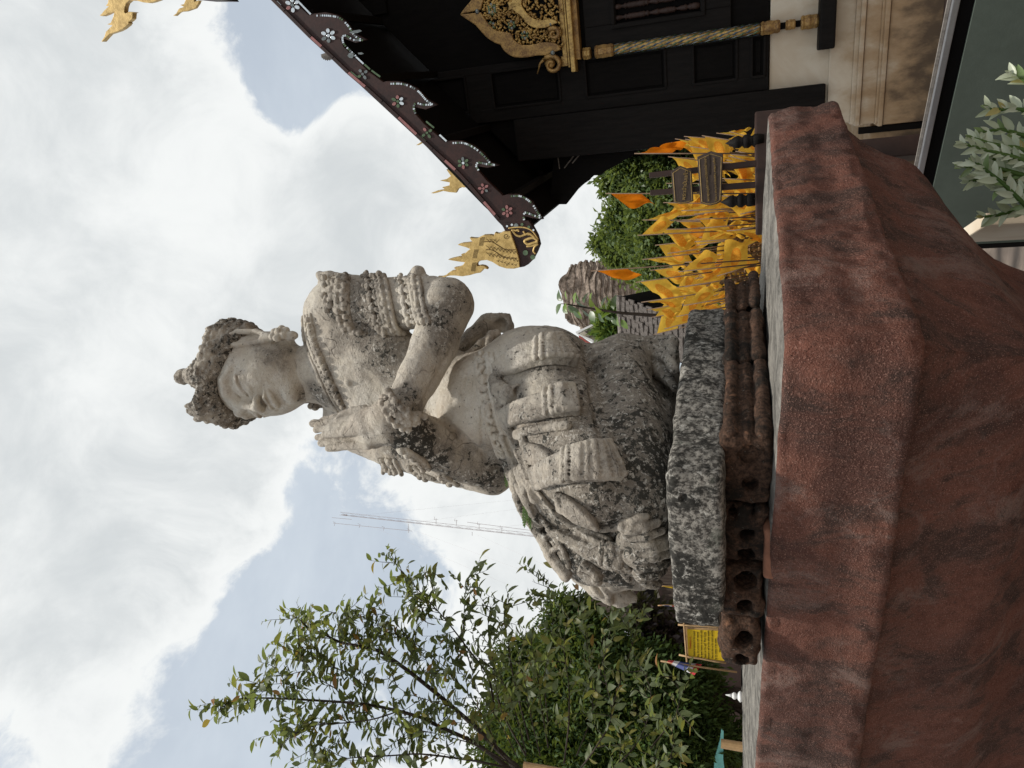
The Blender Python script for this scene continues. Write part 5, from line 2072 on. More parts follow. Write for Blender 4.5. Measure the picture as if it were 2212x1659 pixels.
# a small bird settled behind the bargeboard, its tail fanned
bp = wp(716, 120, OB - .12)
bird = empty('bird', bp, 'small grey bird behind the bargeboard with its tail fanned above the edge', 'bird')
mb = MB()
tl = [(700, 116), (733, 126)]
b0, b1 = wp(712, 118, OB - .06), wp(738, 132, OB - .06)
mb.lathe(wp(727, 126, OB - .06), [(.002, -.05), (.022, -.03), (.032, 0), (.028, .03), (.016, .055), (.018, .07), (.014, .085), (.002, .095)], 12, (wp(760, 140, OB) - wp(712, 118, OB)))
part('body', mb, M_GREYW, bird, smooth=True)
for i in range(8):
    t_ = i / 7
    tipx, tipy = 693 + 24 * t_, 117 + 13 * t_ - 5 * abs(t_ - .5)
    tipx, tipy = [(694, 120), (695, 124), (698, 127), (702, 129), (706, 130), (711, 130), (716, 129), (720, 127)][i]
    a_, c_ = wp(708 + 10 * t_, 114 + 11 * t_, OB - .05), wp(tipx, tipy, OB - .05 + .004 * i)
    d_ = (c_ - a_)
    n2 = d_.cross(EN).normalized() * .010
    mb = MB()
    mb.extrude([a_ - n2 * .6, a_ + n2 * .6, c_ + n2, c_ - n2], EN * .003)
    part('tail_feather', mb, M_GREYW, bird)
mb = MB()
mb.tube([wp(706, 111, OB - .048), wp(713, 119, OB - .048), wp(719, 126, OB - .048)], [.006, .012, .010], 6)
part('white_rump', mb, M_WHITE, bird, smooth=True)

# ------------------------------------------------------------------ green board standing at the foot of the pedestal, with a metal rail
gb = empty('notice_board', (1.1, 3.2, 0), 'blank dark green board with a grey metal top rail standing behind variegated plants', 'board')
gl, gr = pt(2000, 350, 3.50), pt(2072, -14, 2.98)
dg = (gr - gl)
dg.z = 0
dg.normalize()
gz = .84
L0 = Vector((gl.x, gl.y, 0)) - dg * .45
L1 = Vector((gr.x, gr.y, 0)) + dg * .8
ng = Vector((dg.y, -dg.x, 0))


def gbox(name, a, b_, z0, z1, o0, o1, mat, bev=.0):
    m = MB()
    p = [a + ng * o1, b_ + ng * o1, b_ + ng * o0, a + ng * o0]
    m.hexa([q + Vector((0, 0, z0)) for q in p] + [q + Vector((0, 0, z1)) for q in p])
    return part(name, m, mat, gb, bevel=bev)


gbox('panel', L0, L1, GZ + .12, gz - .075, .0, .02, M_BOARD)
gbox('rail', L0, L1, gz - .024, gz, -.004, .022, M_METAL, .003)
gbox('shadow_strip', L0, L1, gz - .075, gz - .022, -.03, .004, M_BLACK)  # black strip standing in for the shadow below the rail
gbox('timber_strip', L0, L1, gz + .001, gz + .012, -.014, -.004, M_GREYW)
gbox('edge_rail', L0 - dg * .02, L0, GZ, gz, -.005, .03, M_BLACK)
# ------------------------------------------------------------------ yellow flags on thin sticks
def flag_cloth_mat(name, base, emb, with_emblem=True):
    m, t = new_mat(name)
    uv = t.n('ShaderNodeTexCoord').outputs['UV']
    sx = t.n('ShaderNodeSeparateXYZ')
    t.l(uv, sx.inputs[0])
    x = t.math('MULTIPLY', t.math('SUBTRACT', sx.outputs[0], .5), 1.5)
    y = t.math('SUBTRACT', sx.outputs[1], .5)
    rr = t.math('SQRT', t.math('ADD', t.math('MULTIPLY', x, x), t.math('MULTIPLY', y, y)))
    ang = t.math('ARCTAN2', y, x)
    disc = t.math('LESS_THAN', rr, .33)
    spokes = t.math('GREATER_THAN', t.math('SINE', t.math('MULTIPLY', ang, 12.0)), .35)
    ringz = t.math('MULTIPLY', t.math('GREATER_THAN', rr, .13), t.math('LESS_THAN', rr, .25))
    pat = t.math('MULTIPLY', spokes, ringz)
    hub = t.math('MULTIPLY', t.math('GREATER_THAN', rr, .05), t.math('LESS_THAN', rr, .085))
    pat = t.math('MAXIMUM', pat, hub)
    co = t.n('ShaderNodeTexCoord').outputs['Object']
    cl = t.noise(co, 30, 4, .6)
    oi = t.n('ShaderNodeObjectInfo').outputs['Random']
    b = t.mix(t.ramp(cl, .3, .7), base, tuple(c * .86 for c in base))
    b = t.mix(t.math('MULTIPLY', oi, .35), b, (base[0], base[1] * .78, base[2] * .6))
    if with_emblem:
        e = t.mix(t.math('MULTIPLY', pat, .55), emb, base)
        b = t.mix(t.math('MULTIPLY', disc, .82), b, e)
    t.l(b, t.bs.inputs['Base Color'])
    t.bs.inputs['Roughness'].default_value = .85
    t.bs.inputs['Specular IOR Level'].default_value = .08
    tr = t.n('ShaderNodeBsdfTranslucent')
    t.l(b, tr.inputs['Color'])
    ms = t.n('ShaderNodeMixShader')
    ms.inputs[0].default_value = .55
    t.l(t.bs.outputs[0], ms.inputs[1])
    t.l(tr.outputs[0], ms.inputs[2])
    t.l(ms.outputs[0], t.out.inputs[0])
    set_bump(t, t.noise(co, 45, 3, .6), .5, .006)
    return m


M_YFLAG = flag_cloth_mat('yellow_flag_cloth', (.95, .62, .085), (.85, .32, .035))
M_OFLAG = flag_cloth_mat('orange_flag_cloth', (.82, .26, .012), (.7, .15, .01), False)
M_STICK = simple('flag_stick', (.16, .10, .06), .6, .3, .3, 12, .1, .001)


def flag_mesh(name, seed, fly=.20, hoist=.27, spread=.5, mat=None, fold=.03):
    """cloth tied along the top of the stick, hanging in loose folds; tip of stick at the origin, stick goes down -Z"""
    r_ = random.Random(seed)
    nu, nv = 11, 8
    V, F, UV = [], [], []
    ph, fq = r_.uniform(0, 6), r_.uniform(1.3, 2.4)
    for j in range(nv + 1):
        b = j / nv
        for i in range(nu + 1):
            a = i / nu
            out = fly * b * (spread + .12 * math.sin(a * 5 + ph))
            drop = fly * b * math.sqrt(max(0, 1 - spread ** 2)) * (1.0 - .25 * a)
            y = fold * b * math.sin(b * fq * 5 + a * 2.0 + ph) + fold * .6 * math.sin(a * 7 + ph * 2) * b
            V.append((out, y, -.015 - hoist * a - drop))
            UV.append((a, b))
    for j in range(nv):
        for i in range(nu):
            p = j * (nu + 1) + i
            F.append((p, p + 1, p + nu + 2, p + nu + 1))
    me = bpy.data.meshes.new(name)
    me.from_pydata(V, [], F)
    ul = me.uv_layers.new(name='UVMap')
    for l in me.loops:
        ul.data[l.index].uv = UV[l.vertex_index]
    me.polygons.foreach_set('use_smooth', [True] * len(me.polygons))
    me.materials.append(mat or M_YFLAG)
    me.update()
    return me


cloths = [flag_mesh('cloth', i, .23 + .025 * (i % 3), .21, sp, M_YFLAG, .024 + .008 * (i % 3)) for i, sp in enumerate((.45, .62, .75, .55, .86, .38))]
ocloth = [flag_mesh('orange_cloth', 20 + i, .15, .20, sp, M_OFLAG, .03) for i, sp in enumerate((.42, .52, .46))]
sm = MB()
sm.tube([(0, 0, .02), (0, 0, -.5), (0, 0, -1.0)], [.0035, .0045, .005], 5)
stick_me = sm.mesh('stick', True)
stick_me.materials.append(M_STICK)


def put_flag(xd, yd, Y, lean, yaw, sc, cloth, label, group, length=1.0, foot=None):
    p = pt(xd, yd, Y)
    root = empty('flag', p, label, 'flag', group)
    foot = foot or (p + Vector((lean, .05, -length)))
    d_ = (p - foot).normalized()
    q = Vector((0, 0, 1)).rotation_difference(d_)
    root.rotation_mode = 'QUATERNION'
    root.rotation_quaternion = q
    st = bpy.data.objects.new('stick', stick_me)
    COL.objects.link(st)
    st.parent = root
    st.scale = (1, 1, (p - foot).length)
    cl = bpy.data.objects.new('cloth', cloth)
    COL.objects.link(cl)
    cl.parent = root
    cl.rotation_euler = (0, 0, yaw)
    cl.scale = (sc, sc, sc)
    return root


FL = 'small yellow flag printed with an orange wheel, one of the crowd behind the plinth'
FG = 'yellow flags clustered behind the pedestal'


def flag_label(x, y):
    if y < 290:
        return 'small yellow wheel-printed flag crowded between the temple post and the name boards'
    if y < 600:
        return 'small yellow wheel-printed flag showing round the two wooden name boards'
    if y < 830:
        return 'small yellow wheel-printed flag just left of the name boards, behind the railing end'
    if y < 1090:
        return 'small yellow wheel-printed flag standing over the woven basket'
    if y < 1250:
        return 'small yellow wheel-printed flag behind the fluted blocks, left of the basket'
    return 'small yellow wheel-printed flag by the toes of the figure, before the shingled pavilion'


def q4(x, y):
    return 1188 + x * .293, 270 + y * .293


tips = [(700, 700), (665, 812), (800, 770), (850, 572), (790, 885), (697, 990), (870, 430), (755, 1070), (650, 1158), (960, 1080), (980, 1198), (800, 1212), (690, 1305), (975, 1276), (765, 1415), (990, 1330),
        (778, 1542), (880, 945), (985, 700), (1100, 605), (1005, 1012), (920, 780), (1090, 885), (1195, 960), (905, 130), (1000, 85), (885, 235), (1015, 300), (1045, 160), (1255, 275), (1285, 335), (1060, 405),
        (1270, 395), (1290, 605), (1245, 690), (1120, 760), (1350, 705), (1190, 640), (1200, 1240), (1215, 1345), (945, 1410), (1235, 60), (1330, 50), (1150, 230), (1340, 420), (1400, 330), (1130, 80), (1390, 600), (1310, 780), (1080, 1130),
        (730, 1360), (860, 1500), (1120, 1420), (1300, 130), (1420, 130), (1180, 430), (860, 660), (1230, 520), (935, 610), (1340, 260), (1080, 260)]
fr = random.Random(11)
fx = random.Random(5)
while len(tips) < 112:
    c_ = (fx.uniform(930, 1420), fx.uniform(40, 1400))
    if c_[1] > 1150 and c_[0] > 1200:
        continue
    if 300 < c_[1] < 600 and c_[0] < 1280:
        continue
    tips.append(c_)
for i, (x, y) in enumerate(tips):
    xd, yd = q4(x, y)
    Y = 5.2 + fr.uniform(-.5, .8) + (.5 if y < 450 else 0)
    base = pt(1650 + fr.uniform(0, 25), 430 + (yd - 430) * .82 + fr.uniform(-12, 12), Y + .1)
    put_flag(xd, yd, Y, 0, fr.choice((math.pi, math.pi * .85, math.pi * 1.15, 0.25, -.3, math.pi * .7, .0)) + fr.uniform(-.3, .3), fr.uniform(.62, .86), cloths[i % 6], flag_label(x, y), FG, foot=base)
for (x, y), i, yaw, lab in (((640, 210), 0, .3, 'plain orange flag hanging just left of the temple corner post'), ((430, 505), 1, 3.0, 'plain orange flag above the smaller wooden name board'), ((325, 1075), 2, 3.2, 'plain orange flag with the tallest stick, before the brick stupa')):
    xd, yd = q4(x, y)
    base = pt(1650, yd + (0 if i < 2 else -25), 4.75)
    put_flag(xd, yd, 4.7, 0, yaw, 1.0, ocloth[i], lab, 'orange flags', foot=base)

# woven basket that holds the sticks: built of strips
bk = empty('basket', pt(1640, 565, 5.6), 'brown woven bamboo basket holding the flag sticks behind the fluted stones', 'basket')
bc = pt(1600, 565, 5.6)
bc2 = pt(1700, 560, 5.6)
bc2.z = GZ + .02 if bc2.z < 0 else bc2.z
rB = .20
for i in range(24):
    a = 2 * math.pi * i / 24
    mb = MB()
    d_ = Vector((math.cos(a), math.sin(a), 0))
    mb.tube([Vector((bc.x, bc.y, bc2.z)) + d_ * rB * .9, Vector((bc.x, bc.y, bc.z + .12)) + d_ * rB], .010, 5)
    part('upright_strip', mb, M_WICKER, bk)
for k in range(14):
    z = bc2.z + (bc.z + .10 - bc2.z) * k / 13
    mb = MB()
    mb.tube([Vector((bc.x, bc.y, z)) + Vector((math.cos(2 * math.pi * i / 48), math.sin(2 * math.pi * i / 48), 0)) * (rB * (.9 + .1 * k / 13) + (.010 if (i // 2 + k) % 2 else -.010)) for i in range(49)], .009, 5)
    part('weaver_strip', mb, M_WICKER, bk)

# ---- railing: dark brown sill with turned finials
rl = empty('railing', pt(1640, 400, 4.3), 'dark brown low railing with turned pointed finials behind the pedestal end', 'railing')
ra, rb = pt(1630, 262, 4.4), pt(1614, 492, 4.1)
rb.z = ra.z
dd = (rb - ra).normalized()
nn = Vector((-dd.y, dd.x, 0))
m = MB()
pp = [ra + nn * .08 - Vector((0, 0, .2)), rb + nn * .08 - Vector((0, 0, .2)), rb - nn * .08 - Vector((0, 0, .2)), ra - nn * .08 - Vector((0, 0, .2))]
m.hexa(pp + [p + Vector((0, 0, .2)) for p in pp])
part('sill', m, M_RAIL, rl, bevel=.01)
for f_ in (.40, .68, .94):
    q = ra.lerp(rb, f_)
    m = MB()
    m.box((q.x, q.y, (q.z - .2 + GZ) / 2), (.11, .11, q.z - .2 - GZ))
    part('post', m, M_RAIL, rl, bevel=.006)
for (xt, yt, xb) in ((1567, 303, 1636), (1556, 432, 1622)):
    p0, p1 = pt(xb, yt, 4.25), pt(xt, yt, 4.25)
    h_ = (p1 - p0).length
    w_ = 14 * mpp(xb, yt, 4.25)
    mb = MB()
    mb.lathe(p0, [(w_ * r_, h_ * z) for r_, z in ((.85, -.2), (1.0, .0), (1.0, .10), (.72, .17), (1.05, .28), (1.0, .40), (.66, .47), (.98, .58), (.85, .70), (.5, .82), (.22, .92), (.03, 1.0))], 14)
    part('finial', mb, M_WOOD2, rl, smooth=True)

# ---- two wooden name boards on two posts
sg = empty('sign_post', pt(1640, 388, 4.0), 'two dark wooden name boards with faded gold lettering, one above the other on two posts', 'sign')


def s2(*p):
    return [(1436 + x * .0846, 313 + y * .0846) for x, y in p]


sgp = pt(1534, 388, 4.0)
sgn = Vector((-.12, -.99, 0)).normalized()


def sp(x, y, off=0.0):
    return on_plane(x, y, sgp + sgn * off, sgn)


for (a, b_, w_) in (((1402, 378), (1634, 352), 5.5), ((1404, 416), (1632, 398), 5.5)):
    q = [sp(a[0], a[1] - w_, -.02), sp(a[0], a[1] + w_, -.02), sp(b_[0], b_[1] + w_ + 1, -.02), sp(b_[0], b_[1] - w_ - 1, -.02)]
    mb = MB()
    mb.extrude(q, sgn * -.035)
    part('post', mb, M_RAIL, sg, bevel=.003)
b1 = s2((170, 690), (400, 545), (690, 655), (735, 1440), (560, 1490), (400, 1512), (235, 1470))
b2_ = s2((832, 320), (1180, 175), (1490, 255), (1450, 1440), (1330, 1510), (1180, 1548), (1040, 1530), (915, 1490))
M_SIGN = simple('sign_board', (.060, .042, .032), .7, .3, .4, 9, .4, .003, stretch=(1, 1, 4))
M_GOLDL = simple('faded_gold_paint', (.30, .20, .07), .6, .3, .4, 60, .1, .001)


def text_mesh(body, size, mat, name='lettering', align='CENTER', spacing=1.0):
    cu = bpy.data.curves.new(name, 'FONT')
    cu.body = body
    cu.size = size
    cu.align_x = align
    cu.align_y = 'CENTER'
    cu.extrude = .0012
    cu.space_character = spacing
    tmp = bpy.data.objects.new(name, cu)
    COL.objects.link(tmp)
    dg = bpy.context.evaluated_depsgraph_get()
    dg.update()
    me = bpy.data.meshes.new_from_object(tmp.evaluated_get(dg))
    bpy.data.objects.remove(tmp)
    bpy.data.curves.remove(cu)
    me.materials.clear()
    me.materials.append(mat)
    return me


def put_text(body, centre, xdir, nrm_, width, mat, parent, maxh=None):
    me = text_mesh(body, 1.0, mat)
    n_ = len(me.vertices)
    if n_ == 0:
        return None
    co = np.zeros(n_ * 3, np.float32)
    me.vertices.foreach_get('co', co)
    co = co.reshape(-1, 3)
    c = (co.max(0) + co.min(0)) / 2
    ext = co.max(0) - co.min(0)
    s_ = width / ext[0]
    if maxh and ext[1] * s_ > maxh:
        s_ = maxh / ext[1]
    x = Vector(xdir).normalized()
    z = Vector(nrm_).normalized()
    y = z.cross(x).normalized()
    co = (co - c) * s_
    out = np.array(centre) + co[:, :1] * np.array(x) + co[:, 1:2] * np.array(y) + np.array(z) * .0015 * np.sign(co[:, 2:3] + 1e-9)
    me.vertices.foreach_set('co', out.astype(np.float32).ravel())
    me.update()
    return link('lettering', me, None, parent)


for outl, texts in ((b1, [('พระเจ้าปันแก้ว', (1478.5, 400), (1482, 365), 62, 17)]), (b2_, [('พระพุทธรูปปางมารวิชัยสมัยล้านนา', (1527, 388), (1524, 350), 92, 8), ('This is the Lord Buddha image called', (1545, 388), (1543, 350), 92, 8)])):
    mb = MB()
    mb.extrude([sp(x, y, .0) for x, y in outl], sgn * .022)
    bd = part('board', mb, M_SIGN, sg, bevel=.003)
    # painted gold line round the edge
    cx_, cy_ = sum(p[0] for p in outl) / len(outl), sum(p[1] for p in outl) / len(outl)
    o1 = [(cx_ + (x - cx_) * .86, cy_ + (y - cy_) * .93) for x, y in outl]
    mb = MB()
    mb.tube([sp(x, y, .022) for x, y in o1 + o1[:1]], .0022, 4)
    part('border_line', mb, M_GOLDL, bd)
    for (tx, c_, e_, wpx, hpx) in texts:
        cc = sp(*c_, .024)
        xd_ = sp(*e_, .024) - cc
        put_text(tx, cc, xd_, sgn, wpx * mpp(*c_, cc.y), M_GOLDL, bd, hpx * mpp(*c_, cc.y) * 1.6)
mb = MB()
mb.extrude([sp(x, y, .0225) for x, y in s2((1140, 240), (1152, 240), (1160, 760), (1142, 780), (1148, 500))], sgn * .002)
part('split', mb, M_BLACK, sg)
# ------------------------------------------------------------------ things behind the pedestal on the left
def y1(*p):
    return [(1458 + x * .0651, 1339 + y * .0651) for x, y in p]


ys = empty('yellow_sign', pt(1560, 1390, 5.0), 'yellow notice board with red heading and dark lines of print in a bamboo frame', 'sign')
ysn = Vector((.22, -.97, 0)).normalized()
ysp = pt(1520, 1390, 5.0)


def yp(x, y, off=0.0):
    return on_plane(x, y, ysp + ysn * off, ysn)


M_YEL = simple('yellow_print', (.62, .42, .012), .6, .3, .06, 5, 0)
M_INK = simple('dark_ink', (.05, .045, .02), .7, .2, .1, 5, 0)
M_REDINK = simple('red_ink', (.60, .10, .02), .7, .2, .1, 5, 0)
mb = MB()
q = y1((340, 240), (1640, 300), (1640, 1410), (420, 1270))
mb.extrude([yp(x, y) for x, y in q], ysn * -.012)
part('backing', mb, M_BAMBOO, ys)
mb = MB()
q = y1((400, 310), (1640, 370), (1640, 1360), (450, 1240))
mb.extrude([yp(x, y, .003) for x, y in q], ysn * -.002)
pan = part('panel', mb, M_YEL, ys)
for (a, b_, r_) in (((290, 40), (395, 1400), 2.0), ((100, 165), (1700, 262), 2.0), ((130, 1165), (1700, 1440), 1.9)):
    A, Bq = y1(a, b_)
    mb = MB()
    mb.tube([yp(A[0] + (Bq[0] - A[0]) * t_, A[1] + (Bq[1] - A[1]) * t_ + (.5 if k % 2 else -.3), .012) for k, t_ in enumerate((0, .25, .5, .75, 1))], [r_ * mpp(1500, 1390, 5.0) * f_ for f_ in (1.1, .95, 1.05, .95, 1.05)], 7)
    part('bamboo_bar', mb, M_BAMBOO, ys, smooth=True)
lines = [(510, 760, 'Notice :-)', 360, M_REDINK), (635, 775, 'Ladies be welcome in the temple', 780, M_INK), (755, 820, 'may the pictures will remind', 800, M_INK), (872, 810, 'the gods honour as we made with', 880, M_INK),
         (992, 830, 'some on the wall. Their lovely', 810, M_INK), (1108, 830, 'presents a call to the whole people', 900, M_INK), (1228, 815, 'they are dear to the temple specially', 880, M_INK), (1348, 960, 'by the visitors in the temple', 660, M_INK), (1480, 860, 'Wat Phra Dee', 400, M_INK)]
for (x, y, tx, w_, mt) in lines:
    c_, e_ = y1((x, y), (x - 3, y - 300))
    cc = yp(*c_, .005)
    put_text(tx, cc, yp(*e_, .005) - cc, ysn, w_ * .0651 * mpp(*c_, cc.y), mt, pan)

# flags of three colours
def tri_flag(name, pts, Y, stripes, polepts, label, grp=None):
    root = empty(name, pt(*pts[0], Y), label, 'flag', grp)
    mb = MB()
    mb.tube([pt(x, y, Y) for x, y in polepts], .006, 6)
    part('stick', mb, M_BAMBOO, root, smooth=True)
    a, b_, c_, d_ = [np.array(p, float) for p in pts]      # hoist top, fly top, fly bottom, hoist bottom
    for (t0, t1, mt) in stripes:
        mb = MB()
        nu = 10
        vs, fs = [], []
        for i in range(nu + 1):
            u = i / nu
            for v in (t0, t1):
                p = (a * (1 - u) + b_ * u) * (1 - v) + (d_ * (1 - u) + c_ * u) * v
                vs.append(pt(p[0], p[1], Y + .03 * math.sin(u * 7 + v * 2)))
        for i in range(nu):
            fs.append((2 * i, 2 * i + 1, 2 * i + 3, 2 * i + 2))
        vs += [v + Vector((0, .004, 0)) for v in vs]
        k = 2 * (nu + 1)
        fs += [tuple(k + q_ for q_ in reversed(f)) for f in fs]
        mb.add(vs, fs)
        part('stripe', mb, mt, root, smooth=True)
    return root


def cl_mat(n_, c):
    return simple(n_, c, .7, .2, .12, 14, .2, .003)


M_FR, M_FW, M_FB, M_FY = cl_mat('red_cloth', (.50, .04, .045)), cl_mat('white_cloth', (.62, .62, .62)), cl_mat('blue_cloth', (.10, .12, .30)), cl_mat('yellow_cloth', (.75, .50, .02))


def f1(*p):
    return [(1377 + x * .1537, 1404 + y * .1537) for x, y in p]


ST = [(0, .167, M_FR), (.167, .333, M_FW), (.333, .667, M_FB), (.667, .833, M_FW), (.833, 1, M_FR)]
tri_flag('national_flag', f1((905, 205), (800, 355), (400, 175), (440, 145)), 4.6, ST, f1((325, 155), (700, 215), (1400, 312)), 'striped red white and blue flag drooping beside the yellow notice board')
tri_flag('national_flag', [(1454, 1307), (1459, 1311), (1424, 1308), (1425, 1307)], 7.0, ST, [(1421, 1308), (1440, 1307), (1560, 1312)], 'tiny striped flag edge-on above the stone slab, left of the yellow pennant')
tri_flag('pennant', [(1452, 1265), (1453, 1271), (1430, 1267), (1430, 1266)], 7.0, [(0, 1, M_FY)], [(1426, 1266), (1440, 1266), (1560, 1270)], 'tiny yellow pennant on a stick before the slatted shed wall')
tri_flag('pennant', [(1569, 1263), (1569, 1268), (1560, 1267), (1560, 1263)], 6.0, [(0, 1, M_FY)], [(1556, 1265), (1575, 1265), (1600, 1266)], 'bit of orange-yellow flag seen through the gap under the slab')


def l3(*p):
    return [(1323 + x * .1628, 1161 + y * .1628) for x, y in p]


# slatted shed with sloping bargeboards
shed = empty('shed', pt(1500, 1320, 9.0), 'weathered shed with brown vertical slat wall under a sloping grey bargeboard', 'shed')
shn = Vector((.25, -.97, 0)).normalized()
shp = pt(1460, 1320, 9.0)


def hp2(x, y, off=0.0):
    return on_plane(x, y, shp + shn * off, shn)


upper_e = l3((540, 560), (650, 860), (800, 1130), (960, 1440))     # underside of the bargeboard
for i in range(26):
    t0, t1 = i / 26, (i + .86) / 26
    y0_, y1_ = 1225 + (1402 - 1225) * t0, 1225 + (1402 - 1225) * t1

    def top_at(y):
        pts_ = upper_e
        for (xa, ya), (xb, yb) in zip(pts_[:-1], pts_[1:]):
            if ya <= y <= yb:
                return xa + (xb - xa) * (y - ya) / (yb - ya)
        return pts_[0][0] if y < pts_[0][1] else pts_[-1][0]
    mb = MB()
    ya, yb = hp2(1640, y0_), hp2(1640, y1_)
    za, zb = hp2(top_at(y0_) + 3, y0_).z, hp2(top_at(y1_) + 3, y1_).z
    o_ = .010 * (i % 2)
    mb.hexa([Vector((p.x, p.y, GZ)) + shn * q for p, q in ((ya, .02 + o_), (yb, .02 + o_), (yb, -.01), (ya, -.01))] +
            [Vector((p.x, p.y, z)) + shn * q for p, q, z in ((ya, .02 + o_, za), (yb, .02 + o_, zb), (yb, -.01, zb), (ya, -.01, za))])
    part('slat', mb, M_SLAT, shed)
for (outl, off, mt, nm) in ((l3((545, 600), (560, 690), (620, 860), (930, 1445), (985, 1470), (975, 1430), (790, 1130), (650, 850), (580, 640)), .06, M_GREYW, 'bargeboard'),
                           (l3((235, 735), (300, 740), (330, 880), (320, 910), (290, 905), (280, 860)), .3, M_GREYW, 'bargeboard'),
                           (l3((330, 640), (560, 640), (640, 1000), (880, 1440), (1100, 1460), (1100, 1640), (700, 1640), (500, 1000), (360, 860)), -.25, M_BLACK, 'dark_interior'),
                           (l3((470, 860), (560, 840), (640, 1000), (900, 1440), (880, 1640), (640, 1400), (500, 1080)), -.15, M_BRWALL, 'inner_wall')):
    mb = MB()
    mb.extrude([hp2(x, y, off) for x, y in outl], shn * -.05)
    part(nm, mb, mt, shed)
mb = MB()
mb.extrude([hp2(x, y, -1.2) for x, y in ((1395, 1180), (1330, 1240), (1345, 1330), (1400, 1430), (1640, 1430), (1640, 1180))], shn * -.05)
part('back_wall', mb, M_BRWALL, shed)
mb = MB()
q = l3((-300, 500), (240, 560), (300, 760), (330, 1000), (-300, 1300))
mb.extrude([hp2(x, y, -.9) for x, y in q], shn * -.05)
part('roof_sheet', mb, M_SLAT, shed)

# long brown wall closing the court at the back, with posts and a white ornament
bw = empty('court_wall', (-5, 11, 0), 'long dull brown wall with pale posts closing the court on the left', 'wall')
mb = MB()
wa, wb = pt(1500, 1700, 11.0), pt(1500, 1405, 11.0)
mb.hexa([Vector((wa.x - 4, 11, GZ)), Vector((wb.x, 11, GZ)), Vector((wb.x, 11.2, GZ)), Vector((wa.x - 4, 11.2, GZ))] + [Vector((wa.x - 4, 11, 2.25)), Vector((wb.x, 11, 2.25)), Vector((wb.x, 11.2, 2.25)), Vector((wa.x - 4, 11.2, 2.25))])
part('wall_face', mb, M_BRWALL, bw)
for yd in (1500, 1590):
    p = pt(1580, yd, 10.9)
    mb = MB()
    mb.box((p.x, p.y, 1.0), (.12, .12, 2.6))
    part('post', mb, M_GREYW, bw)
orn = empty('white_finial', pt(1585, 1505, 6.6), 'small white tiered ornament standing before the brown wall', 'ornament')
mb = MB()
oc = pt(1600, 1505, 6.6)
oc.z = GZ
zt_o = pt(1572, 1505, 6.6).z
mb.lathe(oc, [(.05, 0), (.05, zt_o - .22 - GZ)], 10)
for k, (r_, z) in enumerate(((.10, -.22), (.07, -.165), (.05, -.11), (.032, -.06))):
    mb.lathe(oc + Vector((0, 0, zt_o + z - GZ)), [(r_ * .5, -.02), (r_, .0), (r_ * .9, .012), (r_ * .4, .03)], 10)
mb.lathe(oc + Vector((0, 0, zt_o - .04 - GZ)), [(.02, 0), (.010, .03), (.002, .06)], 8)
part('tiers', mb, M_WHITE, orn, smooth=True)

# bamboo posts and a turquoise sheet
for (xa, ya, Y, r_, lab) in ((1557, 1606, 5.2, 10, 'thick cut bamboo post beside the turquoise sheet'), (1131, 1652, 3.6, 7, 'pale cut end of a pole held among the branches')):
    p = pt(xa, ya, Y)
    rr = r_ * mpp(xa, ya, Y)
    o = empty('bamboo_post', (p.x, p.y, 0), lab, 'post')
    mb = MB()
    hh = p.z
    mb.tube([(p.x - .03, p.y, GZ)] + [(p.x - .03 + .03 * (k + 1) / 8, p.y, hh * (k + 1) / 8 - .001) for k in range(8)], [rr * (1.04 if k % 2 else .97) for k in range(9)], 12)
    part('cane', mb, M_BAMBOO, o, smooth=False)
tq = empty('tarpaulin', pt(1550, 1630, 6.5), 'turquoise plastic sheet strung up behind the bamboo post', 'tarpaulin')
mb = MB()
o = [(1558, 1576), (1555, 1600), (1543, 1640), (1540, 1700), (1570, 1700), (1562, 1640), (1563, 1600), (1563, 1580)]
mb.extrude([pt(x, y, 6.5) for x, y in o], (0, .02, 0))
part('sheet', mb, M_TEAL, tq)

# ------------------------------------------------------------------ far mast with stays
mast = empty('radio_mast', pt(1600, 1210, 90), 'tall thin lattice radio mast with guy wires far behind the figure', 'mast')
mt0, mt1 = pt(735, 1110, 90), pt(1330, 1176, 90)
mt1 = mt0 + (mt1 - mt0) * 1.7
ax_m = (mt0 - mt1).normalized()
px_m = mpp(900, 1120, 90)
wdt = 7 * px_m
legs = []
side = Vector((1, 0, 0))
dep = Vector((0, 1, 0))
for k in range(3):
    a = 2 * math.pi * k / 3
    legs.append((side * math.cos(a) + dep * math.sin(a)) * wdt * .55)
mb = MB()
NSEG = 46
for o in legs:
    mb.tube([mt1 + o, mt0 + o], px_m * .38, 4)
L_ = (mt0 - mt1).length
for i in range(NSEG):
    a, b_ = mt1 + ax_m * L_ * i / NSEG, mt1 + ax_m * L_ * (i + 1) / NSEG
    for k in range(3):
        mb.tube([a + legs[k], b_ + legs[(k + 1) % 3]], px_m * .2, 3)
tag(part('lattice', mb, M_STEEL, mast), kind='stuff')
for (x, y, L2) in ((1063, 1141, 11), (1185, 1163, 11), (950, 1128, 10)):
    pass
for (a, b_) in (((1009, 1128), (1180, 1150)),):
    mb = MB()
    mb.tube([pt(*a, 89.5), pt(*b_, 89.5)], px_m * .5, 4)
    part('antenna_rail', mb, M_STEEL, mast)
for (x, y) in ((942, 1128), (986, 1131), (1035, 1139), (1084, 1147)):
    mb = MB()
    mb.tube([pt(x, y + 4, 89.5), pt(x, y - 8, 89.5)], px_m * .5, 4)
    mb.tube([pt(x - 4, y - 6, 89.5), pt(x + 3, y - 6, 89.5)], px_m * .4, 4)
    mb.tube([pt(x - 3, y - 12, 89.5), pt(x - 4, y - 6, 89.5)], px_m * .35, 4)
    part('antenna', mb, M_STEEL, mast)
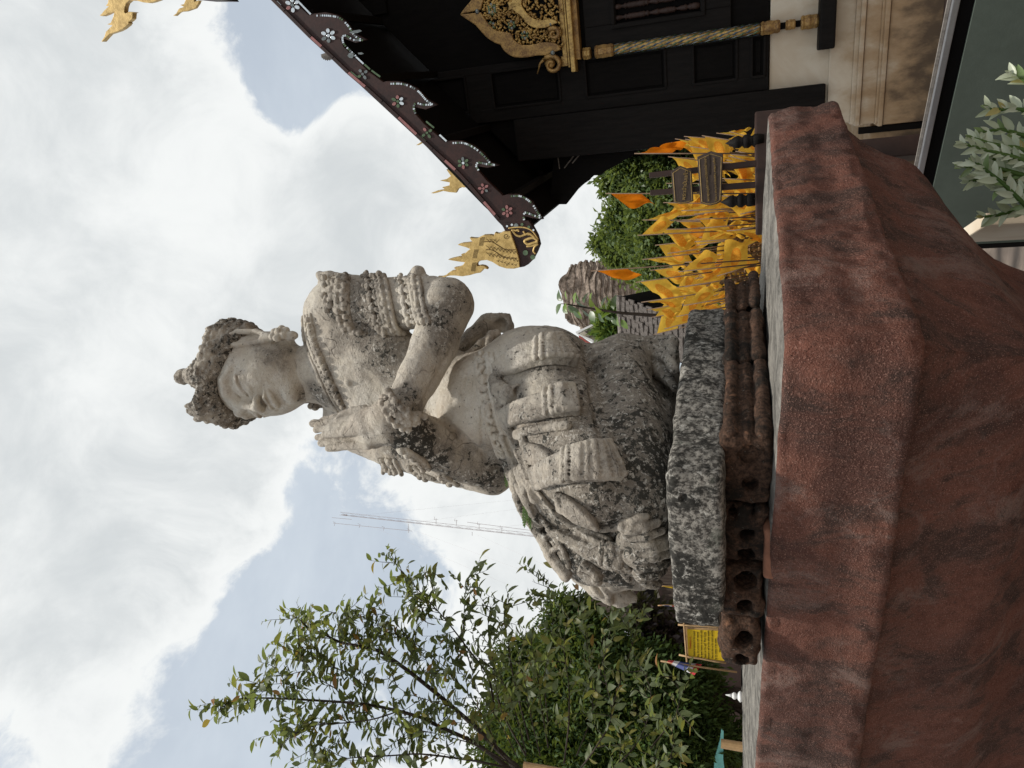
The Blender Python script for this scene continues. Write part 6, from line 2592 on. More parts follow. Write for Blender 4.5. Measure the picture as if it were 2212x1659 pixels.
for (x, y) in ((722, 1136), (776, 1140), (828, 1146), (882, 1151)):
    mb = MB()
    mb.tube([pt(x, y, 89.5), pt(x + 2, y - 7, 89.5), pt(x - 3, y - 9, 89.5)], px_m * .45, 4)
    part('dipole', mb, M_STEEL, mast)
for (a, b_) in (((717, 1118), (760, 1122)), ((720, 1130), (890, 1147)), ((882, 1132), (882, 1146)), ((1020, 1149), (1020, 1157))):
    mb = MB()
    mb.tube([pt(*a, 89.5), pt(*b_, 89.5)], px_m * .5, 4)
    part('stand_off', mb, M_STEEL, mast)
mb = MB()
mb.lathe(pt(750, 1113, 90), [(px_m * .8, 0), (px_m * 2.0, px_m * 2), (px_m * 1.0, px_m * 6), (px_m * 1.6, px_m * 8), (px_m * .8, px_m * 11)], 8)
part('top_lamp', mb, M_STEEL, mast)
for (a, b_, dy) in (((760, 1115), (1230, 1068), 20), ((880, 1130), (1230, 1085), 20), ((1030, 1145), (1240, 1120), 10), ((780, 1128), (1420, 1400), -20), ((880, 1140), (1420, 1340), -20), ((1030, 1155), (1420, 1330), -20)):
    mb = MB()
    p0, p1 = pt(*a, 90), pt(*b_, 90 + dy)
    mb.tube([p0, p0 + (p1 - p0) * 1.5], px_m * .10, 3)
    part('guy_wire', mb, M_STEEL, mast)
# a second thin pole far off
pole = empty('aerial_pole', pt(1300, 1228, 70), 'thin bare aerial pole standing far away left of the mast', 'pole')
mb = MB()
p = pt(1188, 1226, 70)
mb.tube([Vector((p.x, p.y, GZ)), p], px_m * .45, 5)
part('shaft', mb, M_STEEL, pole)
# ------------------------------------------------------------------ leaves and trees
M_LEAF = leaf_mat('grey_green_leaf', (.080, .105, .050), (.145, .175, .095), (.19, .17, .045), .46, .48, .35, (.32, .14, .05), .035)
M_LEAF2 = leaf_mat('bright_tree_leaf', (.075, .12, .040), (.12, .175, .065), (.16, .21, .06), .35, .45, .4)
M_LEAF3 = leaf_mat('dark_conifer_leaf', (.024, .050, .012), (.062, .105, .026), None, .25, .6, .2)
M_LEAF4 = leaf_mat('broad_leaf', (.075, .125, .05), (.11, .17, .075), (.16, .26, .03), .35, .35, .6)
M_VAR = leaf_mat('variegated_leaf', (.42, .47, .33), (.56, .60, .46), (.17, .25, .10), .25, .4, .5, (.42, .36, .14), .06)
M_FERN = leaf_mat('fern_leaf', (.07, .14, .03), (.12, .20, .05), None, .4, .5, .3)


def leaf_geo(L, W, curl=.25, fold=.25, n=4):
    """blade along +X with a raised-sided midrib"""
    V, F = [], []
    for i in range(n + 1):
        t = i / n
        w = W * .5 * math.sin(math.pi * min(1, t * .93 + .05)) ** .8 * (1 - .25 * t)
        if i == 0:
            w = W * .05
        if i == n:
            w = 0.0008
        z = -curl * L * t * t
        V += [(L * t, w, z + fold * w), (L * t, 0, z), (L * t, -w, z + fold * w)]
    for i in range(n):
        a = 3 * i
        F += [(a, a + 1, a + 4, a + 3), (a + 1, a + 2, a + 5, a + 4)]
    return np.array(V, float), F


def orient(d, up_hint=(0, 0, 1), roll=0.0):
    x = Vector(d).normalized()
    z = Vector(up_hint)
    z = z - x * z.dot(x)
    if z.length < 1e-3:
        z = x.orthogonal()
    z.normalize()
    y = z.cross(x)
    M = Matrix((x, y, z)).transposed()
    return M @ Matrix.Rotation(roll, 3, 'X')


def leaf_mesh(name, mat, **kw):
    V, F = leaf_geo(**kw)
    me = bpy.data.meshes.new(name)
    me.from_pydata([tuple(v) for v in V], [], F)
    me.polygons.foreach_set('use_smooth', [True] * len(me.polygons))
    me.materials.append(mat)
    me.update()
    return me


def merged_leaves(name, items, mat, parent, geos, kind='stuff'):
    """items: (pos, 3x3, scale, which)"""
    vs, fs = [], []
    base = 0
    for (p, M, sc, g) in items:
        V, F = geos[g]
        W_ = (V * sc) @ np.array(M).T + np.array(p)
        vs.append(W_)
        fs += [tuple(base + i for i in f) for f in F]
        base += len(V)
    if not vs:
        return None
    me = mesh_np(name, np.concatenate(vs), np.array(fs))
    return tag(link(name, me, mat, parent), kind=kind)


tr = random.Random(21)

# ---- the slender tree on the left
tree = empty('tree', pt(1900, 1700, 3.1), 'slender leafy tree with long grey-green sprays reaching up beside the figure', 'tree')
tree.location.z = GZ


def tcr(*p):
    return [(432 + x * .3418, 1188 + y * .3418) for x, y in p]


main = [
    (tcr((2200, 1600), (2000, 1378), (1860, 1240), (1720, 1100), (1400, 830), (1150, 650), (1000, 607), (880, 580), (780, 530), (680, 490), (630, 440), (600, 430)), 3.05, 3.2, 13, 1.6),
    (tcr((2000, 1420), (1850, 1300), (1700, 1200), (1520, 1120), (1400, 1060), (1180, 1000), (1000, 970), (800, 955), (540, 940), (350, 935), (250, 940), (180, 965), (100, 1030)), 3.0, 2.8, 10, 1.0),
    (tcr((2000, 1390), (1800, 1345), (1680, 1325), (1400, 1290), (1200, 1300), (1000, 1310), (850, 1330), (800, 1350)), 2.9, 2.75, 5, 1.0),
    (tcr((1250, 1020), (1100, 1068), (950, 1090), (800, 1100), (700, 1115), (600, 1165), (540, 1200), (515, 1250)), 2.85, 2.75, 3.2, .9),
    (tcr((1860, 1000), (1820, 800), (1690, 620), (1560, 450), (1450, 330), (1340, 210), (1260, 120), (1200, 40)), 3.2, 3.1, 5, .9),
    (tcr((1720, 760), (1660, 560), (1665, 480), (1675, 300), (1690, 200), (1720, 155)), 3.25, 3.2, 3.5, .9),
    (tcr((2060, 1300), (1900, 1000), (1850, 700), (1820, 500), (1840, 340)), 3.3, 3.2, 4.5, .9),
    (tcr((2080, 1200), (1980, 800), (1950, 600), (1920, 430), (1960, 310)), 3.35, 3.3, 4, .9),
    (tcr((1050, 880), (1010, 830), (920, 770), (850, 740), (760, 660), (700, 590), (640, 560), (610, 600)), 2.95, 2.85, 2.6, .8),
    (tcr((910, 970), (860, 880), (760, 820), (680, 740), (640, 680), (620, 610)), 2.9, 2.8, 2.2, .8),
    (tcr((620, 940), (600, 880), (560, 850), (500, 780), (465, 715)), 2.8, 2.75, 2.0, .7),
    (tcr((460, 940), (430, 880), (400, 860), (380, 845)), 2.8, 2.75, 1.6, .7),
    (tcr((960, 600), (900, 540), (870, 450), (860, 385)), 3.1, 3.05, 1.8, .7),
    (tcr((1060, 620), (1000, 560), (940, 430), (935, 370)), 3.1, 3.1, 1.8, .7),
    (tcr((1160, 660), (1080, 560), (1060, 440), (1090, 350)), 3.1, 3.1, 1.8, .7),
    (tcr((1240, 720), (1150, 600), (1120, 500), (1160, 390)), 3.1, 3.1, 1.8, .7),
    (tcr((1480, 880), (1300, 600), (1250, 540), (1200, 510)), 3.1, 3.05, 1.8, .7),
    (tcr((1550, 940), (1400, 640), (1330, 560), (1290, 560)), 3.15, 3.1, 1.8, .7),
    (tcr((1500, 380), (1480, 300), (1460, 180), (1480, 130)), 3.1, 3.1, 1.6, .7),
    (tcr((1480, 370), (1400, 320), (1330, 290)), 3.1, 3.1, 1.4, .6),
    (tcr((1480, 470), (1420, 450), (1350, 380), (1310, 390)), 3.1, 3.1, 1.4, .6),
    (tcr((1090, 1070), (1060, 1010), (1045, 900), (1060, 800)), 2.95, 2.9, 1.6, .7),
    (tcr((950, 1100), (890, 1200), (830, 1240), (800, 1300)), 2.85, 2.8, 1.6, .7),
    (tcr((740, 1120), (700, 1200), (700, 1280), (715, 1330)), 2.8, 2.8, 1.4, .6),
    (tcr((1150, 1290), (1120, 1160), (1100, 1120)), 2.9, 2.9, 1.6, .6),
    (tcr((1400, 1300), (1380, 1180), (1360, 1100), (1330, 1050)), 2.95, 2.95, 1.6, .6),
    (tcr((2200, 1250), (2160, 1000), (2120, 700), (2080, 560)), 3.0, 3.0, 3, .8),
    (tcr((2300, 1350), (2330, 1100), (2330, 850), (2300, 620), (2330, 400)), 2.9, 3.0, 4, .8),
    (tcr((2350, 1450), (2500, 1250), (2600, 1050), (2560, 800), (2540, 560)), 2.85, 2.95, 4, .8),
    (tcr((2400, 1550), (2650, 1350), (2800, 1150), (2850, 900), (2760, 700)), 2.8, 2.9, 4, .8),
    (tcr((2300, 1600), (2700, 1500), (2900, 1380), (3050, 1250)), 2.7, 2.8, 4, .8),
    (tcr((2380, 1300), (2480, 1000), (2450, 640), (2400, 300), (2330, 60)), 3.2, 3.3, 3, .7),
    (tcr((2600, 1000), (2700, 700), (2760, 480), (2720, 330)), 3.0, 3.1, 3, .7),
    (tcr((2500, 900), (2580, 560), (2620, 380), (2560, 210)), 3.1, 3.2, 3, .7),
    (tcr((2850, 1250), (3000, 1050), (3030, 900), (2980, 780)), 2.75, 2.8, 3, .7),
    (tcr((2200, 1100), (2180, 800), (2230, 520), (2210, 300), (2200, 180)), 3.3, 3.3, 3, .7),
    (tcr((1950, 1340), (1780, 1160), (1620, 1010), (1480, 960), (1300, 900), (1180, 800)), 3.0, 2.9, 3, .8),
    (tcr((1900, 1290), (1760, 1000), (1600, 800), (1500, 700), (1380, 600)), 3.1, 3.0, 3, .8),
    (tcr((2000, 1300), (1900, 1100), (1760, 900), (1640, 760), (1560, 640)), 3.2, 3.1, 3, .8),
    (tcr((1980, 1360), (1760, 1240), (1560, 1180), (1420, 1150), (1280, 1180)), 2.9, 2.85, 3, .8),
    (tcr((2060, 1280), (2000, 1050), (1940, 880), (1860, 760), (1800, 640)), 3.15, 3.1, 3, .8),
    (tcr((2150, 1300), (2080, 1000), (2040, 800), (2010, 640)), 3.0, 3.0, 3, .8),
]
twigs = []
for (ln, Ya, Yb, ra_, rb_) in main:
    c_ = catmull(ln, 5)
    n_ = len(c_)
    P = [pt(x, y, Ya + (Yb - Ya) * i / (n_ - 1) + .05 * math.sin(i * .7 + Ya * 9)) for i, (x, y) in enumerate(c_)]
    rad = [(ra_ + (rb_ - ra_) * i / (n_ - 1)) * .5 * mpp(c_[i][0], c_[i][1], 3.0) for i in range(n_)]
    mb = MB()
    mb.tube(P, rad, 6)
    part('branch', mb, M_BARK, tree, smooth=True)
    twigs.append((P, rad, 0))
mb = MB()
p0 = twigs[0][0][0]
tb = Vector((p0.x - .10, p0.y + .05, GZ))
mb.tube([tb, tb.lerp(p0, .35) + Vector((.03, 0, 0)), tb.lerp(p0, .7), p0, twigs[0][0][6]], [.055, .045, .038, .03, .016], 8)
part('trunk', mb, M_BARK, tree, smooth=True)
# side shoots, then leaves along everything
shoots = []
for (P, rad, lv) in twigs:
    n_ = len(P)
    L = sum((P[i + 1] - P[i]).length for i in range(n_ - 1))
    k = max(2, int(L / .066))
    for j in range(k):
        i = min(n_ - 2, int(n_ * (.25 + .72 * (j + tr.random() * .7) / k)))
        d_ = (P[i + 1] - P[i]).normalized()
        side = d_.cross(Vector((tr.uniform(-1, 1), tr.uniform(-1, 1), tr.uniform(-.3, .6)))).normalized()
        dirn = (d_ * tr.uniform(.35, 1.0) + side * tr.uniform(.5, 1.0) + Vector((0, 0, .25))).normalized()
        ln_ = tr.uniform(.07, .20) * (1.0 if len(P) > 12 else .8)
        q = [P[i]]
        for s_ in range(4):
            dirn = (dirn + Vector((tr.uniform(-.2, .2), tr.uniform(-.2, .2), tr.uniform(-.12, .2)))).normalized()
            q.append(q[-1] + dirn * ln_ / 4)
        shoots.append(q)
mb = MB()
for q in shoots:
    mb.tube(q, [.0022, .0018, .0014, .001, .0007], 3, False)
tag(part('twigs', mb, M_BARK, tree), kind='stuff')
leaves = []


def leaves_on(P, step, sc0, start=.0):
    acc = 0
    tot = sum((P[i + 1] - P[i]).length for i in range(len(P) - 1)) + 1e-6
    run = 0
    sgn = 1
    for i in range(len(P) - 1):
        seg = (P[i + 1] - P[i])
        L = seg.length
        if L < 1e-6:
            continue
        d_ = seg / L
        s_ = 0
        while s_ < L:
            if acc <= 0:
                t_ = (run + s_) / tot
                if t_ >= start:
                    sgn = -sgn
                    side = d_.cross(Vector((tr.uniform(-.4, .4), tr.uniform(-1, .2), tr.uniform(.2, 1)))).normalized() * sgn
                    ld = (d_ * tr.uniform(.2, .9) + side * tr.uniform(.6, 1) + Vector((0, 0, tr.uniform(-.55, .25)))).normalized()
                    leaves.append((P[i] + d_ * s_, ld, sc0 * tr.uniform(.62, 1.25), tr.uniform(-.8, .8)))
                acc = step * tr.uniform(.7, 1.3)
            adv = min(acc if acc > 0 else step, L - s_ + 1e-6)
            s_ += adv
            acc -= adv
        run += L


for (P, rad, lv) in twigs:
    leaves_on(P, .029, 1.0, .42 if rad[0] > .004 else .15)
for q in shoots:
    leaves_on(q, .020, .95, .1)
LG = [leaf_geo(.050, .025, .18, .3), leaf_geo(.056, .026, .35, .45), leaf_geo(.040, .023, -.1, .2), leaf_geo(.060, .030, .25, .15)]
items = []
for (p, ld, sc, ro) in leaves:
    items.append((p, orient(ld, (tr.uniform(-.5, .5), tr.uniform(-.9, .3), 1), ro), sc, tr.randrange(4)))


def in_view(p):
    v = Vector(p) - EYE
    z = v.dot(FWD)
    if z < .1:
        return False
    x = 1106 - v.dot(UPC) / z * 1536
    y = 829.5 - v.dot(RIGHT) / z * 1536
    return -20 < x < 2230 and -20 < y < 1680


vis = [i for i, it in enumerate(items) if in_view(it[0])]
def show(i):
    p, M, sc, g = items[i]
    v = (Vector(p) - EYE).normalized()
    return sc * (.35 + abs((M @ Vector((0, 0, 1))).dot(v))) / (Vector(p) - EYE).length
vis.sort(key=show, reverse=True)
pick = set(vis[:280])
lmes = [leaf_mesh('leaf', M_LEAF, L=a, W=b, curl=c, fold=d) for a, b, c, d in ((.050, .025, .18, .3), (.056, .026, .35, .45), (.040, .023, -.1, .2), (.060, .030, .25, .15))]


def leaf_obj(it, meshes, parent, name='leaf'):
    p, M, sc, g = it
    o = bpy.data.objects.new(name, meshes[g])
    COL.objects.link(o)
    o.parent = parent
    o.location = Vector(p) - Vector(parent.location)
    o.rotation_euler = M.to_euler()
    o.scale = (sc, sc, sc)
    return o


for i in pick:
    leaf_obj(items[i], lmes, tree)
merged_leaves('foliage', [it for i, it in enumerate(items) if i not in pick], M_LEAF, tree, LG)
print('tree leaves', len(items), 'visible', len(vis))


# ---- bushy trees: crowns of leaf clumps filling uneven lobes
def clump_geo(r_, n, L, W, seed):
    q = random.Random(seed)
    V, F = [], []
    for _ in range(n):
        d_ = Vector((q.gauss(0, 1), q.gauss(0, 1), q.gauss(0, 1))).normalized()
        p = d_ * r_ * q.uniform(.3, 1)
        M = orient(d_ + Vector((q.uniform(-.6, .6), q.uniform(-.6, .6), q.uniform(-.7, .3))), (q.uniform(-1, 1), q.uniform(-1, 1), 1))
        x, y, z = M @ Vector((1, 0, 0)), M @ Vector((0, 1, 0)), M @ Vector((0, 0, 1))
        l_ = L * q.uniform(.7, 1.3)
        b = len(V)
        V += [tuple(p), tuple(p + x * l_ * .5 + y * W * .5 + z * W * .15), tuple(p + x * l_ - z * l_ * .2), tuple(p + x * l_ * .5 - y * W * .5 + z * W * .15)]
        F.append((b, b + 1, b + 2, b + 3))
    return np.array(V), F


def bush(name, label, base, lobes, mat, n, leafL, leafW, trunk_r, seed, group=None, clump_r=.25, per=14, cat='tree', conic=False):
    q = random.Random(seed)
    root = empty(name, base, label, cat, group)
    geos = [clump_geo(clump_r, per, leafL, leafW, seed * 10 + k) for k in range(5)]
    tot = sum(l[1] ** 2 for l in lobes)
    its = []
    for (c, r_, ez) in lobes:
        k = int(n * r_ ** 2 / tot)
        for _ in range(k):
            d_ = Vector((q.gauss(0, 1), q.gauss(0, 1), q.gauss(0, 1))).normalized()
            rr = r_ * q.uniform(.15, 1.0) ** .45 * (1 + .22 * math.sin(d_.x * 5 + seed) * math.sin(d_.z * 6 + d_.y * 4))
            p = Vector(c) + Vector((d_.x * rr, d_.y * rr, d_.z * rr * ez))
            M = Matrix.Rotation(q.uniform(0, 6.28), 3, 'Z') @ Matrix.Rotation(q.uniform(-.6, .6), 3, 'X')
            its.append((p, M, q.uniform(.7, 1.25), q.randrange(5)))
    merged_leaves('crown', its, mat, root, geos)
    mb = MB()
    b0 = Vector(base)
    top = sum((Vector(l[0]) for l in lobes), Vector()) / len(lobes)
    mb.tube([b0, b0.lerp(top, .35) + Vector((.05, 0, 0)) * trunk_r * 4, b0.lerp(top, .7), top], [trunk_r, trunk_r * .8, trunk_r * .6, trunk_r * .3], 8)
    for (c, r_, ez) in lobes:
        m_ = b0.lerp(top, .55)
        mb.tube([m_, m_.lerp(Vector(c), .6) + Vector((0, 0, r_ * .15)), Vector(c)], [trunk_r * .45, trunk_r * .3, trunk_r * .12], 6)
    part('trunk', mb, M_BARK, root, smooth=True)
    return root


def lob(xd, yd, Y, rpx, ez=1.0):
    return (pt(xd, yd, Y), rpx * mpp(xd, yd, Y), ez)


def gbase(yd, Y):
    p = pt(1640, yd, Y)
    return (p.x, p.y, GZ)


# two dense feathery evergreens behind the slender tree
bush('evergreen_tree', 'dense rounded evergreen with fine bright green tips, tallest behind the slender tree', gbase(1480, 7.5),
     [lob(1160, 1500, 7.5, 85), lob(1110, 1590, 7.5, 85), lob(1250, 1420, 7.4, 95), lob(1210, 1570, 7.2, 120), lob(1330, 1500, 7.1, 130), lob(1300, 1640, 7.0, 130), lob(1415, 1500, 7.0, 80), lob(1440, 1580, 6.9, 130), lob(1235, 1340, 7.6, 55), lob(1300, 1390, 7.5, 50), lob(1130, 1440, 7.6, 50)],
     M_LEAF3, 3600, .065, .026, .14, 3, None, .16, 30)
bush('evergreen_tree', 'low dark evergreen bush in front of the brown court wall', gbase(1600, 7.3),
     [lob(1500, 1475, 7.4, 45), lob(1490, 1560, 7.3, 62), lob(1515, 1620, 7.3, 55), lob(1470, 1680, 7.3, 80), lob(1590, 1610, 7.2, 32)], M_LEAF3, 800, .065, .026, .10, 4, None, .16, 28, 'bush')
bush('shrub', 'dark purple-brown leaved shrub against the shed', gbase(1345, 7.6), [lob(1405, 1355, 7.7, 42), lob(1440, 1380, 7.6, 38), lob(1385, 1330, 7.8, 30)], leaf_mat('purple_leaf', (.025, .016, .018), (.05, .03, .032), None, .2, .5, .3), 130, .09, .05, .05, 5, None, .14, 16, 'bush')

# trees behind the flags
bush('leafy_tree', 'bushy green tree right behind the flags, nearest the temple post', gbase(400, 13), [lob(1355, 350, 13, 38), lob(1390, 320, 13, 42), lob(1400, 380, 13, 45), lob(1440, 345, 13, 52), lob(1330, 392, 13.3, 24), lob(1470, 400, 12.8, 55), lob(1420, 300, 13, 50), lob(1500, 320, 13, 60)], M_LEAF2, 1700, .105, .06, .16, 6, 'trees behind the flags', .24, 26)
bush('leafy_tree', 'bushy green tree behind the middle of the flag cluster', gbase(480, 14), [lob(1340, 465, 14, 24), lob(1375, 450, 14, 40), lob(1375, 505, 14, 36), lob(1318, 498, 14.2, 14), lob(1430, 470, 13.5, 65), lob(1440, 540, 13.5, 60), lob(1500, 450, 13.5, 60)], M_LEAF2, 1250, .105, .06, .16, 7, 'trees behind the flags', .24, 26)
bush('leafy_tree', 'spreading green tree hiding the foot of the brick stupa', gbase(560, 15), [lob(1300, 528, 15, 16), lob(1330, 545, 15, 22), lob(1365, 575, 15, 20), lob(1410, 580, 14.5, 36), lob(1450, 600, 14, 40), lob(1355, 525, 15, 32)], M_LEAF2, 650, .105, .06, .14, 8, 'trees behind the flags', .22, 26)
bush('leafy_tree', 'dark leafy tree in the shadow under the temple eave', gbase(250, 14), [lob(1360, 300, 14, 45), lob(1420, 270, 14, 60), lob(1480, 250, 14, 60), lob(1540, 300, 14, 70), lob(1560, 420, 14, 70), lob(1560, 560, 14, 70)], M_LEAF2, 1400, .26, .13, .18, 9, 'trees behind the flags', .34, 15)
bush('low_bush', 'pale feathery bush before the cream house', gbase(705, 9.5), [lob(1320, 705, 9.5, 22), lob(1340, 720, 9.5, 22), lob(1335, 690, 9.5, 18)], M_FERN, 240, .14, .03, .03, 10, None, .16, 16, 'bush')

# broad-leaved sapling: every leaf a part
sap = empty('sapling', gbase(672, 6.8), 'young tree with big round drooping leaves standing before the brick stupa', 'tree')
mb = MB()
stem = [Vector((pt(1640, 690, 6.8).x, 6.8, GZ)), pt(1420, 682, 6.8), pt(1340, 676, 6.8), pt(1280, 667, 6.8), pt(1230, 658, 6.8), pt(1212, 656, 6.8)]
mb.tube(stem, [.022, .018, .014, .010, .007, .003], 6)
part('trunk', mb, M_BARK, sap, smooth=True)
SG = [leaf_mesh('leaf', M_LEAF4, L=.19, W=.15, curl=.35, fold=.2), leaf_mesh('leaf', M_LEAF4, L=.17, W=.12, curl=.5, fold=.35), leaf_mesh('leaf', M_LEAF4, L=.15, W=.12, curl=.2, fold=.1)]
for (x, y, dx, dz) in ((1212, 656, -.6, .5), (1214, 650, .5, .4), (1222, 655, -.8, .1), (1226, 662, -.5, -.7), (1225, 648, .7, .2), (1240, 655, .8, -.1), (1245, 668, -.9, -.2), (1250, 650, .6, .3), (1258, 670, -.7, -.6), (1262, 655, .9, 0), (1275, 672, -.9, -.3), (1278, 655, .8, .2),
                       (1285, 660, .4, .6), (1292, 678, -.9, -.5), (1300, 662, .9, -.2), (1306, 680, -.6, -.5), (1312, 672, .8, .3), (1322, 684, -.8, -.3), (1326, 668, .9, .1), (1335, 680, -.7, .1), (1342, 690, -.8, -.4), (1238, 672, -.6, -.5), (1216, 662, -.5, -.3), (1268, 662, .1, .8), (1300, 672, .2, .7), (1320, 676, -.2, .8)):
    it = (pt(x, y, 6.8 + tr.uniform(-.1, .1)), orient((dx, tr.uniform(-.7, .2), dz), (tr.uniform(-.3, .3), -.6, .8), tr.uniform(-.4, .4)), tr.uniform(.52, .8), tr.randrange(3))
    leaf_obj(it, SG, sap)

# ferns rooted in cracks of the figure
for (x, y, Y, fd, lab) in ((1106, 1003, 2.13, (-.75, -.1, .35), 'small green fern growing behind the figure by its elbow'), (1146, 1084, 2.10, (-.8, -.1, .3), 'small fern rooted on the far edge of the lap cloth')):
    p = Vector(B.hit([(x, y)])[0][0])
    fe = empty('fern', p, lab, 'fern', 'ferns on the statue')
    for k in range(5):
        d_ = Vector((fd[0] + tr.uniform(-.5, .3), fd[1] + tr.uniform(-.3, .3), fd[2] + tr.uniform(-.5, .5))).normalized()
        mb = MB()
        q = [p + d_ * .075 * t_ + Vector((0, 0, -.02 * t_ * t_)) for t_ in (0, .35, .7, 1)]
        mb.tube(q, .0009, 3)
        for j in range(9):
            t_ = .15 + .85 * j / 9
            c_ = p + d_ * .075 * t_ + Vector((0, 0, -.02 * t_ * t_))
            sd = d_.cross(Vector((0, -1, .3))).normalized()
            for s_ in (-1, 1):
                e_ = c_ + (sd * s_ + d_ * .4) * .017 * (1.15 - t_)
                mb.add([c_, c_.lerp(e_, .5) + d_ * .003, e_, c_.lerp(e_, .5) - d_ * .003], [(0, 1, 2, 3)])
        part('frond', mb, M_FERN, fe)

# ---- variegated plants before the green board; the leaves that show are parts
vp = empty('potted_plant', (pt(2300, 320, 2.3).x, 2.3, GZ), 'clump of pale variegated green plants with upright fleshy stems before the green board', 'plant')


def v5(*p):
    return [(1944 + x * .2278, 162 + y * .2278) for x, y in p]


VG = [leaf_mesh('leaf', M_VAR, L=a, W=b, curl=c, fold=d) for a, b, c, d in ((.048, .020, .12, .5), (.042, .019, .25, .6), (.038, .015, -.15, .4))]
nleaf = 0
for (ln, dens, Y) in ((((1250, 90), (1150, 40), (1065, -5)), 9, 2.35), (((1300, 380), (1150, 330), (1000, 330), (850, 315)), 16, 2.30), (((1300, 620), (1130, 560), (950, 520), (780, 545)), 16, 2.32), (((1300, 760), (1100, 690), (900, 660), (700, 600)), 18, 2.28),
                      (((1280, 850), (1080, 780), (850, 720), (610, 655)), 18, 2.26), (((1280, 980), (1100, 930), (900, 880), (600, 870)), 18, 2.27), (((1300, 1320), (1150, 1200), (1000, 1050), (850, 930), (720, 825)), 24, 2.22), (((1250, 1080), (1000, 1010), (800, 990), (650, 1010)), 14, 2.3),
                      (((1350, 1260), (1200, 1120), (1050, 1080), (920, 1080)), 14, 2.24), (((1200, 1290), (1050, 1300), (920, 1330), (800, 1345)), 10, 2.3), (((1350, 1100), (1200, 980), (1020, 900), (880, 790)), 16, 2.3), (((1350, 900), (1200, 800), (1000, 740), (840, 660)), 16, 2.34), (((1350, 700), (1250, 640), (1100, 620)), 12, 2.4), (((1350, 1180), (1220, 1060), (1100, 960)), 12, 2.36)):
    c_ = catmull(v5(*ln), 8)
    P = [pt(x, y, Y) for x, y in c_]
    mb = MB()
    b0 = Vector((P[0].x + tr.uniform(-.05, .05), P[0].y, GZ))
    mb.tube([b0, b0.lerp(P[0], .6)] + P, [.008, .008] + [.0075 - .004 * i / len(P) for i in range(len(P))], 6)
    part('stem', mb, M_FERN, vp, smooth=True)
    for j in range(dens):
        t_ = j / dens
        i = min(len(P) - 2, int(t_ * (len(P) - 1)))
        d_ = (P[i + 1] - P[i]).normalized()
        sgn = 1 if j % 2 else -1
        sd = d_.cross(Vector((tr.uniform(-.5, .5), -1, tr.uniform(-.3, .3)))).normalized() * sgn
        ld = (d_ * tr.uniform(.6, 1.1) + sd * tr.uniform(.35, .8) + Vector((0, tr.uniform(-.4, .1), 0))).normalized()
        leaf_obj((P[i].lerp(P[i + 1], tr.random()), orient(ld, (0, -1, .5), tr.uniform(-.6, .6)), tr.uniform(.8, 1.2) * (1 - .35 * max(0, t_ - .6)), tr.randrange(3)), VG, vp)
        nleaf += 1
    for k in range(4):
        leaf_obj((P[-1], orient((P[-1] - P[-2]).normalized() + Vector((tr.uniform(-.4, .4), tr.uniform(-.4, .1), tr.uniform(-.1, .4))), (0, -1, .5)), tr.uniform(.5, .7), 2), VG, vp)
# planter edge of pale concrete
plr = empty('planter', (pt(2160, 474, 2.9).x, 2.9, 0), 'narrow sunlit edge of a low pale planter beside the pedestal foot', 'planter')
mb = MB()
a_, b_ = pt(2128, 480, 2.6), pt(2215, 468, 2.55)
mb.hexa([Vector((a_.x - .01, 2.6, GZ)), Vector((a_.x + .03, 2.6, GZ)), Vector((a_.x + .03, 2.9, GZ)), Vector((a_.x - .01, 2.9, GZ)), Vector((a_.x - .01, 2.6, a_.z)), Vector((a_.x + .03, 2.6, a_.z)), Vector((a_.x + .03, 2.9, a_.z)), Vector((a_.x - .01, 2.9, a_.z))])
part('edge', mb, M_PLASTER, plr, bevel=.006)

# ------------------------------------------------------------------ stupa, shingle-roofed pavilion and house beyond the flags
Ys = 42.0
st = empty('stupa', gbase(640, Ys), 'old round-topped brick stupa with weathered courses behind the green trees', 'stupa')
ctr_t = pt(1212, 640, Ys)
hs = ctr_t.z
px_s = mpp(1260, 640, Ys)
w_top = 68 * px_s
sh = [(0.05, 1.0), (.45, .995), (.70, .985), (.85, .965), (.95, .93), (1.02, .88), (1.07, .83)]
mbv = MB()
body_prof = []
nz_ = 34
for i in range(nz_):
    t_ = i / (nz_ - 1)
    z = hs * (1 - .50 * t_)
    base_r = w_top * (.80 + .45 * t_ ** .7)
    if t_ < .06:
        base_r *= (t_ / .06) ** .4 * .85 + .10
    body_prof += [(base_r * (1.0 + (.05 if i % 2 else 0)), z), (base_r * (1.0 + (.05 if i % 2 else 0)), z - hs * .5 / nz_ * .9)]
body_prof = [(w_top * 1.35, GZ), (w_top * 1.35, hs * .5)] + body_prof[::-1]
mbv.lathe((ctr_t.x, Ys, 0), body_prof, 40)
me = mbv.fixed('brick_dome')
n_ = len(me.vertices)
co = np.zeros(n_ * 3, np.float32)
me.vertices.foreach_get('co', co)
co = co.reshape(-1, 3)
rv = co - np.array((ctr_t.x, Ys, 0))
rv[:, 2] = 0
co += rv / (np.linalg.norm(rv, axis=1, keepdims=True) + 1e-6) * (vnoise(co * .9, 3) * .28 + vnoise(co * 2.6, 4) * .14)[:, None]
co[:, 2] += vnoise(co * 1.1, 5) * .22
me.vertices.foreach_set('co', co.ravel())
link('brick_dome', me, M_BRICK, st)
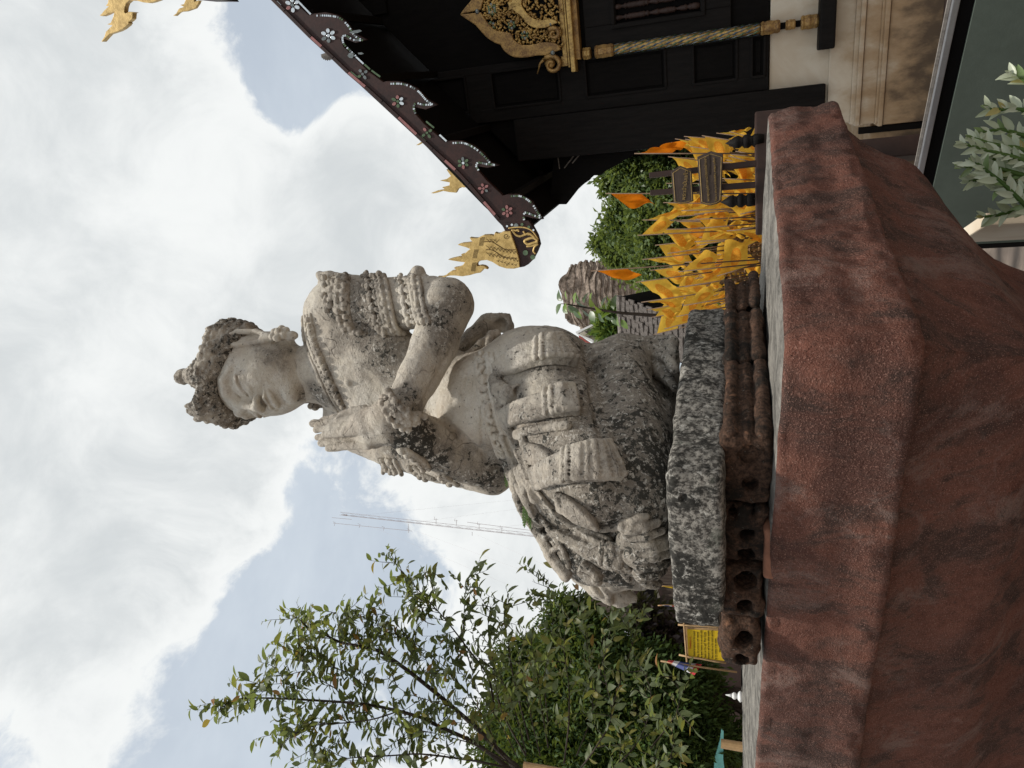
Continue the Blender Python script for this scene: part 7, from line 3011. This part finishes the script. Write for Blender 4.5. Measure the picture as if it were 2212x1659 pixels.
# pavilion with a roof of wavy shingle rows
pv = empty('pavilion', gbase(670, 8.5), 'small pavilion with rows of grey-brown shingles and a dark open gable', 'pavilion')
Yp = 8.5
A_, B_ = pt(1341, 639, Yp), pt(1346, 760, Yp + .25)
B_.z = A_.z
D_, C_ = pt(1500, 694, Yp - .7), pt(1500, 790, Yp - .5)
D_.z = C_.z = (D_.z + C_.z) / 2
sh_me = []
for k in range(3):
    mb = MB()
    mb.box((0, 0, 0), (1, 1, .018))
    mb2 = mb.fixed('shingle', False, .003)
    mb2.materials.append(M_SHINGLE)
    sh_me.append(mb2)
rows_n, cols_n = 15, 11
for r_i in range(rows_n):
    l_, r_ = A_.lerp(D_, (r_i + .5) / rows_n), B_.lerp(C_, (r_i + .5) / rows_n)
    dn = (A_.lerp(D_, 1) - A_).lerp(C_ - B_, .5).normalized()
    for j in range(cols_n):
        c_ = l_.lerp(r_, (j + .5 + .5 * (r_i % 2)) / (cols_n + .5))
        rdir = (r_ - l_).normalized()
        upn = rdir.cross(dn).normalized()
        if upn.y > 0:
            upn = -upn
        tilt = (dn + upn * tr.uniform(.08, .22)).normalized()
        o = bpy.data.objects.new('shingle', sh_me[(j + r_i) % 3])
        COL.objects.link(o)
        o.parent = pv
        M = Matrix((rdir, tilt, rdir.cross(tilt))).transposed()
        o.rotation_euler = M.to_euler()
        o.location = c_ + upn * tr.uniform(0, .02) - Vector(pv.location)
        o.scale = ((r_ - l_).length / cols_n * .96, (D_ - A_).length / rows_n * 1.35, 1)
mb = MB()
mb.tube([A_ + Vector((0, 0, .02)), B_ + Vector((0, 0, .02))], .04, 8)
part('ridge', mb, M_SHINGLE, pv)
E_, F_ = pt(1432, 622, Yp + .9), pt(1500, 640, Yp + .6)
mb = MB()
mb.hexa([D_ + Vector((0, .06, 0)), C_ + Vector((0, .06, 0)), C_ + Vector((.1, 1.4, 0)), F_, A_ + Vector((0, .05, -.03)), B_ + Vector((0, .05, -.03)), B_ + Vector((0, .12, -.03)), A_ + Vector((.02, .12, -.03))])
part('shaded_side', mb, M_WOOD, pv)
mb = MB()
mb.extrude([A_ + Vector((0, .05, .0)), E_, F_, D_ + Vector((.02, .05, 0))], (0, .03, 0))
part('gable', mb, M_WOOD, pv)
for q in (D_, C_, F_):
    mb = MB()
    mb.box((q.x, q.y + .15, (q.z + GZ) / 2), (.12, .12, q.z - GZ))
    part('post', mb, M_WOOD2, pv)

# cream house with a red side
hsx = empty('house', gbase(730, 24), 'cream house gable with a red corrugated side roof seen past the hip of the figure', 'house')
Yh = 24.0


def hq(*p):
    return [(1161 + x * .1343, 567 + y * .1343) for x, y in p]


for (outl, Y, mt, nm) in ((hq((615, 1125), (800, 1040), (1140, 870), (1340, 905), (1700, 900), (1900, 1300), (900, 1300), (880, 1240)), Yh, M_CREAM, 'gable_wall'),
                          (hq((660, 1170), (840, 1290), (770, 1362), (700, 1290), (668, 1220)), Yh - .3, M_REDROOF, 'side_roof'),
                          (hq((610, 1118), (1140, 866), (1142, 884), (650, 1140), (905, 1262), (880, 1285), (640, 1160)), Yh - .35, M_WHITE, 'roof_edge'),
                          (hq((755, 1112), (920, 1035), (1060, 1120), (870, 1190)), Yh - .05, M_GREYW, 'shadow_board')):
    mb = MB()
    mb.extrude([pt(x, y, Y) for x, y in outl], (0, .25 if nm != 'gable_wall' else 4, 0))
    part(nm, mb, mt, hsx)
for f_ in (0, .33, .66):
    mb = MB()
    a_, b_ = hq((830 + 110 * f_ * 3, 1200 + 30 * f_), (1340 + 20 * f_, 955 + 140 * f_))
    mb.tube([pt(*a_, Yh - .06), pt(*b_, Yh - .06)], .025, 4)
    part('weatherboard_line', mb, M_GREYW, hsx)
